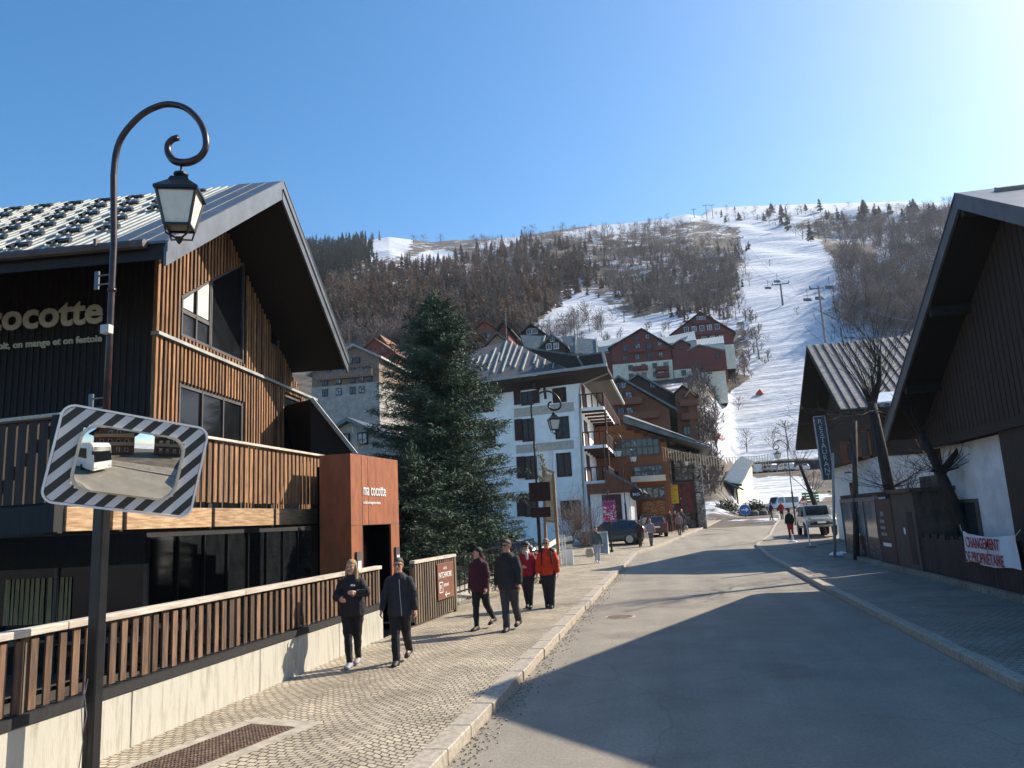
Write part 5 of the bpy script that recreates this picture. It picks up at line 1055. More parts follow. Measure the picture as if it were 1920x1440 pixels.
o = npmesh('shrubs', np.concatenate([v1_, v2_]), np.concatenate([f1_, f2_+len(v1_)]), M_ever, t)
p = G(1394, 970); p.y -= 2.6; sg = thing('blue_arrow_sign', 'round blue road sign with a white arrow pointing right in front of the planter', 'road sign', p)
zc = P(1394, 956, p.y).z-p.z
g = MB(); g.bar((0, 0, 0), (0, 0, zc), .09); g.build('post', M_frame, sg); g = MB(); g.lathe([(.56, -.03), (.56, .03)], (0, -.08, zc), 24, M=Matrix.Rotation(math.pi/2, 4, 'X')); g.build('disc', mat('road_blue', (.02, .14, .48), .4, var=.03), sg)
g = MB(); g.bar((-.36, -.13, zc), (.15, -.13, zc), .02, .13, up=(0, 0, 1)); g.prism([(.08, -.12, zc+.26), (.4, -.12, zc), (.08, -.12, zc-.26), (.08, -.12, zc-.1), (.2, -.12, zc), (.08, -.12, zc+.1)], (0, -.02, 0)); g.build('arrow', M_letterw, sg)
g = MB(); g.lathe([(.59, -.02), (.59, .02)], (0, -.075, zc), 24, M=Matrix.Rotation(math.pi/2, 4, 'X')); g.build('rim', M_letterw, sg)
# warning triangle and green boards
p = G(1506, 985); p = Vector((P(1506, 935, 62).x, 62, .62)); sg = thing('warning_triangle_sign', 'red edged triangular warning sign beside the parked off-roader', 'road sign', p)
zc, zt_ = P(1506, 944, 62).z-p.z, P(1506, 929, 62).z-p.z; w = P(1517, 944, 62).x-p.x
g = MB(); g.bar((0, .05, 0), (0, .05, zc), .06); g.build('post', M_frame, sg); g = MB(); g.prism([(-w, 0, zc), (w, 0, zc), (0, 0, zt_)], (0, .03, 0)); g.build('red_border', mat('sign_red', (.55, .02, .02), .4, var=.03), sg)
c_ = (zc*2+zt_)/3; s_ = .7; g = MB(); g.prism([(-w*s_, -.01, c_+(zc-c_)*s_), (w*s_, -.01, c_+(zc-c_)*s_), (0, -.01, c_+(zt_-c_)*s_)], (0, .005, 0)); g.build('white_field', M_letterw, sg)
g = MB(); g.bar((-.1, -.02, zc+.18), (.0, -.02, zc+.42), .02, .07); g.bar((.0, -.02, zc+.42), (.12, -.02, zc+.2), .02, .06); g.bar((.0, -.02, zc+.2), (.02, -.02, zc+.44), .02, .06); g.build('pictogram', M_black, sg)
t = thing('green_route_board', 'green slatted route board standing behind the red edged warning triangle', 'sign board', Vector((P(1519, 950, 72).x, 72, .88)))
a, b = P(1505, 944, 72)-Vector(t.location), P(1534, 922, 72)-Vector(t.location); g = MB()
for k in range(4): z = a.z+(b.z-a.z)*k/4; g.bx(a.x, b.x, -.05, 0, z+.03, z+(b.z-a.z)/4-.03)
g.build('boards', mat('board_green', (.06, .28, .07), .5, var=.15), t); g = MB(); g.bar((a.x+.3, .02, 0), (a.x+.3, .02, b.z), .08); g.bar((b.x-.3, .02, 0), (b.x-.3, .02, b.z), .08); g.build('posts', M_frame, t)
# ------------------------------------------------------------------ forests on the hillside (uncountable masses)
def scatter(poly, n, seed):
    rr = np.random.default_rng(seed); xs = [p[0] for p in poly]; ys = [p[1] for p in poly]; X = np.empty(0); Y = np.empty(0)
    while len(X) < n:
        a = rr.uniform(min(xs), max(xs), n*2); b = rr.uniform(min(ys), max(ys), n*2); k = inpoly(a, b, poly); k &= (np.sin(a*.061+b*.05)+np.sin(a*.023-b*.083+1)+rr.normal(0, .9, len(a)) > -1.0); X = np.concatenate([X, a[k]]); Y = np.concatenate([Y, b[k]])
    X = X[:n]+rr.normal(0, 11, n); Y = Y[:n]+rr.normal(0, 5, n)
    x, y, d = march(X, Y); k = ~np.isnan(d); return x[k], y[k]
def conifer(h, r, n, seed, bare=.5):
    rr = np.random.default_rng(seed); V = []; Fc = []
    for i in range(n):
        f = rr.uniform(.08, 1)**.8; z = h*f; R = r*(1-f)**.75+.18; a = rr.uniform(0, 6.283); dr = np.array([math.cos(a), math.sin(a), 0]); sd_ = np.array([-math.sin(a), math.cos(a), 0])
        R *= rr.uniform(.5, 1.2); w = R*.34+.08; b = np.array([0, 0, z]); tip = b+dr*R+np.array([0, 0, -R*.35+rr.uniform(-.1, .3)]); k = len(V)
        V += [b-sd_*w*.3, b+sd_*w*.3, (b+tip)/2+sd_*w+np.array([0, 0, .1]), tip, (b+tip)/2-sd_*w+np.array([0, 0, .1])]; Fc += [[k, k+1, k+2], [k, k+2, k+4], [k+2, k+3, k+4]]
    k = len(V); V += [np.array([-.12, 0, -.5]), np.array([.12, 0, -.5]), np.array([0, 0, h*.93])]; Fc.append([k, k+1, k+2]); k = len(V); V += [np.array([0, -.12, -.5]), np.array([0, .12, -.5]), np.array([0, 0, h*.95])]; Fc.append([k, k+1, k+2])
    return np.array(V), np.array(Fc)
def bare(h, n, seed, spread=.3, w=.05):
    rr = np.random.default_rng(seed); V = []; Fc = []; nf = n*7
    def tw(a, b, w0, w1):
        d = b-a; s = np.cross(d, rr.normal(size=3)); s /= np.linalg.norm(s)+1e-9; k = len(V); V.extend([a-s*w0, a+s*w0, b+s*w1, b-s*w1]); Fc.append([k, k+1, k+2]); Fc.append([k, k+2, k+3])
    top = np.array([rr.normal(0, .03)*h, rr.normal(0, .03)*h, h*.9]); tw(np.array([0, 0, -.5]), top, w*3, w)
    for i in range(n):
        f = rr.uniform(.2, 1); b = top*f; a = rr.uniform(0, 6.283); L = h*spread*(1.15-f*.6)*rr.uniform(.5, 1.2); e = b+np.array([math.cos(a)*L, math.sin(a)*L, L*rr.uniform(.6, 1.6)]); tw(b, e, w*1.3, w*.5)
        for j in range(5): s = rr.uniform(.25, 1); q = b+(e-b)*s; a2 = a+rr.normal(0, .9); L2 = L*rr.uniform(.2, .5); tw(q, q+np.array([math.cos(a2)*L2, math.sin(a2)*L2, L2*rr.uniform(.4, 1.8)]), w*.7, w*.35)
    for i in range(nf):
        u = rr.normal(size=3); u /= np.linalg.norm(u); q = np.array([0, 0, h*.62])+u*np.array([h*.30, h*.30, h*.34])*rr.uniform(.45, 1.05); d = (u*.6+rr.normal(0, .5, 3)+np.array([0, 0, .5])); d /= np.linalg.norm(d); tw(q, q+d*h*rr.uniform(.05, .13), w*.8, w*.3)
    return np.array(V), np.array(Fc)
def forest(name, protos, xs, ys, m, smin, smax, seed, kind='stuff'):
    rr = np.random.default_rng(seed); VV = []; FF = []; n0 = 0; zs = height(xs, ys)
    for x, y, z in zip(xs, ys, zs):
        V, Fc = protos[rr.integers(len(protos))]; s = rr.uniform(smin, smax); a = rr.uniform(0, 6.283); c, q = math.cos(a), math.sin(a)
        W_ = V*s*np.array([1, 1, rr.uniform(.9, 1.15)]); W_ = np.stack([W_[:, 0]*c-W_[:, 1]*q+x, W_[:, 0]*q+W_[:, 1]*c+y, W_[:, 2]+z-.3], 1); VV.append(W_); FF.append(Fc+n0); n0 += len(V)
    return tag(npmesh(name, np.concatenate(VV), np.concatenate(FF), m), kind=kind)
M_larch = mat('larch_twigs', (.31, .215, .15), .9, col2=(.115, .092, .078), scale=.03, per=.4, detail=3)
M_spr = mat('dark_spruce_needles', (.055, .085, .045), .9, col2=(.025, .045, .028), scale=.06, per=.45, detail=3)
M_twig = mat('grey_twigs', (.22, .165, .135), .9, col2=(.10, .08, .075), scale=.03, per=.4, detail=3)
larch = [conifer(11, 2.9, 120, k) for k in range(7)]; spruce = [conifer(12, 2.3, 120, 20+k) for k in range(4)]; bares = [bare(8, 16, 40+k) for k in range(8)]
LARCH = [(606,560),(640,520),(700,500),(745,520),(760,495),(840,495),(900,470),(985,455),(1050,460),(1110,470),(1100,540),(1060,560),(1010,600),(1000,640),(900,650),(760,650),(615,625)]
x, y = scatter(LARCH, 1350, 1); forest('larch_forest', larch, x, y, M_larch, .5, 1.2, 1)
x2q, y2q = scatter(LARCH, 420, 18); forest('bare_trees_among_larches', bares, x2q, y2q, M_twig, .8, 1.4, 21)
x, y = scatter(LARCH, 260, 8); forest('spruce_among_larches', spruce, x, y, M_spr, .6, 1.0, 3)
x, y = scatter([(560,455),(690,452),(684,500),(640,508),(590,545),(560,540)], 520, 2); forest('spruce_forest', spruce, x, y, M_spr, .8, 1.3, 2)
x1_, y1_ = scatter([(1090,470),(1210,440),(1385,470),(1392,545),(1385,590),(1290,590),(1200,590),(1120,540)], 780, 3)
x2_, y2_ = scatter([(1575,445),(1700,400),(1800,400),(1800,500),(1740,640),(1680,640),(1580,620),(1570,520)], 900, 4)
x3_, y3_ = scatter([(1520,430),(1600,425),(1700,420),(1790,395),(1790,440),(1560,455)], 260, 5)
x4_, y4_ = scatter([(880,455),(1010,445),(1210,425),(1300,420),(1300,440),(1100,462),(900,475)], 200, 6)
x6_, y6_ = scatter([(1296,690),(1380,690),(1400,700),(1335,760),(1345,850),(1348,925),(1318,935),(1316,850),(1300,780)], 190, 15); x7_, y7_ = scatter([(1380,590),(1420,600),(1430,690),(1370,700),(1385,640)], 50, 16); x8_, y8_ = scatter([(640,650),(760,640),(1120,620),(1400,600),(1300,700),(620,720)], 150, 17)
forest('hillside_scrub', [bare(2.6, 9, 60+k, .35, .05) for k in range(5)], np.concatenate([x6_, x7_, x8_]), np.concatenate([y6_, y7_, y8_]), M_twig, .6, 1.7, 9)
x5_, y5_ = scatter([(600,640),(780,640),(1000,655),(1000,640),(1130,600),(1130,640),(700,662)], 120, 12)
forest('bare_woodland', bares, np.concatenate([x1_, x2_, x3_, x4_, x5_]), np.concatenate([y1_, y2_, y3_, y4_, y5_]), M_twig, .7, 1.35, 5)
x, y = scatter([(1110,460),(1390,465),(1390,600),(1240,600),(1120,560)], 240, 31); forest('russet_thicket', larch, x, y, mat('russet_twigs', (.15, .085, .055), .9, col2=(.07, .045, .035), scale=.05, per=.4), .3, .62, 8)
# trees one can tell apart along the crest and on the piste
def crest(px, py, proto, m, sc, label, seed, grp, name):
    a, b, d = march(np.array([float(px)]), np.array([float(py)]))
    k = 0
    while np.isnan(d[0]) and k < 30: k += 1; a, b, d = march(np.array([float(px)]), np.array([float(py+k*2)]))
    if np.isnan(d[0]): return
    z = float(height(a, b)[0]); o = bpy.data.objects.new(name, proto.data); COL.objects.link(o); o.location = (a[0], b[0], z-.4); o.rotation_euler.z = seed*1.7; wd_ = 1.25+.5*((seed*37) % 10)/10; o.scale = (sc*wd_, sc*wd_, sc); tag(o, label, 'tree', grp)
def proto_mesh(nm, VF, m): o = npmesh(nm, VF[0], VF[1], m); COL.objects.unlink(o); return o
pl_, ps_, pb_ = proto_mesh('larch_tree', larch[0], M_larch), proto_mesh('spruce_tree', spruce[0], M_spr), proto_mesh('bare_tree', bares[1], M_twig)
r = random.Random(12)
for i, px in enumerate((642, 655, 668, 680)): crest(px, 452, ps_, M_spr, 1.2, 'dark spruce on the skyline at the far left end of the ridge', i, 'spruces on the left skyline', 'spruce_tree')
for i, px in enumerate((776, 795, 826, 886, 905)): crest(px, 458, pb_, M_twig, 1.5, 'lone bare tree standing on the left part of the ridge against the sky', i, 'bare trees on the left ridge', 'bare_tree')
for i, px in enumerate((985, 1000, 1055, 1075, 1140, 1165, 1190, 1210, 1235, 1250)): crest(px, 440, pb_, M_twig, 1.5+.3*r.random(), 'bare tree on the middle of the ridge against the sky', i, 'bare trees on the middle ridge', 'bare_tree')
for i in range(110):
    px = r.uniform(1340, 1790); py = r.uniform(392, 424); crest(px, py, (pb_, ps_, pb_, pl_, pb_)[i % 5], None, r.uniform(.5, 1.3), 'small dark tree scattered on the bright snowfield under the summit', i, 'trees dotted on the summit snowfield', ('bare_tree', 'spruce_tree', 'bare_tree', 'larch_tree', 'bare_tree')[i % 5])
for i, (px, py, s) in enumerate(((1478, 432, 2.0), (1492, 442, 1.6), (1505, 448, 1.8), (1520, 452, 1.6), (1536, 450, 2.1), (1548, 456, 1.8))): crest(px, py, (ps_, pb_, pb_)[i % 3], None, s*.8, 'dark tree in the clump at the top right edge of the piste', i, 'trees at the top edge of the piste', ('spruce_tree', 'bare_tree', 'bare_tree')[i % 3])
for i, (px, py, s) in enumerate(((1424, 672, 1.3), (1414, 660, 1.), (1443, 500, .55), (1495, 590, .5), (1560, 600, .6), (1380, 600, 1.), (1365, 610, .9), (1350, 600, .8), (1340, 830, .8), (1400, 845, .7), (1450, 848, .8), (1480, 845, .9), (1150, 610, 1.), (1170, 605, 1.1), (1120, 622, .9), (1100, 600, 1.1), (1078, 615, 1.1), (1385, 770, .5))):
    crest(px, py, pb_, None, s, 'bare young tree standing in the snow on or beside the piste', i, 'bare trees in the snow by the piste', 'bare_tree')
# ------------------------------------------------------------------ chairlift
def gpt(px, py):
    a, b, d = march(np.array([float(px)]), np.array([float(py)])); return Vector((a[0], b[0], float(height(a, b)[0])))
M_lift = mat('lift_steel', (.10, .12, .14), .5, metal=.4)
py_ = []
for k, (px, pb, pt, arm, lab) in enumerate(((1468, 573, 531, 3.2, 'T shaped grey chairlift pylon in the middle of the snow slope'), (1388, 492, 445, 3.2, 'tall chairlift pylon on the left edge of the upper piste'), (1326, 412, 384, 3.5, 'twin armed chairlift pylon on the skyline at the left of the summit'), (1337, 410, 384, 3.0, 'second chairlift pylon on the skyline just right of the twin armed one'), (1302, 410, 392, 2.4, 'lowest skyline chairlift pylon, left of the other two'))):
    b = gpt(px, pb); h = P(px, pt, b.y).z-b.z; t = thing('chairlift_pylon', lab, 'chairlift pylon', b, group='chairlift pylons'); g = MB(); g.tube([(0, 0, -1), (0, 0, h)], [.42, .3], 8); g.build('mast', M_lift, t)
    g = MB(); g.bar((-arm, 0, h-.3), (arm, 0, h-.3), .35, .4)
    for s in (-1, 1): g.bar((s*arm, -1.6, h-.1), (s*arm, 1.6, h-.1), .25, .3); g.bar((s*arm*.6, 0, h-.3), (0, 0, h+.9), .12); g.bar((s*arm, -.2, h-.2), (s*arm, -.2, h+.9), .12)
    g.build('crossarm', M_lift, t); py_.append((Vector((b.x, b.y, b.z+h)), arm))
wp = P(1573, 838, 120); t = thing('lift_cable_mast', 'tall slim grey mast rising behind the tin roof, with cables running down to the right', 'mast', (wp.x, 120, 4)); zt_ = P(1573, 532, 120).z-4
g = MB(); g.tube([(0, 0, 0), (0, 0, zt_)], [.26, .15], 8); g.build('shaft', mat('weathered_mast', (.30, .25, .2), .7), t); g = MB(); g.bar((-1.3, 0, zt_-.4), (.8, 0, zt_-.4), .12, .16); g.bar((-1.2, -.5, zt_-.5), (-1.2, .5, zt_+.2), .15, .25); g.build('sheave_head', M_lift, t)
def cable(a, b, sag, lab, rad=.05):
    q = MB(); n_ = 16; q.tube([a.lerp(b, i/n_)-Vector((0, 0, sag*4*(i/n_)*(1-i/n_))) for i in range(n_+1)], rad, 4); o = q.build('lift_cable', M_lift, None); tag(o, lab, 'cable', 'chairlift cables')
top = Vector((wp.x, 120, 4+zt_-.3))
chairs = []
for s in (-1, 1):
    p = [py_[2][0]+Vector((s*3.2, 0, 0)), py_[1][0]+Vector((s*3.2, 0, 0)), py_[0][0]+Vector((s*3.2, 0, 0))]
    cable(p[0], p[1], 4, 'thin chairlift cable between the skyline pylon and the upper piste pylon', .07); cable(p[1], p[2], 4, 'thin chairlift cable running over the piste between two pylons', .06)
    cable(p[2], top+Vector((s*1.3, 0, 0)), 3, 'thin chairlift cable from the slope pylon down to the grey mast', .04)
cable(top+Vector((1.2, 0, 0)), P(1722, 603, 80), 1, 'dark cable running from the grey mast down to the right behind the big chalet', .05); cable(top+Vector((-1.2, 0, -3)), P(1702, 618, 80), 1, 'lower dark cable running from the grey mast down to the right', .05)
ch0 = None
for i, (px, py, Y, lab) in enumerate(((1440, 536, 320, 'chairlift chair hanging left of the T shaped pylon'), (1457, 524, 325, 'chairlift chair just above the T shaped pylon'), (1514, 557, 250, 'chairlift chair over the snow, left one of the pair right of the pylon'), (1536, 554, 245, 'chairlift chair over the snow, right one of the pair right of the pylon'), (1555, 533, 230, 'chairlift chair hanging next to the tall grey mast'), (1380, 457, 520, 'chairlift chair left of the upper piste pylon'), (1404, 457, 520, 'chairlift chair right of the upper piste pylon'), (1390, 467, 500, 'chairlift chair just below the upper piste pylon'), (1368, 425, 640, 'tiny chairlift chair below the skyline pylons'))):
    p = P(px, py, Y); s = Y/270
    if ch0 is None:
        ch0 = thing('lift_chair', lab, 'chairlift chair', p, .3, 'chairs of the chairlift'); g = MB(); g.bar((0, 0, 0), (0, 0, 2.6), .1); g.bar((0, 0, 0), (.0, .4, -.3), .1); g.build('hanger', M_lift, ch0)
        g = MB(); g.box((0, 0, -1.2), (2.5, .9, .15)); g.box((0, .45, -.75), (2.5, .12, .8)); g.bar((-1.2, .4, -.3), (1.2, .4, -.3), .09); g.bar((-1.2, .4, -.3), (-1.25, -.4, -1.2), .08); g.bar((1.2, .4, -.3), (1.25, -.4, -1.2), .08); g.bar((-1.25, -.7, -.8), (1.25, -.7, -.8), .08); g.build('seat', M_lift, ch0); c = ch0
    else: c = copy_tree(ch0); c.location = p; c['label'] = lab
    c.scale = (1.0, 1.0, 1.0)
# ------------------------------------------------------------------ big spruce
sx, sy = P(828, 900, 27).x, 27.
t = thing('blue_spruce', 'large dense blue green spruce with drooping layered branches in front of the white hotel', 'tree', (sx, sy, 0))
zs = P(812, 556, 27).z
g = MB(); g.tube([(0, 0, -.3), (.1, 0, zs*.5), (0, 0, zs*.97)], [.28, .16, .03], 10); g.build('trunk', M_bark, t, smooth=True)
def spruce_big(H_, R_, nb, seed):
    rr = np.random.default_rng(seed); V = []; tub = MB()
    pts = []; dirs = []; siz = []
    for i in range(nb):
        f = (i+rr.uniform())/nb; z = .3+(H_-.5)*f; R = R_*(1-f)**.56*rr.uniform(.66, 1.16)+.22; a = i*2.399+rr.normal(0, .3); dx, dy = math.cos(a), math.sin(a)
        dro = -.22+.50*f; n_ = max(4, int(R/.17)); prev = np.array([0, 0, z]); 
        tip = np.array([dx*R, dy*R, z+R*dro+.15])
        tub.tube([(0, 0, z), (dx*R*.5, dy*R*.5, z+R*dro*.35-.10*R*.3), tuple(tip)], [.035, .02, .006], 4)
        for k in range(n_):
            s = (k+.6)/n_; c = np.array([dx*R*s, dy*R*s, z+R*(dro*s*(.5+.5*s))-.06*math.sin(s*3.1)*R]); wd = (.18+.42*(1-abs(s-.45)))*min(1, R/1.6)
            m_ = 10
            for q in range(m_):
                sd_ = rr.choice([-1, 1]); ang = a+sd_*rr.uniform(.35, 1.2); L = wd*rr.uniform(.6, 1.2); d_ = np.array([math.cos(ang), math.sin(ang), rr.uniform(-.35, .25)]); 
                c2 = c+rr.normal(0, .05, 3); e = c2+d_*L
                for u in range(5):
                    b_ = c2+(e-c2)*(u+.6)/5; dv = d_*.6+rr.normal(0, .42, 3)+np.array([0, 0, -.05]); pts.append(b_); dirs.append(dv/np.linalg.norm(dv)); siz.append(rr.uniform(.09, .17))
    for k in range(500):   # upright leader shoots near the top
        a = rr.uniform(0, 6.283); f = rr.uniform(.86, 1.0); R = R_*(1-f)**.62*.8; pts.append(np.array([math.cos(a)*R*rr.uniform(0, 1), math.sin(a)*R*rr.uniform(0, 1), H_*f+rr.uniform(-.2, .35)])); dv = np.array([rr.normal(0, .25), rr.normal(0, .25), 1.]); dirs.append(dv/np.linalg.norm(dv)); siz.append(rr.uniform(.1, .22))
    p = np.array(pts); d_ = np.array(dirs); s = np.array(siz)[:, None]; q = np.cross(d_, rr.normal(size=d_.shape)); q /= np.linalg.norm(q, axis=1)[:, None]
    V = np.stack([p-q*s*.11, p+q*s*.11, p+d_*s*.6+q*s*.09, p+d_*s], 1)
    return V.reshape(-1, 3), np.arange(len(V)*4).reshape(-1, 4), tub
M_bspr = mat('blue_spruce_needles', (.08, .125, .068), .75, col2=(.024, .046, .030), scale=1.1, per=.45, detail=4, contrast=(.35, .6))
V, Fc, tub = spruce_big(zs, 3.15, 330, 3); tub.build('limbs', M_bark, t); npmesh('crown', V, Fc, M_bspr, t)
t = thing('young_spruce', 'smaller shaded spruce between the rusty portal and the big blue green one', 'tree', (P(775, 1000, 23.5).x, 23.5, 0))
V, Fc, tub = spruce_big(4.6, 2.2, 80, 5); tub.build('limbs', M_bark, t); npmesh('crown', V, Fc, M_bspr, t); g = MB(); g.tube([(0, 0, -.3), (0, 0, 4.4)], [.12, .02], 8); g.build('trunk', M_bark, t)
# ------------------------------------------------------------------ near bare trees and shrubs
def shoots(name, lab, loc, trunk, heads, seed, m, cat='tree', lean=None):
    """trunk: list of (x,y,z,r); heads: list of (index point, n, length, spread, up)"""
    rr = random.Random(seed); t = thing(name, lab, cat, loc); g = MB()
    for tr in trunk: g.tube([p[:3] for p in tr], [p[3] for p in tr], 10)
    if trunk: g.build('trunk', m, t, smooth=True)
    c = MB()
    for (o, n, L, sp, up, r0) in heads:
        for i in range(n):
            a = rr.uniform(0, 6.283); d = Vector((math.cos(a)*sp*rr.uniform(.2, 1), math.sin(a)*sp*rr.uniform(.2, 1), up*rr.uniform(.6, 1.1))).normalized(); l = L*rr.uniform(.55, 1.1); p = Vector(o)+d*.03; pts = [p]; dd_ = d.copy()
            ns = 7
            for k in range(ns):
                dd_ = (dd_+Vector((rr.gauss(0, .12), rr.gauss(0, .12), rr.gauss(.05, .06)))).normalized(); p = p+dd_*l/ns; pts.append(p)
                if k > 0 and rr.random() < .75:
                    e = (dd_+Vector((rr.gauss(0, .7), rr.gauss(0, .7), rr.gauss(.1, .4)))).normalized(); q = p+e*l*.16; q2_ = q+(e+Vector((0, 0, .35))).normalized()*l*.14; c.tube([p, q, q2_], [r0*.45, r0*.3, r0*.12], 3, cap=False)
                    for u in range(2): e2_ = (e+Vector((rr.gauss(0, .6), rr.gauss(0, .6), rr.gauss(.1, .5)))).normalized(); c.tube([q, q+e2_*l*.12], [r0*.3, r0*.12], 3, cap=False)
            c.tube(pts, [r0*(1-.8*k/ns) for k in range(ns+1)], 4, cap=False)
    c.build('crown', m, t); return t
b = Vector((7.35, 28.4, .1)); w1, w2_ = P(1640, 745, 28), P(1655, 740, 28)
hd = P(1640, 750, 28)-b; hd.y = 0
shoots('pollarded_tree', 'tall pollarded bare tree with a thick leaning trunk before the street restaurant', b, [[(.35, 0, -.2, .28), (.2, 0, 1.2, .23), (-.05, 0, 2.4, .20), (hd.x*.6, 0, 4.0, .17), (hd.x, 0, hd.z, .14)], [(hd.x, 0, hd.z-.1, .14), (hd.x+.35, .1, hd.z+.7, .09), (hd.x+.5, .1, hd.z+1.6, .06)], [(hd.x, 0, hd.z-.1, .12), (hd.x-.2, .1, hd.z+.5, .07)]],
       [((hd.x, 0, hd.z), 22, 3.4, 1.0, 1.1, .02), ((hd.x+.4, .1, hd.z+1.2), 14, 2.6, .8, 1.2, .016), ((hd.x, 0, hd.z-.3), 20, 2.6, 1.6, -.25, .016), ((-.05, 0, 2.6), 16, 2.2, 1.6, .25, .014)], 3, M_barkd)
shoots('leaning_tree', 'dark leaning tree trunk with forked stumps in front of the grey plaster wall', (8.1, 24.6, .1), [[(.25, 0, -.2, .20), (.1, 0, 1.2, .16), (-.25, 0, 2.6, .14), (-.7, 0, 4.1, .10)], [(-.3, 0, 2.9, .12), (.2, 0, 3.5, .07), (.45, 0, 3.9, .04)]], [((-.3, 0, 2.9), 22, 1.8, 1.5, .3, .014), ((-.7, 0, 4.0), 10, 1.6, 1., 1., .014)], 5, M_barkd)
shoots('garden_tree', 'small bare branching tree standing before the white restaurant wall', (P(1705, 950, 31).x, 31, 1.0), [[(0, 0, -1.2, .12), (0, 0, .8, .09), (.05, 0, 1.6, .06)]], [((0, 0, .8), 26, 2.0, 1.5, .7, .014), ((0, 0, 1.5), 14, 1.4, 1., 1., .012)], 9, M_barkd)
shoots('roadside_tree', 'slender leaning bare tree beside the parked off-roader at the restaurant corner', (P(1545, 985, 52).x, 52, .35), [[(0, 0, -.2, .2), (-.4, 0, 2, .16), (-1.0, 0, 4.5, .10)]], [((-.5, 0, 2.6), 14, 2.2, 1.2, .8, .02), ((-1, 0, 4.4), 12, 2.0, 1, 1, .016)], 13, M_barkd)
hb = P(1080, 985, 50); shoots('round_bare_bush', 'round leafless bush of fine upright twigs against the white hotel wall', (hb.x, 50, .3), [], [((-.5, 0, 0), 45, 3.5, .9, 1.2, .018), ((.5, .2, 0), 45, 3.5, .9, 1.2, .018), ((.1, 0, 1.1), 70, 2.0, 1.3, .9, .013)], 21, mat('bush_twigs', (.27, .205, .17), .9, var=.25), 'shrub')
shoots('pale_bare_shrub', 'tangle of pale upright bare stems behind the rusty portal', (P(655, 850, 30).x, 30, .5), [], [((-1.2, 0, 0), 50, 4.4, .6, 1.6, .016), ((.4, 0, 0), 60, 4.6, .6, 1.6, .016)], 23, mat('pale_twigs', (.34, .28, .2), .9, var=.2), 'shrub')
shoots('tall_bare_poplar', 'tall thin bare sapling cluster in front of the tin roof', (P(1625, 800, 44).x, 33.5, 3.0), [], [((0, 0, 0), 26, 6.0, .45, 1.6, .016)], 27, mat('warm_twigs', (.22, .15, .11), .9, var=.2), 'shrub')
# low hedge of far bushes near the parking bank
t = thing('parking_wall', 'long dark retaining wall of the upper car park below the ski slope', 'wall', P(1440, 880, 176)-Vector((0, 0, 2)))
g = MB(); O2 = Vector(t.location); g.prism([P(x_, y_, 176)-O2 for x_, y_ in ((1312, 905), (1572, 905), (1572, 861), (1450, 865), (1400, 869), (1345, 878), (1312, 890))], (0, 1.2, 0)); g.build('wall_face', mat('dark_rock_wall', (.07, .07, .075), .9, var=.4, scale=.6, bump=.5), t)

for i, (px, py_q, lab) in enumerate(((1425, 737, 'small orange red marker cone on the lower piste'), (1343, 822, 'dark red peaked pad on the snow above the lift station'))):
    b = gpt(px, py_q); g = MB(); g.lathe([(1.3, 0), (1.0, .5), (.1, 1.5)], k=6); o = g.build('piste_marker', mat('marker_red', (.5, .06, .03), .7), None); o.location = b; tag(o, lab, 'marker')
a, b = P(1240, 838, 62), P(1442, 852, 62); t = thing('string_lights', 'unlit festive light frames strung on a cable across the far end of the street', 'light decoration', a)
g = MB(); n_ = 40; g.tube([a.lerp(b, i/n_)-a-Vector((0, 0, 1.2*(i/n_)*(1-i/n_)*4*.4)) for i in range(n_+1)], .012, 4)
for i in range(n_):
    f = (i+.5)/n_; p = a.lerp(b, f)-a-Vector((0, 0, 1.2*f*(1-f)*1.6)); w_ = .085; h_ = (.75 if i % 4 else 1.1)
    g.tube([p, p+Vector((0, 0, -h_)), p+Vector((w_*2, 0, -h_-.02)), p+Vector((w_*2, 0, 0))], .014, 3)
g.build('wire_frames', mat('pale_wire', (.55, .48, .34), .4, metal=.3), t)
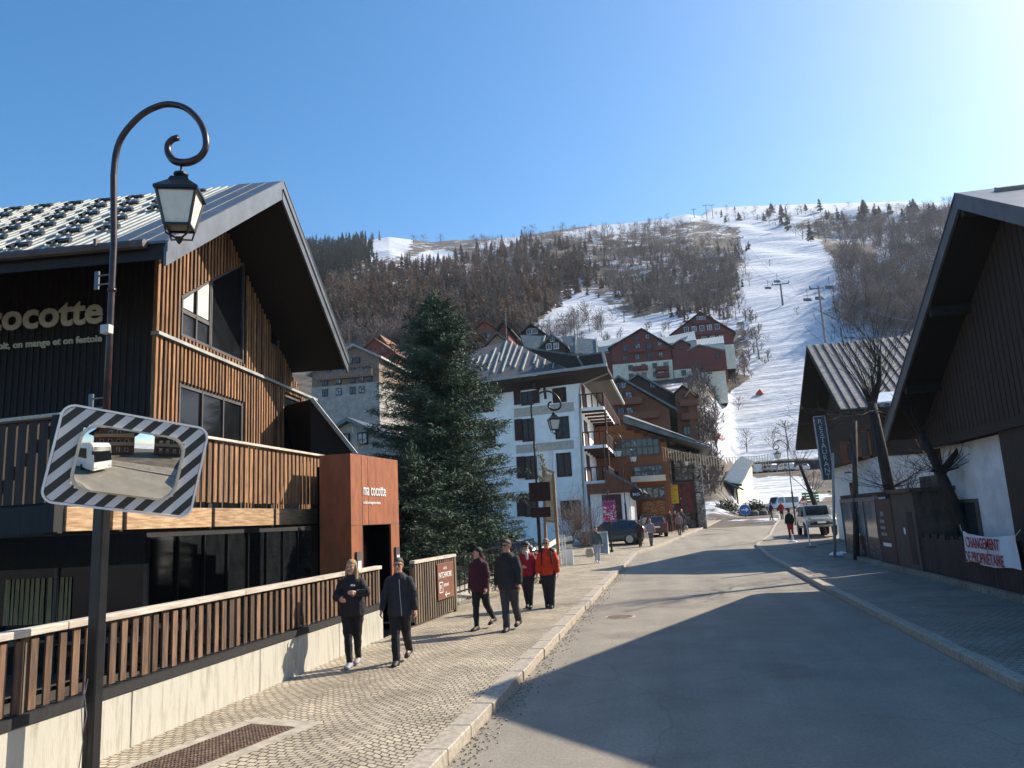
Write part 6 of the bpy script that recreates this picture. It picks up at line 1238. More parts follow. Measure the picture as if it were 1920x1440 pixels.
# ------------------------------------------------------------------ vehicles
M_tyre = mat('tyre_rubber', (.015, .015, .016), .8); M_rim = mat('alloy_rim', (.45, .45, .46), .3, metal=.8, var=.05)
def paint(n, c, metal=.3): return mat(n, c, .25, metal=metal, var=.04, coat=.8)
def car(name, label, loc, rz, st, body, L, Wd, wheels, rw=.35, group=None, glass=None, detail=True, cat='car', lower=None):
    """st: stations along x (rear to front): x, z_low, z_belt, z_top, half width belt, half width roof"""
    t = thing(name, label, cat, loc, rz, group); g = MB(); gl = MB(); rings = []
    for (x, zl, zm, zt, wb, wt) in st:
        half = [(wb*.86, zl), (wb*.98, zl+.12), (wb, (zl+zm)/2), (wb*.97, zm), (wt, zt-.06), (wt*.8, zt)]
        rings.append([Vector((x, -a, z)) for a, z in half]+[Vector((x, a, z)) for a, z in half[::-1]])
    g.ring(rings); g.build('body', body, t, smooth=False, bevel=.025)
    for i in range(len(st)-1):
        a, b = rings[i], rings[i+1]; sa, sb = st[i], st[i+1]
        if sa[3]-sa[2] > .25 and sb[3]-sb[2] > .25 or (sa[3]-sa[2] > .25) != (sb[3]-sb[2] > .25):
            for side in (0, 1):
                q = [a[3], b[3], b[4], a[4]] if side == 0 else [a[8], b[8], b[7], a[7]]
                if sa[3]-sa[2] > .25 and sb[3]-sb[2] > .25 or True:
                    c = sum(q, Vector())/4; nn = Vector((0, -1 if side == 0 else 1, .25)); q2_ = [c+(p-c)*.86+nn*.022 for p in q]
                    if abs((q[1]-q[0]).length) > .25: gl.poly(q2_)
        if abs(sb[3]-sa[3]) > .22 and abs(sb[0]-sa[0]) < 1.2 and max(sa[3]-sa[2], sb[3]-sb[2]) > .25:
            q = [a[5], a[6], b[6], b[5]]; q = [a[4].lerp(a[5], .3), a[7].lerp(a[6], .3), b[7].lerp(b[6], .3), b[4].lerp(b[5], .3)]
            c = sum(q, Vector())/4; s = 1 if sb[3] < sa[3] else -1; q2_ = [c+(p-c)*.9+Vector((s*.03, 0, .035)) for p in q]; gl.poly(q2_)
    gl.build('windows', glass or M_glass, t)
    for wx in wheels:
        for s in (-1, 1):
            M = Matrix.Rotation(math.pi/2, 4, 'X'); wy = s*(Wd/2-.12); wq = MB(); wq.lathe([(rw*.6, -.12), (rw*.97, -.11), (rw, -.06), (rw, .06), (rw*.97, .11), (rw*.6, .12)], (wx, wy, rw), 20, M=M); w = wq.build('wheel', M_tyre, t)
            wq = MB(); wq.lathe([(.06, .125*1), (.0601, .10)], (wx, wy, rw), 8, M=Matrix.Rotation(-s*math.pi/2, 4, 'X')); 
            yy = wy+s*.115
            for k in range(5 if detail else 0):
                an = k*2*math.pi/5; wq.bar((wx, yy, rw), (wx+math.cos(an)*rw*.64, yy, rw+math.sin(an)*rw*.64), .05, .07)
            wq.lathe([(rw*.66, -.02), (rw*.70, .0), (rw*.66, .02), (rw*.60, .0)], (wx, yy-s*.01, rw), 20, M=M); wq.build('rim', M_rim, w)
    xf, xr = st[-1][0], st[0][0]; zb = st[-2][2]; wb = st[-2][4]
    for s in (-1, 1):
        q = MB(); q.box((xf-.10, s*wb*.74, zb-.16), (.2, .36, .14)); q.build('headlight', mat('headlight', (.6, .62, .64), .15), t, bevel=.03)
        q = MB(); q.box((xr+.06, s*wb*.80, st[1][2]-.06), (.16, .26, .16)); q.build('tail_light', mat('tail_light', (.35, .01, .01), .2), t, bevel=.02)
    q = MB(); q.box((xf-.0, 0, zb-.30), (.08, wb*1.0, .16)); q.box((xf-.02, 0, st[-1][1]+.14), (.1, wb*1.5, .14)); q.build('grille', M_black, t)
    q = MB(); q.box((xf+.045, 0, st[-1][1]+.22), (.02, .5, .11)); q.box((xr-.045, 0, st[0][1]+.35), (.02, .5, .11)); q.build('number_plate', M_letterw, t)
    q = MB()
    for s in (-1, 1): q.bx(st[0][0]+.25, xf-.25, s*Wd/2*.93-.02, s*Wd/2*.93+.02, st[1][1]-.02, st[1][1]+.14)
    for wx in wheels:
        for s in (-1, 1): q.lathe([(rw+.05, -.03), (rw+.05, .03)], (wx, s*(Wd/2-.055), rw+.01), 20, M=Matrix.Rotation(math.pi/2, 4, 'X'))
    q.build('sill_trim', lower or M_black, t)
    for s in (-1, 1):
        q = MB(); q.box((st[-4][0]-.35, s*(wb+.12), st[-3][2]+.08), (.12, .2, .13)); q.build('wing_mirror', body, t, bevel=.02)
    return t
SUV = [(0, .42, .95, 1.02, .82, .74), (.12, .32, 1.02, 1.18, .92, .74), (.55, .28, 1.04, 1.56, .95, .66), (1.6, .26, 1.02, 1.66, .95, .66), (2.6, .26, .99, 1.64, .95, .66), (3.45, .27, .98, 1.06, .94, .78), (4.35, .30, .88, .93, .90, .74), (4.72, .42, .70, .76, .78, .6)]
HAT = [(0, .40, .9, .98, .78, .7), (.10, .30, .98, 1.1, .88, .7), (.4, .28, 1.0, 1.48, .9, .62), (1.5, .26, .98, 1.55, .9, .62), (2.4, .26, .96, 1.52, .9, .62), (3.2, .27, .95, 1.0, .88, .74), (3.95, .30, .84, .9, .85, .7), (4.2, .42, .66, .72, .72, .56)]
OFF = [(0, .55, 1.1, 1.75, .86, .76), (.08, .5, 1.12, 1.85, .92, .78), (1.4, .48, 1.14, 1.88, .93, .78), (2.9, .48, 1.14, 1.85, .93, .78), (3.35, .5, 1.16, 1.22, .93, .8), (4.4, .52, 1.08, 1.13, .9, .76), (4.6, .6, .95, 1.0, .86, .7)]
VAN = [(0, .45, 1.1, 1.9, .92, .84), (.06, .4, 1.12, 2.0, .95, .84), (2.4, .38, 1.12, 2.02, .95, .84), (3.3, .38, 1.12, 1.98, .95, .82), (4.1, .4, 1.1, 1.16, .93, .8), (4.7, .42, .95, 1.0, .9, .7), (4.85, .5, .75, .8, .8, .6)]
pr, pf = G(1190, 1021), P(1088, 1003, 56); ang = math.atan2(54.6-51.5, P(1090, 1000, 54.6).x-pr.x)
ang = math.radians(166); car('dark_suv', 'dark grey blue SUV seen from its side behind the lamp with the poster', (P(1214, 1000, 51.5).x, 51.5, .33), ang, SUV, paint('suv_paint', (.035, .05, .065)), 4.7, 1.9, (.95, 3.75), .37)
car('reddish_hatchback', 'dark reddish hatchback seen from behind, parked next to the dark SUV', (P(1234, 1008, 60).x, 58.0, .52), math.radians(100), HAT, paint('red_brown_paint', (.14, .07, .07)), 4.2, 1.8, (.8, 3.3), .33)
car('light_hatchback', 'pale silver hatchback parked beyond the reddish one', (P(1219, 996, 66).x, 65, .7), math.radians(100), HAT, paint('pale_silver', (.5, .5, .5)), 4.2, 1.8, (.8, 3.3), .33)
car('silver_estate', 'silver car parked low behind the pale rail fence and the spruce', (P(1012, 1040, 41).x, 41, -.35), math.radians(175), SUV, paint('silver_paint', (.42, .44, .47)), 4.7, 1.9, (.95, 3.75), .36)
tr = G(1526, 1008); car('grey_off_roader', 'boxy pale grey off-roader facing us at the right kerb', (P(1530, 1000, 51).x+.25, 54.2, .4), math.radians(-91), OFF, paint('grey_green_paint', (.33, .36, .33), .1), 4.6, 1.9, (.9, 3.7), .42, lower=M_frame)
car('red_white_van', 'red and white van parked in front of the stone shop front', (P(1308, 960, 76).x, 76, 1.0), math.radians(150), VAN, paint('van_white', (.7, .7, .68), 0), 4.8, 1.9, (.9, 3.9), .34, cat='van')
vg = 'white vans and cars in the upper car park'
pw_ = paint('van_white', (.7, .7, .68), 0)
for i, (px, st_, L_, rz_, col_, lab) in enumerate(((1424, VAN, 4.8, 112, pw_, 'white van in the upper car park, leftmost of the row below the slope'), (1455, OFF, 4.6, 128, paint('pale_silver', (.5, .5, .5)), 'pale pickup like car in the upper car park, second of the row'), (1486, OFF, 4.6, 118, pw_, 'white off-roader in the upper car park, third of the row'), (1514, HAT, 4.2, 105, pw_, 'white car in the upper car park near the restaurant gable'))):
    b = P(px, 899, 166); z = float(height(np.array([b.x]), np.array([b.y]))[0]); car('parked_vehicle', lab, (b.x, b.y, z), math.radians(rz_), st_, col_, L_, 1.9, (.9, 3.5), .36, group=vg, detail=False)
bv = car('white_minibus', 'white minibus with dark side windows parked at the foot of the snow bank', (P(1492, 948, 108).x, 108, 1.7), math.radians(218), [(0, .45, 1.2, 2.3, .95, .86), (.06, .4, 1.25, 2.4, .98, .86), (3.4, .38, 1.25, 2.42, .98, .86), (4.6, .38, 1.25, 2.35, .98, .84), (5.2, .4, 1.2, 1.26, .95, .8), (5.7, .42, 1.0, 1.05, .92, .7), (5.85, .5, .8, .85, .8, .6)], paint('van_white', (.7, .7, .68), 0), 5.8, 2.0, (1.0, 4.8), .36, cat='minibus'); bv.scale = (.8, .8, .8)
# white coach behind the camera, seen in the traffic mirror
p = G(1162, 1147); t = thing('manhole_cover', 'round iron manhole cover in the road near the left kerb', 'manhole cover', (p.x, p.y, -.12)); g = MB(); g.lathe([(.36, -.03), (.36, .008)], k=28); g.build('concrete_collar', mat('mortar', (.42, .37, .29), .9), t); g = MB(); g.lathe([(.30, -.03), (.30, .014)], k=28); g.build('lid', M_iron, t)
t = thing('white_coach', 'white touring coach on the road, reflected in the traffic mirror', 'coach', (.75, -.75, -.12))
g = MB(); W2 = 1.25
prof = [(0, .35), (.02, 1.25), (-.25, 3.1), (-.6, 3.45), (-12, 3.5), (-12, .35)]
g.prism([(-W2, y, z) for y, z in prof], (2*W2, 0, 0)); g.build('body', paint('coach_white', (.8, .8, .8), 0), t, bevel=.08)
g = MB(); g.poly([(-W2+.1, .03, 1.35), (W2-.1, .03, 1.35), (W2-.15, -.22, 3.0), (-W2+.15, -.22, 3.0)]); g.bx(-W2-.01, W2+.01, -11.6, -1.2, 1.6, 2.8); g.build('windows', M_glassd, t)
for s in (-1, 1):
    g = MB(); g.box((s*.95, .03, .75), (.4, .05, .16)); g.build('headlight', mat('headlight', (.6, .62, .64), .15), t); g = MB(); g.bar((s*1.25, -.1, 2.9), (s*1.5, .25, 2.6), .05); g.box((s*1.5, .25, 2.4), (.16, .1, .4)); g.build('wing_mirror', M_black, t)
for y in (-2.3, -8.8):
    for s in (-1, 1): g = MB(); g.lathe([(.3, -.15), (.5, -.13), (.5, .13), (.3, .15)], (s*1.1, y, .5), 18, M=Matrix.Rotation(math.pi/2, 4, 'Y')); g.build('wheel', M_tyre, t)
for i, (x, y, rz_, lab) in enumerate(((15, -13, math.radians(228), 'brown balconied chalet behind the coach, reflected in the traffic mirror'), (25, 2, math.radians(262), 'brown chalet across the road behind the coach'), (-2, -46, math.pi, 'tall brown chalet closing the street behind the coach'))):
    t = thing('street_chalet', lab, 'chalet', (x, y, 0), rz_); g = MB(); g.prism([(-6, 0, 0), (-6, 0, 7), (0, 0, 11), (6, 0, 7), (6, 0, 0)], (0, 12, 0)); g.build('wall', M_mbrown, t); g = MB()
    for s in (-1, 1): g.prism([(0, -1.2, 11.5), (s*7.2, -1.2, 6.7), (s*7.2, -1.2, 6.3), (0, -1.2, 11.1)], (0, 14, 0))
    g.build('roof', M_dark, t)
    for z in (2.8, 5.4): g = MB(); g.bx(-5.5, 5.5, -1.3, 0, z, z+.15); g.bx(-5.5, 5.5, -1.35, -1.3, z, z+1.0); g.build('balcony', M_beam, t)
    for z in (.8, 3.5, 6.1):
        for x_ in (-3.6, -1.2, 1.2, 3.6):
            if z > 6 and abs(x_) > 3: continue
            g = MB(); g.bx(x_-.5, x_+.5, -.06, 0, z, z+1.3); f = g.build('window', M_whitefr, t); g = MB(); g.bx(x_-.42, x_+.42, -.08, -.06, z+.08, z+1.22); g.build('pane', M_glass, f)
# ------------------------------------------------------------------ people
M_skin = mat('skin', (.55, .30, .21), .55, var=.06, scale=20); M_skin.node_tree.nodes['Principled BSDF'].inputs['Subsurface Weight'].default_value = .08
def cl(n, c, r=.85, b=.35): return mat(n, c, r, var=.12, scale=8, bump=b, bscale=26)
def ell(c, rx, ry, n=12, yaw=0, p=1.0, tilt=0):
    o = []
    for i in range(n):
        a = 2*math.pi*i/n; ca, sa = math.cos(a), math.sin(a); x = rx*math.copysign(abs(ca)**p, ca); y = ry*math.copysign(abs(sa)**p, sa); o.append(Vector((c[0]+x*math.cos(yaw)-y*math.sin(yaw), c[1]+x*math.sin(yaw)+y*math.cos(yaw), c[2]+y*tilt)))
    return o
def caps(g, a, b, r0, r1, n=10):
    a, b = Vector(a), Vector(b); d = (b-a); L = d.length
    if L < 1e-5: return
    d /= L; ref = d.cross(Vector((1, 0, 0)) if abs(d.x) < .8 else Vector((0, 1, 0))).normalized(); o = d.cross(ref); secs = []
    for (s, r, off) in [(0, .25, -.95), (0, .75, -.65), (0, 1, 0), (.5, 1, 0), (1, 1, 0), (1, .75, .65), (1, .25, .95)]:
        rr = r0+(r1-r0)*s; c = a+d*(L*s+off*rr); secs.append([c+(ref*math.cos(2*math.pi*k/n)+o*math.sin(2*math.pi*k/n))*rr*r for k in range(n)])
    g.ring(secs)
def person(label, loc, heading, h=1.75, pose=None, top=(.02, .02, .022), bot=(.02, .02, .025), hair=(.06, .035, .02), shoe=(.03, .03, .03), long=False, glasses=None, female=False, det=1, top_len=.47, hat=None, bulk=1., face=0., hem=0, bag=None, scarf=None, low=False, tb=None, straps=None, hood=None, cap=None, skirt=False, tname='jacket'):
    """local frame: faces -Y, x to the person's left; heading rotates about Z"""
    p = dict(lf=.20, rf=-.20, la=-.2, ra=.2, lb=.3, rb=.3, lk=.15, rk=.35, hands=None); p.update(pose or {})
    t = thing('person', label, 'person', loc, heading); S_ = h/1.75; sw = .185*(0.92 if female else 1.0); hw = .095
    Zh, Zs, Zn = .93, 1.44, 1.50; J = {}
    nar = p.get('nar', .018)
    def leg(side, fw, kb):
        hip = Vector((side*hw, 0, Zh)); th, sh = .44, .43; a = fw; k = hip+Vector((-side*nar, -math.sin(a)*th, -math.cos(a)*th)); b = a-kb; an = k+Vector((-side*nar, -math.sin(b)*sh, -math.cos(b)*sh)); return hip, k, an
    LL = leg(1, p['lf'], p['lk']); RL = leg(-1, p['rf'], p['rk']); dz = min(LL[2].z, RL[2].z)-.075
    sh_ = Vector((0, 0, -dz)); LL = [q+sh_ for q in LL]; RL = [q+sh_ for q in RL]
    def arm(side, fw, eb, out=.16):
        s = Vector((side*(sw+.01), 0, Zs-.02-dz)); ua, fa = .29, .25; e = s+Vector((side*math.sin(out)*ua, -math.sin(fw)*ua, -math.cos(fw)*ua)); b = fw+eb; w = e+Vector((-side*.02 if eb > .9 else side*.03, -math.sin(b)*fa, -math.cos(b)*fa)); return s, e, w
    LA, RA = arm(1, p['la'], p['lb']), arm(-1, p['ra'], p['rb'])
    if p['hands']:
        for A_, key in ((LA, 'L'), (RA, 'R')):
            if key in p['hands']: 
                w = Vector(p['hands'][key]); s = A_[0]; e = (s+w)/2+Vector((math.copysign(.10, s.x), .06, -.13)); A_ = (s, e, w)
                if key == 'L': LA = A_
                else: RA = A_
    B = -dz; vox = (.0085 if det > 1 else .012 if det == 1 else .022)
    # body: torso, limbs, neck, head, hands in one skin
    g = MB(); g.ring([ell((0, .0, z+B), rx, ry) for z, rx, ry in ((.86, .15, .10), (.95, .165, .11), (1.1, .13, .095), (1.3, .155, .10), (1.40, .135, .085), (1.46, .075, .06))])
    for L_ in (LL, RL): caps(g, L_[0], L_[1], .075, .055); caps(g, L_[1], L_[2], .052, .038); caps(g, L_[2], L_[2]+Vector((0, -.12, -.04)), .035, .03)
    for A_ in (LA, RA): caps(g, A_[0]+Vector((-.045*(1 if A_[0].x > 0 else -1), 0, -.06)), A_[1], .036, .034); caps(g, A_[1], A_[2], .034, .026)
    hz = 1.62+B; fy = -.0; fa = face; R = Matrix.Rotation(fa, 3, 'Z'); hc = Vector((0, -.02, hz)); tp = lambda q: hc+R @ Vector(q)
    caps(g, (0, .01, 1.42+B), (0, -.01, 1.56+B), .062, .054)
    hs = MB(); secs = []
    for z, rx, ry, oy in ((-.125, .022, .02, -.055), (-.115, .042, .04, -.045), (-.09, .056, .062, -.022), (-.05, .067, .082, -.008), (0, .074, .092, 0), (.04, .077, .097, .004), (.075, .07, .088, .008), (.105, .045, .06, .01), (.12, .012, .02, .01)):
        secs.append([tp((q.x, q.y, q.z)) for q in ell((0, oy, z), rx, ry, 14)])
    g.ring(secs); caps(g, tp((0, -.088, .018)), tp((0, -.112, -.022)), .010, .016, 6); caps(g, tp((-.03, -.078, .032)), tp((.03, -.078, .032)), .012, .012, 6); caps(g, tp((-.02, -.084, -.058)), tp((.02, -.084, -.058)), .010, .010, 6); caps(g, tp((0, -.075, -.10)), tp((0, -.08, -.095)), .022, .02, 6)
    for s in (-1, 1): caps(g, tp((s*.076, .008, .012)), tp((s*.078, .012, -.022)), .016, .012, 6); caps(g, tp((s*.04, -.062, -.012)), tp((s*.042, -.062, -.02)), .022, .02, 6)
    for A_, s in ((LA, 1), (RA, -1)):
        d = (A_[2]-A_[1]).normalized(); w = A_[2]; inn = Vector((-s, 0, 0)); inn = (inn-d*inn.dot(d)).normalized(); fwd = d.cross(inn); 
        if fwd.y > 0: fwd = -fwd
        pm = w+d*.085; caps(g, w, w+d*.03, .024, .027, 8)
        for k in range(4):
            off = fwd*(-.027+.018*k)*-1; caps(g, w+d*.02+off*.6, w+d*.09+off, .015, .0125, 6); L_ = (.072, .082, .078, .06)[3-k]; j1 = w+d*.09+off; j2 = j1+(d*.8+inn*.45).normalized()*L_*.5; j3 = j2+(d*.35+inn*.9).normalized()*L_*.5
            caps(g, j1, j2, .0098, .009, 6); caps(g, j2, j3, .009, .0075, 6)
        b0 = w+d*.03+fwd*.025; b1 = b0+(d*.6+fwd*.65+inn*.3).normalized()*.038; b2 = b1+(d*.85+inn*.35).normalized()*.032; caps(g, b0, b1, .013, .0105, 6); caps(g, b1, b2, .010, .008, 6)
    ob = g.build('body', M_skin, t, remesh=vox*.75 if det else vox, sm=2)
    # trousers
    g = MB(); k = bulk
    g.ring([ell((0, .005, z+B), rx*k, ry*k) for z, rx, ry in ((.80, .13, .10), (.88, .172, .125), (1.0, .165, .115), (1.06, .15, .10))])
    for L_ in (LL, RL): caps(g, L_[0]+Vector((0, 0, -.02)), L_[1], (.108 if female else .104)*k, .075*k); caps(g, L_[1], L_[2]+(L_[2]-L_[1]).normalized()*.035, .070*k, (.058 if not female else .047)*k); caps(g, L_[1].lerp(L_[2], .3), L_[1].lerp(L_[2], .55), .068*k, .060*k)
    g.build('trousers', cl('trousers_%02d%02d%02d' % tuple(int(99*c) for c in bot), bot), t, remesh=vox*1.15, sm=2, wrinkle=.030 if det else 0)
    # jacket
    g = MB(); jb = tb or bulk; tl = top_len*1.75
    fl = 1.0 if not hem else 1.1
    g.ring([ell((0, .005, z+B), rx*jb, ry*jb, 16) for z, rx, ry in ((tl, .185*fl, .135*fl), (tl+.05, .19*fl, .14*fl), (1.02, .185, .135), (1.15, .175, .125), (1.28, .182, .13), (1.37, .178, .12), (1.42, .150, .105), (1.46, .105, .085), (1.50, .072, .07))])
    for A_ in (LA, RA): caps(g, A_[0]+Vector((-.022*(1 if A_[0].x > 0 else -1), 0, -.05)), A_[1], .066*jb, .058*jb); caps(g, A_[1], A_[2]-(A_[2]-A_[1]).normalized()*.02, .058*jb, .044*jb); caps(g, A_[1]-(A_[1]-A_[0])*.2, A_[1]+(A_[2]-A_[1])*.15, .064*jb, .06*jb)
    jm = cl('%s_%02d%02d%02d' % ((tname,)+tuple(int(99*c) for c in top)), top); g.build(tname, jm, t, remesh=vox*1.15, sm=2, wrinkle=.034 if det else 0)
    # collar
    cz = 1.475 if low else 1.52
    g = MB(); g.ring([ell((0, -.002, 1.44+B), .098, .09), ell((0, -.0, cz+B), .085, .082), ell((0, -.0, cz+B), .074, .072), ell((0, -.0, 1.45+B), .07, .065)]); g.build('collar', jm, t, smooth=True)
    # shoes
    for L_ in (LL, RL):
        a = L_[2]; g = MB(); pit = (L_[2].z-.075)*1.2; q = lambda y, z, rx, rz_: [Vector((a.x+rx*math.cos(u*math.pi/5), a.y+y, a.z+z+rz_*math.sin(u*math.pi/5)-max(0, -y)*pit*2)) for u in range(10)]
        g.ring([q(.085, -.035, .025, .035), q(.06, -.028, .046, .052), q(0, -.015, .052, .068), q(-.06, -.03, .050, .048), q(-.14, -.045, .054, .034), q(-.20, -.05, .036, .022)]); g.build('shoe', cl('shoe_%02d%02d%02d' % tuple(int(99*c) for c in shoe), shoe, .6, .1), t, smooth=True)
    # hair
    g = MB(); hm = mat('hair_%02d%02d%02d' % tuple(int(99*c) for c in hair), hair, .6, var=.3, scale=30, stretch=(4, 4, .5), bump=.6, bscale=60)
    hsec = []
    for z, rx, ry, oy in ((-.06, .062, .05, .050), (-.02, .078, .07, .036), (.03, .085, .082, .028), (.065, .086, .098, .014), (.095, .074, .088, .012), (.125, .05, .06, .012), (.138, .012, .015, .012)): hsec.append([tp((q.x, q.y, q.z)) for q in ell((0, oy, z), rx, ry, 14)])
    g.ring(hsec)
    if long:
        for s in (-1, 1):
            caps(g, tp((s*.06, .0, .06)), tp((s*.085, .01, -.06)), .03, .035, 8); caps(g, tp((s*.085, .01, -.06)), tp((s*.10, -.03 if s > 0 else .02, -.20)), .036, .034, 8); caps(g, tp((s*.10, -.03 if s > 0 else .02, -.20)), tp((s*.12, -.07 if s > 0 else -.04, -.36)), .032, .014, 8)
        caps(g, tp((0, .06, .0)), tp((0, .10, -.30)), .07, .05, 8)
    g.build('hair', hm, t, remesh=.011 if det else .02, sm=1)
    if det:
        g = MB()
        for s in (-1, 1): g.lathe([(.002, -.009), (.009, -.004), (.009, .004), (.002, .009)], tp((s*.031, -.087, .012)), 8)
        g.build('eyes', M_black, t); g = MB(); a, b = tp((-.024, -.092, -.058)), tp((.024, -.092, -.058)); caps(g, a, b, .0065, .0065, 6); g.build('lips', mat('lips', (.35, .12, .1), .5), t, smooth=True)
    if glasses:
        g = MB()
        for s in (-1, 1):
            if glasses == 'dark': g.box(tp((s*.035, -.098, .014)), (.056, .012, .036), R.to_4x4())
            else:
                c = tp((s*.035, -.10, .012)); pts = [c+R @ Vector((.027*math.cos(u*.7), 0, .02*math.sin(u*.7))) for u in range(10)]; g.tube(pts, .004, 4)
            g.bar(tp((s*.064, -.09, .018)), tp((s*.078, .01, .02)), .006)
        g.bar(tp((-.01, -.104, .018)), tp((.01, -.104, .018)), .006); g.build('glasses', M_black, t)
    if scarf: g = MB(); g.ring([ell((0, -.01, 1.40+B), .11, .11), ell((0, -.02, 1.48+B), .105, .105), ell((0, -.015, 1.55+B), .085, .085), ell((0, -.01, 1.57+B), .06, .06)]); caps(g, (.03, -.13, 1.46+B), (.05, -.15, 1.30+B), .045, .035); g.build('scarf', cl('scarf', scarf), t, remesh=.014, sm=2)
    if straps:
        g = MB()
        for s in (-1, 1): g.tube([(s*.10, .12, 1.36+B), (s*.115, .03, 1.475+B), (s*.12, -.10, 1.42+B), (s*.13, -.155, 1.28+B), (s*.14, -.15, 1.08+B)], .019, 6)
        g.ring([ell((0, .17, z+B), rx, ry) for z, rx, ry in ((.98, .12, .05), (1.05, .14, .09), (1.3, .14, .09), (1.42, .10, .06))]); g.build('backpack', cl('backpack', straps), t, smooth=True)
        g = MB(); g.ring([ell((0, 0, 0), .01, .01)]*2) if False else None
        for s in (-1, 1): caps(g, (s*.11, -.03, 1.47+B), (s*.17, -.02, 1.42+B), .05, .05)
        g.build('shoulder_patches', cl('backpack', straps), t, smooth=True)
    if cap: g = MB(); g.ring([[tp((q.x, q.y, q.z)) for q in ell((0, oy, z), rx, ry, 14)] for z, rx, ry, oy in ((.045, .088, .104, .004), (.08, .087, .10, .006), (.115, .068, .08, .008), (.14, .02, .03, .008))]); g.build('hat', cl('hat_%02d' % int(99*cap[0]), cap), t, smooth=True)
    if hood: g = MB(); g.ring([ell((0, .06, 1.42+B), .11, .06), ell((0, .07, 1.48+B), .12, .08), ell((0, .06, 1.56+B), .10, .06)]); g.build('hood', jm, t, smooth=True)
    t.scale = (S_, S_, S_); return t, LA, RA, B
def bagm(name, label, loc, col, s=.3):
    t = thing(name, label, 'bag', loc); g = MB(); g.ring([ell((0, 0, z), rx, ry, 10) for z, rx, ry in ((0, s*.35, s*.2), (.05, s*.5, s*.28), (s*.8, s*.48, s*.25), (s*1.1, s*.3, s*.08))]); g.build('sack', cl('bag_%02d%02d' % (int(99*col[0]), int(99*col[1])), col), t, smooth=True); g = MB(); g.tube([(-s*.2, 0, s*1.05), (0, 0, s*1.6), (s*.2, 0, s*1.05)], .01, 5); g.build('handles', M_frame, t); return t
BK = (.016, .017, .020)
w, LA, RA, B = person('blonde woman walking in a black hooded top and leggings, hands before her chest', G(662, 1250), .10, 1.74, dict(lf=-.16, rf=.16, lk=.22, rk=.04, nar=.038, hands={'R': (-.12, -.27, 1.12), 'L': (.16, -.27, 1.22)}), BK, (.014, .014, .017), (.42, .28, .13), (.28, .28, .32), long=True, female=True, low=True, det=2, top_len=.47, bulk=1.06, tb=1.2, face=-.1, hood=True, tname='hooded_top')
g = MB(); g.box((.06, -.145, 1.33), (.075, .01, .02)); g.box((.045, -.145, 1.345), (.03, .01, .012)); g.build('chest_logo', M_letterw, w)
person('man with glasses walking in an open black jacket over a black shirt', G(752, 1245), .05, 1.73, dict(lf=-.26, rf=.18, lk=.42, rk=.06, la=-.12, ra=.16, lb=.2, rb=.25, nar=.03), (.022, .024, .030), (.016, .016, .020), (.09, .055, .03), glasses='clear', low=True, det=2, top_len=.45, bulk=1.12, tb=1.14, face=.05)
o = bpy.data.objects['person.001'] if 'person.001' in bpy.data.objects else None
if o: g = MB(); g.tube([(.045, -.142, 1.40), (.06, -.158, 1.15), (.085, -.163, .80)], .0035, 5); g.build('jacket_zip', M_whitefr, o)
person('dark haired person looking left in a dark burgundy padded jacket and black trousers', G(903, 1181), -.35, 1.72, dict(lf=-.28, rf=.16, lk=.45, rk=.1, la=.1, ra=-.1), (.055, .008, .020), (.016, .016, .020), (.018, .013, .011), female=True, det=1, top_len=.46, bulk=1.08, tb=1.22, face=-.95, hood=True)
person('man in sunglasses striding in an open black jacket, charcoal shirt and dark grey trousers', G(958, 1183), -.1, 1.86, dict(lf=-.22, rf=.10, lk=.38, rk=.05, la=.16, ra=-.14, lb=.15, rb=.2), (.020, .021, .024), (.045, .045, .055), (.09, .055, .035), glasses='dark', low=True, det=1, top_len=.45, bulk=1.16, tb=1.18, face=-.35)
person('person in a red jacket, white scarf and dark cap walking behind the man in black', G(992, 1141), .0, 1.68, dict(lf=.1, rf=-.1, lk=.1, rk=.2, hands={'R': (-.08, -.24, 1.12)}), (.30, .010, .030), (.018, .018, .024), (.09, .05, .03), glasses='dark', female=True, det=1, top_len=.48, bulk=1.18, tb=1.15, scarf=(.55, .52, .48), cap=(.02, .02, .02))
person('person in a bright orange ski jacket with black shoulder straps and black trousers', G(1031, 1140), .05, 1.74, dict(lf=.10, rf=-.06, lk=.10, rk=.12, la=.0, ra=.0, lb=.3, rb=.3), (.62, .045, .008), (.018, .018, .022), (.30, .20, .12), glasses='dark', det=1, top_len=.47, bulk=1.34, tb=1.22, straps=(.02, .02, .022), face=-.15)
gp = G(1121, 1056); person('man in a grey pullover and pale jeans walking with a shopping bag', gp, .1, 1.76, dict(lf=.15, rf=-.18, lk=.1, rk=.3), (.12, .13, .125), (.40, .43, .50), (.03, .02, .015), (.5, .5, .48), det=1, top_len=.50, bulk=1.08, face=.1)
bagm('shopping_bag', 'cream cloth bag hanging from the hand of the man in the grey pullover', gp+Vector((-.38, -.08, .30)), (.50, .45, .30), .38)
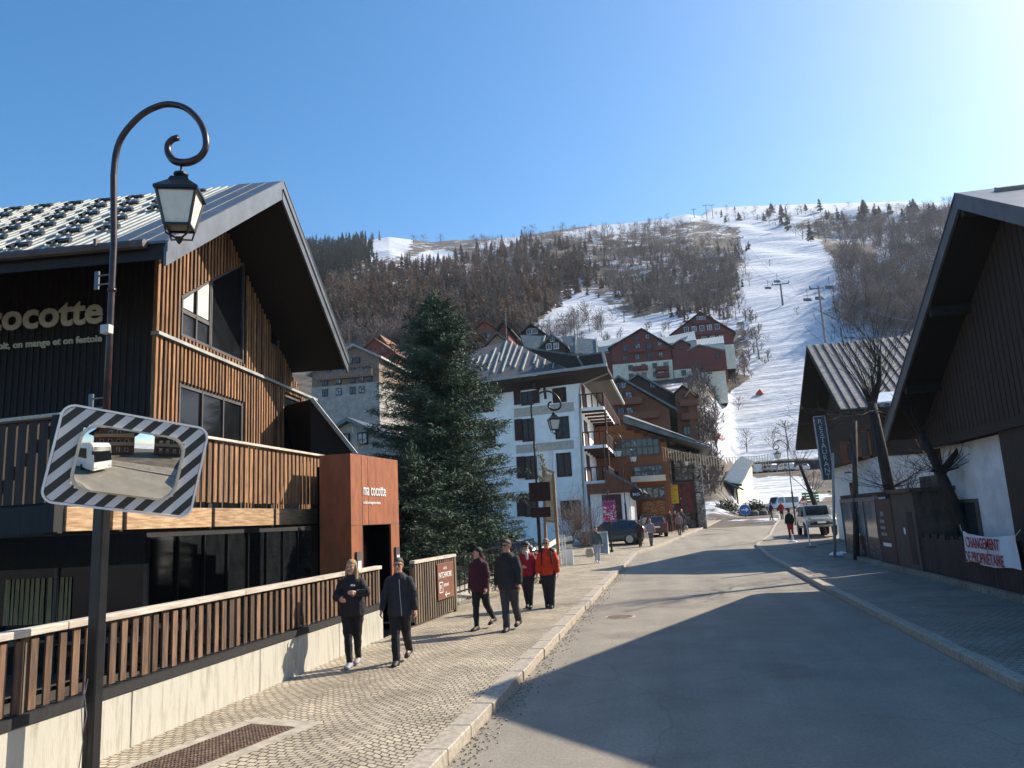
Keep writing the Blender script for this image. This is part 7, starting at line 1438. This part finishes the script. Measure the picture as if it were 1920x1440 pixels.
for (x, y, hd_, h, top, bot, lab, kw) in (
    (1222, 1024, math.pi-.1, 1.66, (.35, .27, .30), (.13, .10, .14), 'person in a pale pink jacket and mauve trousers walking away along the pavement', dict(hair=(.35, .28, .2))),
    (1201, 1025, math.pi, 1.60, (.05, .03, .03), (.04, .025, .025), 'person in dark maroon clothes standing at the rear of the dark SUV', dict()),
    (1258, 998, .3, 1.74, (.07, .045, .04), (.05, .035, .035), 'person in a dark brown jacket facing us, left one of the far pavement group', dict()),
    (1268, 997, .1, 1.70, (.10, .05, .05), (.05, .04, .04), 'person in dark red brown clothes in the middle of the far pavement group', dict()),
    (1275, 1004, math.pi, 1.68, (.28, .19, .18), (.10, .07, .07), 'person in a dusty pink coat carrying a bag, front of the far pavement group', dict(hair=(.2, .13, .09))),
    (1281, 998, math.pi, 1.82, (.09, .06, .08), (.05, .04, .045), 'tall person with a bag on the shoulder, rightmost of the far pavement group', dict(hair=(.5, .45, .4))),
    (1312, 981, math.pi, 1.76, (.02, .028, .055), (.03, .028, .035), 'person in a navy jacket walking away near the stone shop front', dict()),
    (1484, 1008, math.pi+.1, 1.74, (.018, .018, .020), (.55, .045, .03), 'person in a black jacket and bright red ski trousers beside the pale grey off-roader', dict(bulk=1.15)),
    (1448, 976, math.pi*.6, 1.74, (.02, .022, .03), (.20, .17, .14), 'person in a dark jacket and beige trousers leaning forward at the right road edge', dict()),
    (1467, 974, math.pi, 1.72, (.35, .02, .03), (.03, .03, .035), 'person in a red jacket with a pack at the far right pavement', dict(hair=(.4, .3, .2)))):
    a = dict(h=h, top=top, bot=bot, det=0); a.update(kw); person(lab, G(x, y), hd_, pose=dict(lf=.15, rf=-.15, lk=.1, rk=.25), **a)
p = G(1279, 1003); bagm('carried_bag', 'pale bag carried by the hand in the far pavement group', p+Vector((.33, -.05, .35)), (.4, .36, .28), .3)
# ------------------------------------------------------------------ mountain air
g = MB(); g.bx(-1750, 1750, -1750, 1750, -8, 620); hz = g.build('haze', [], None); tag(hz, kind='stuff')
m = bpy.data.materials.new('mountain_haze'); m.use_nodes = True; T = m.node_tree; T.nodes.remove(T.nodes['Principled BSDF']); pv = T.nodes.new('ShaderNodeVolumePrincipled')
pv.inputs['Color'].default_value = (.78, .87, 1, 1); pv.inputs['Density'].default_value = .0001; pv.inputs['Anisotropy'].default_value = .3; T.links.new(pv.outputs[0], T.nodes['Material Output'].inputs['Volume']); hz.data.materials.append(m)
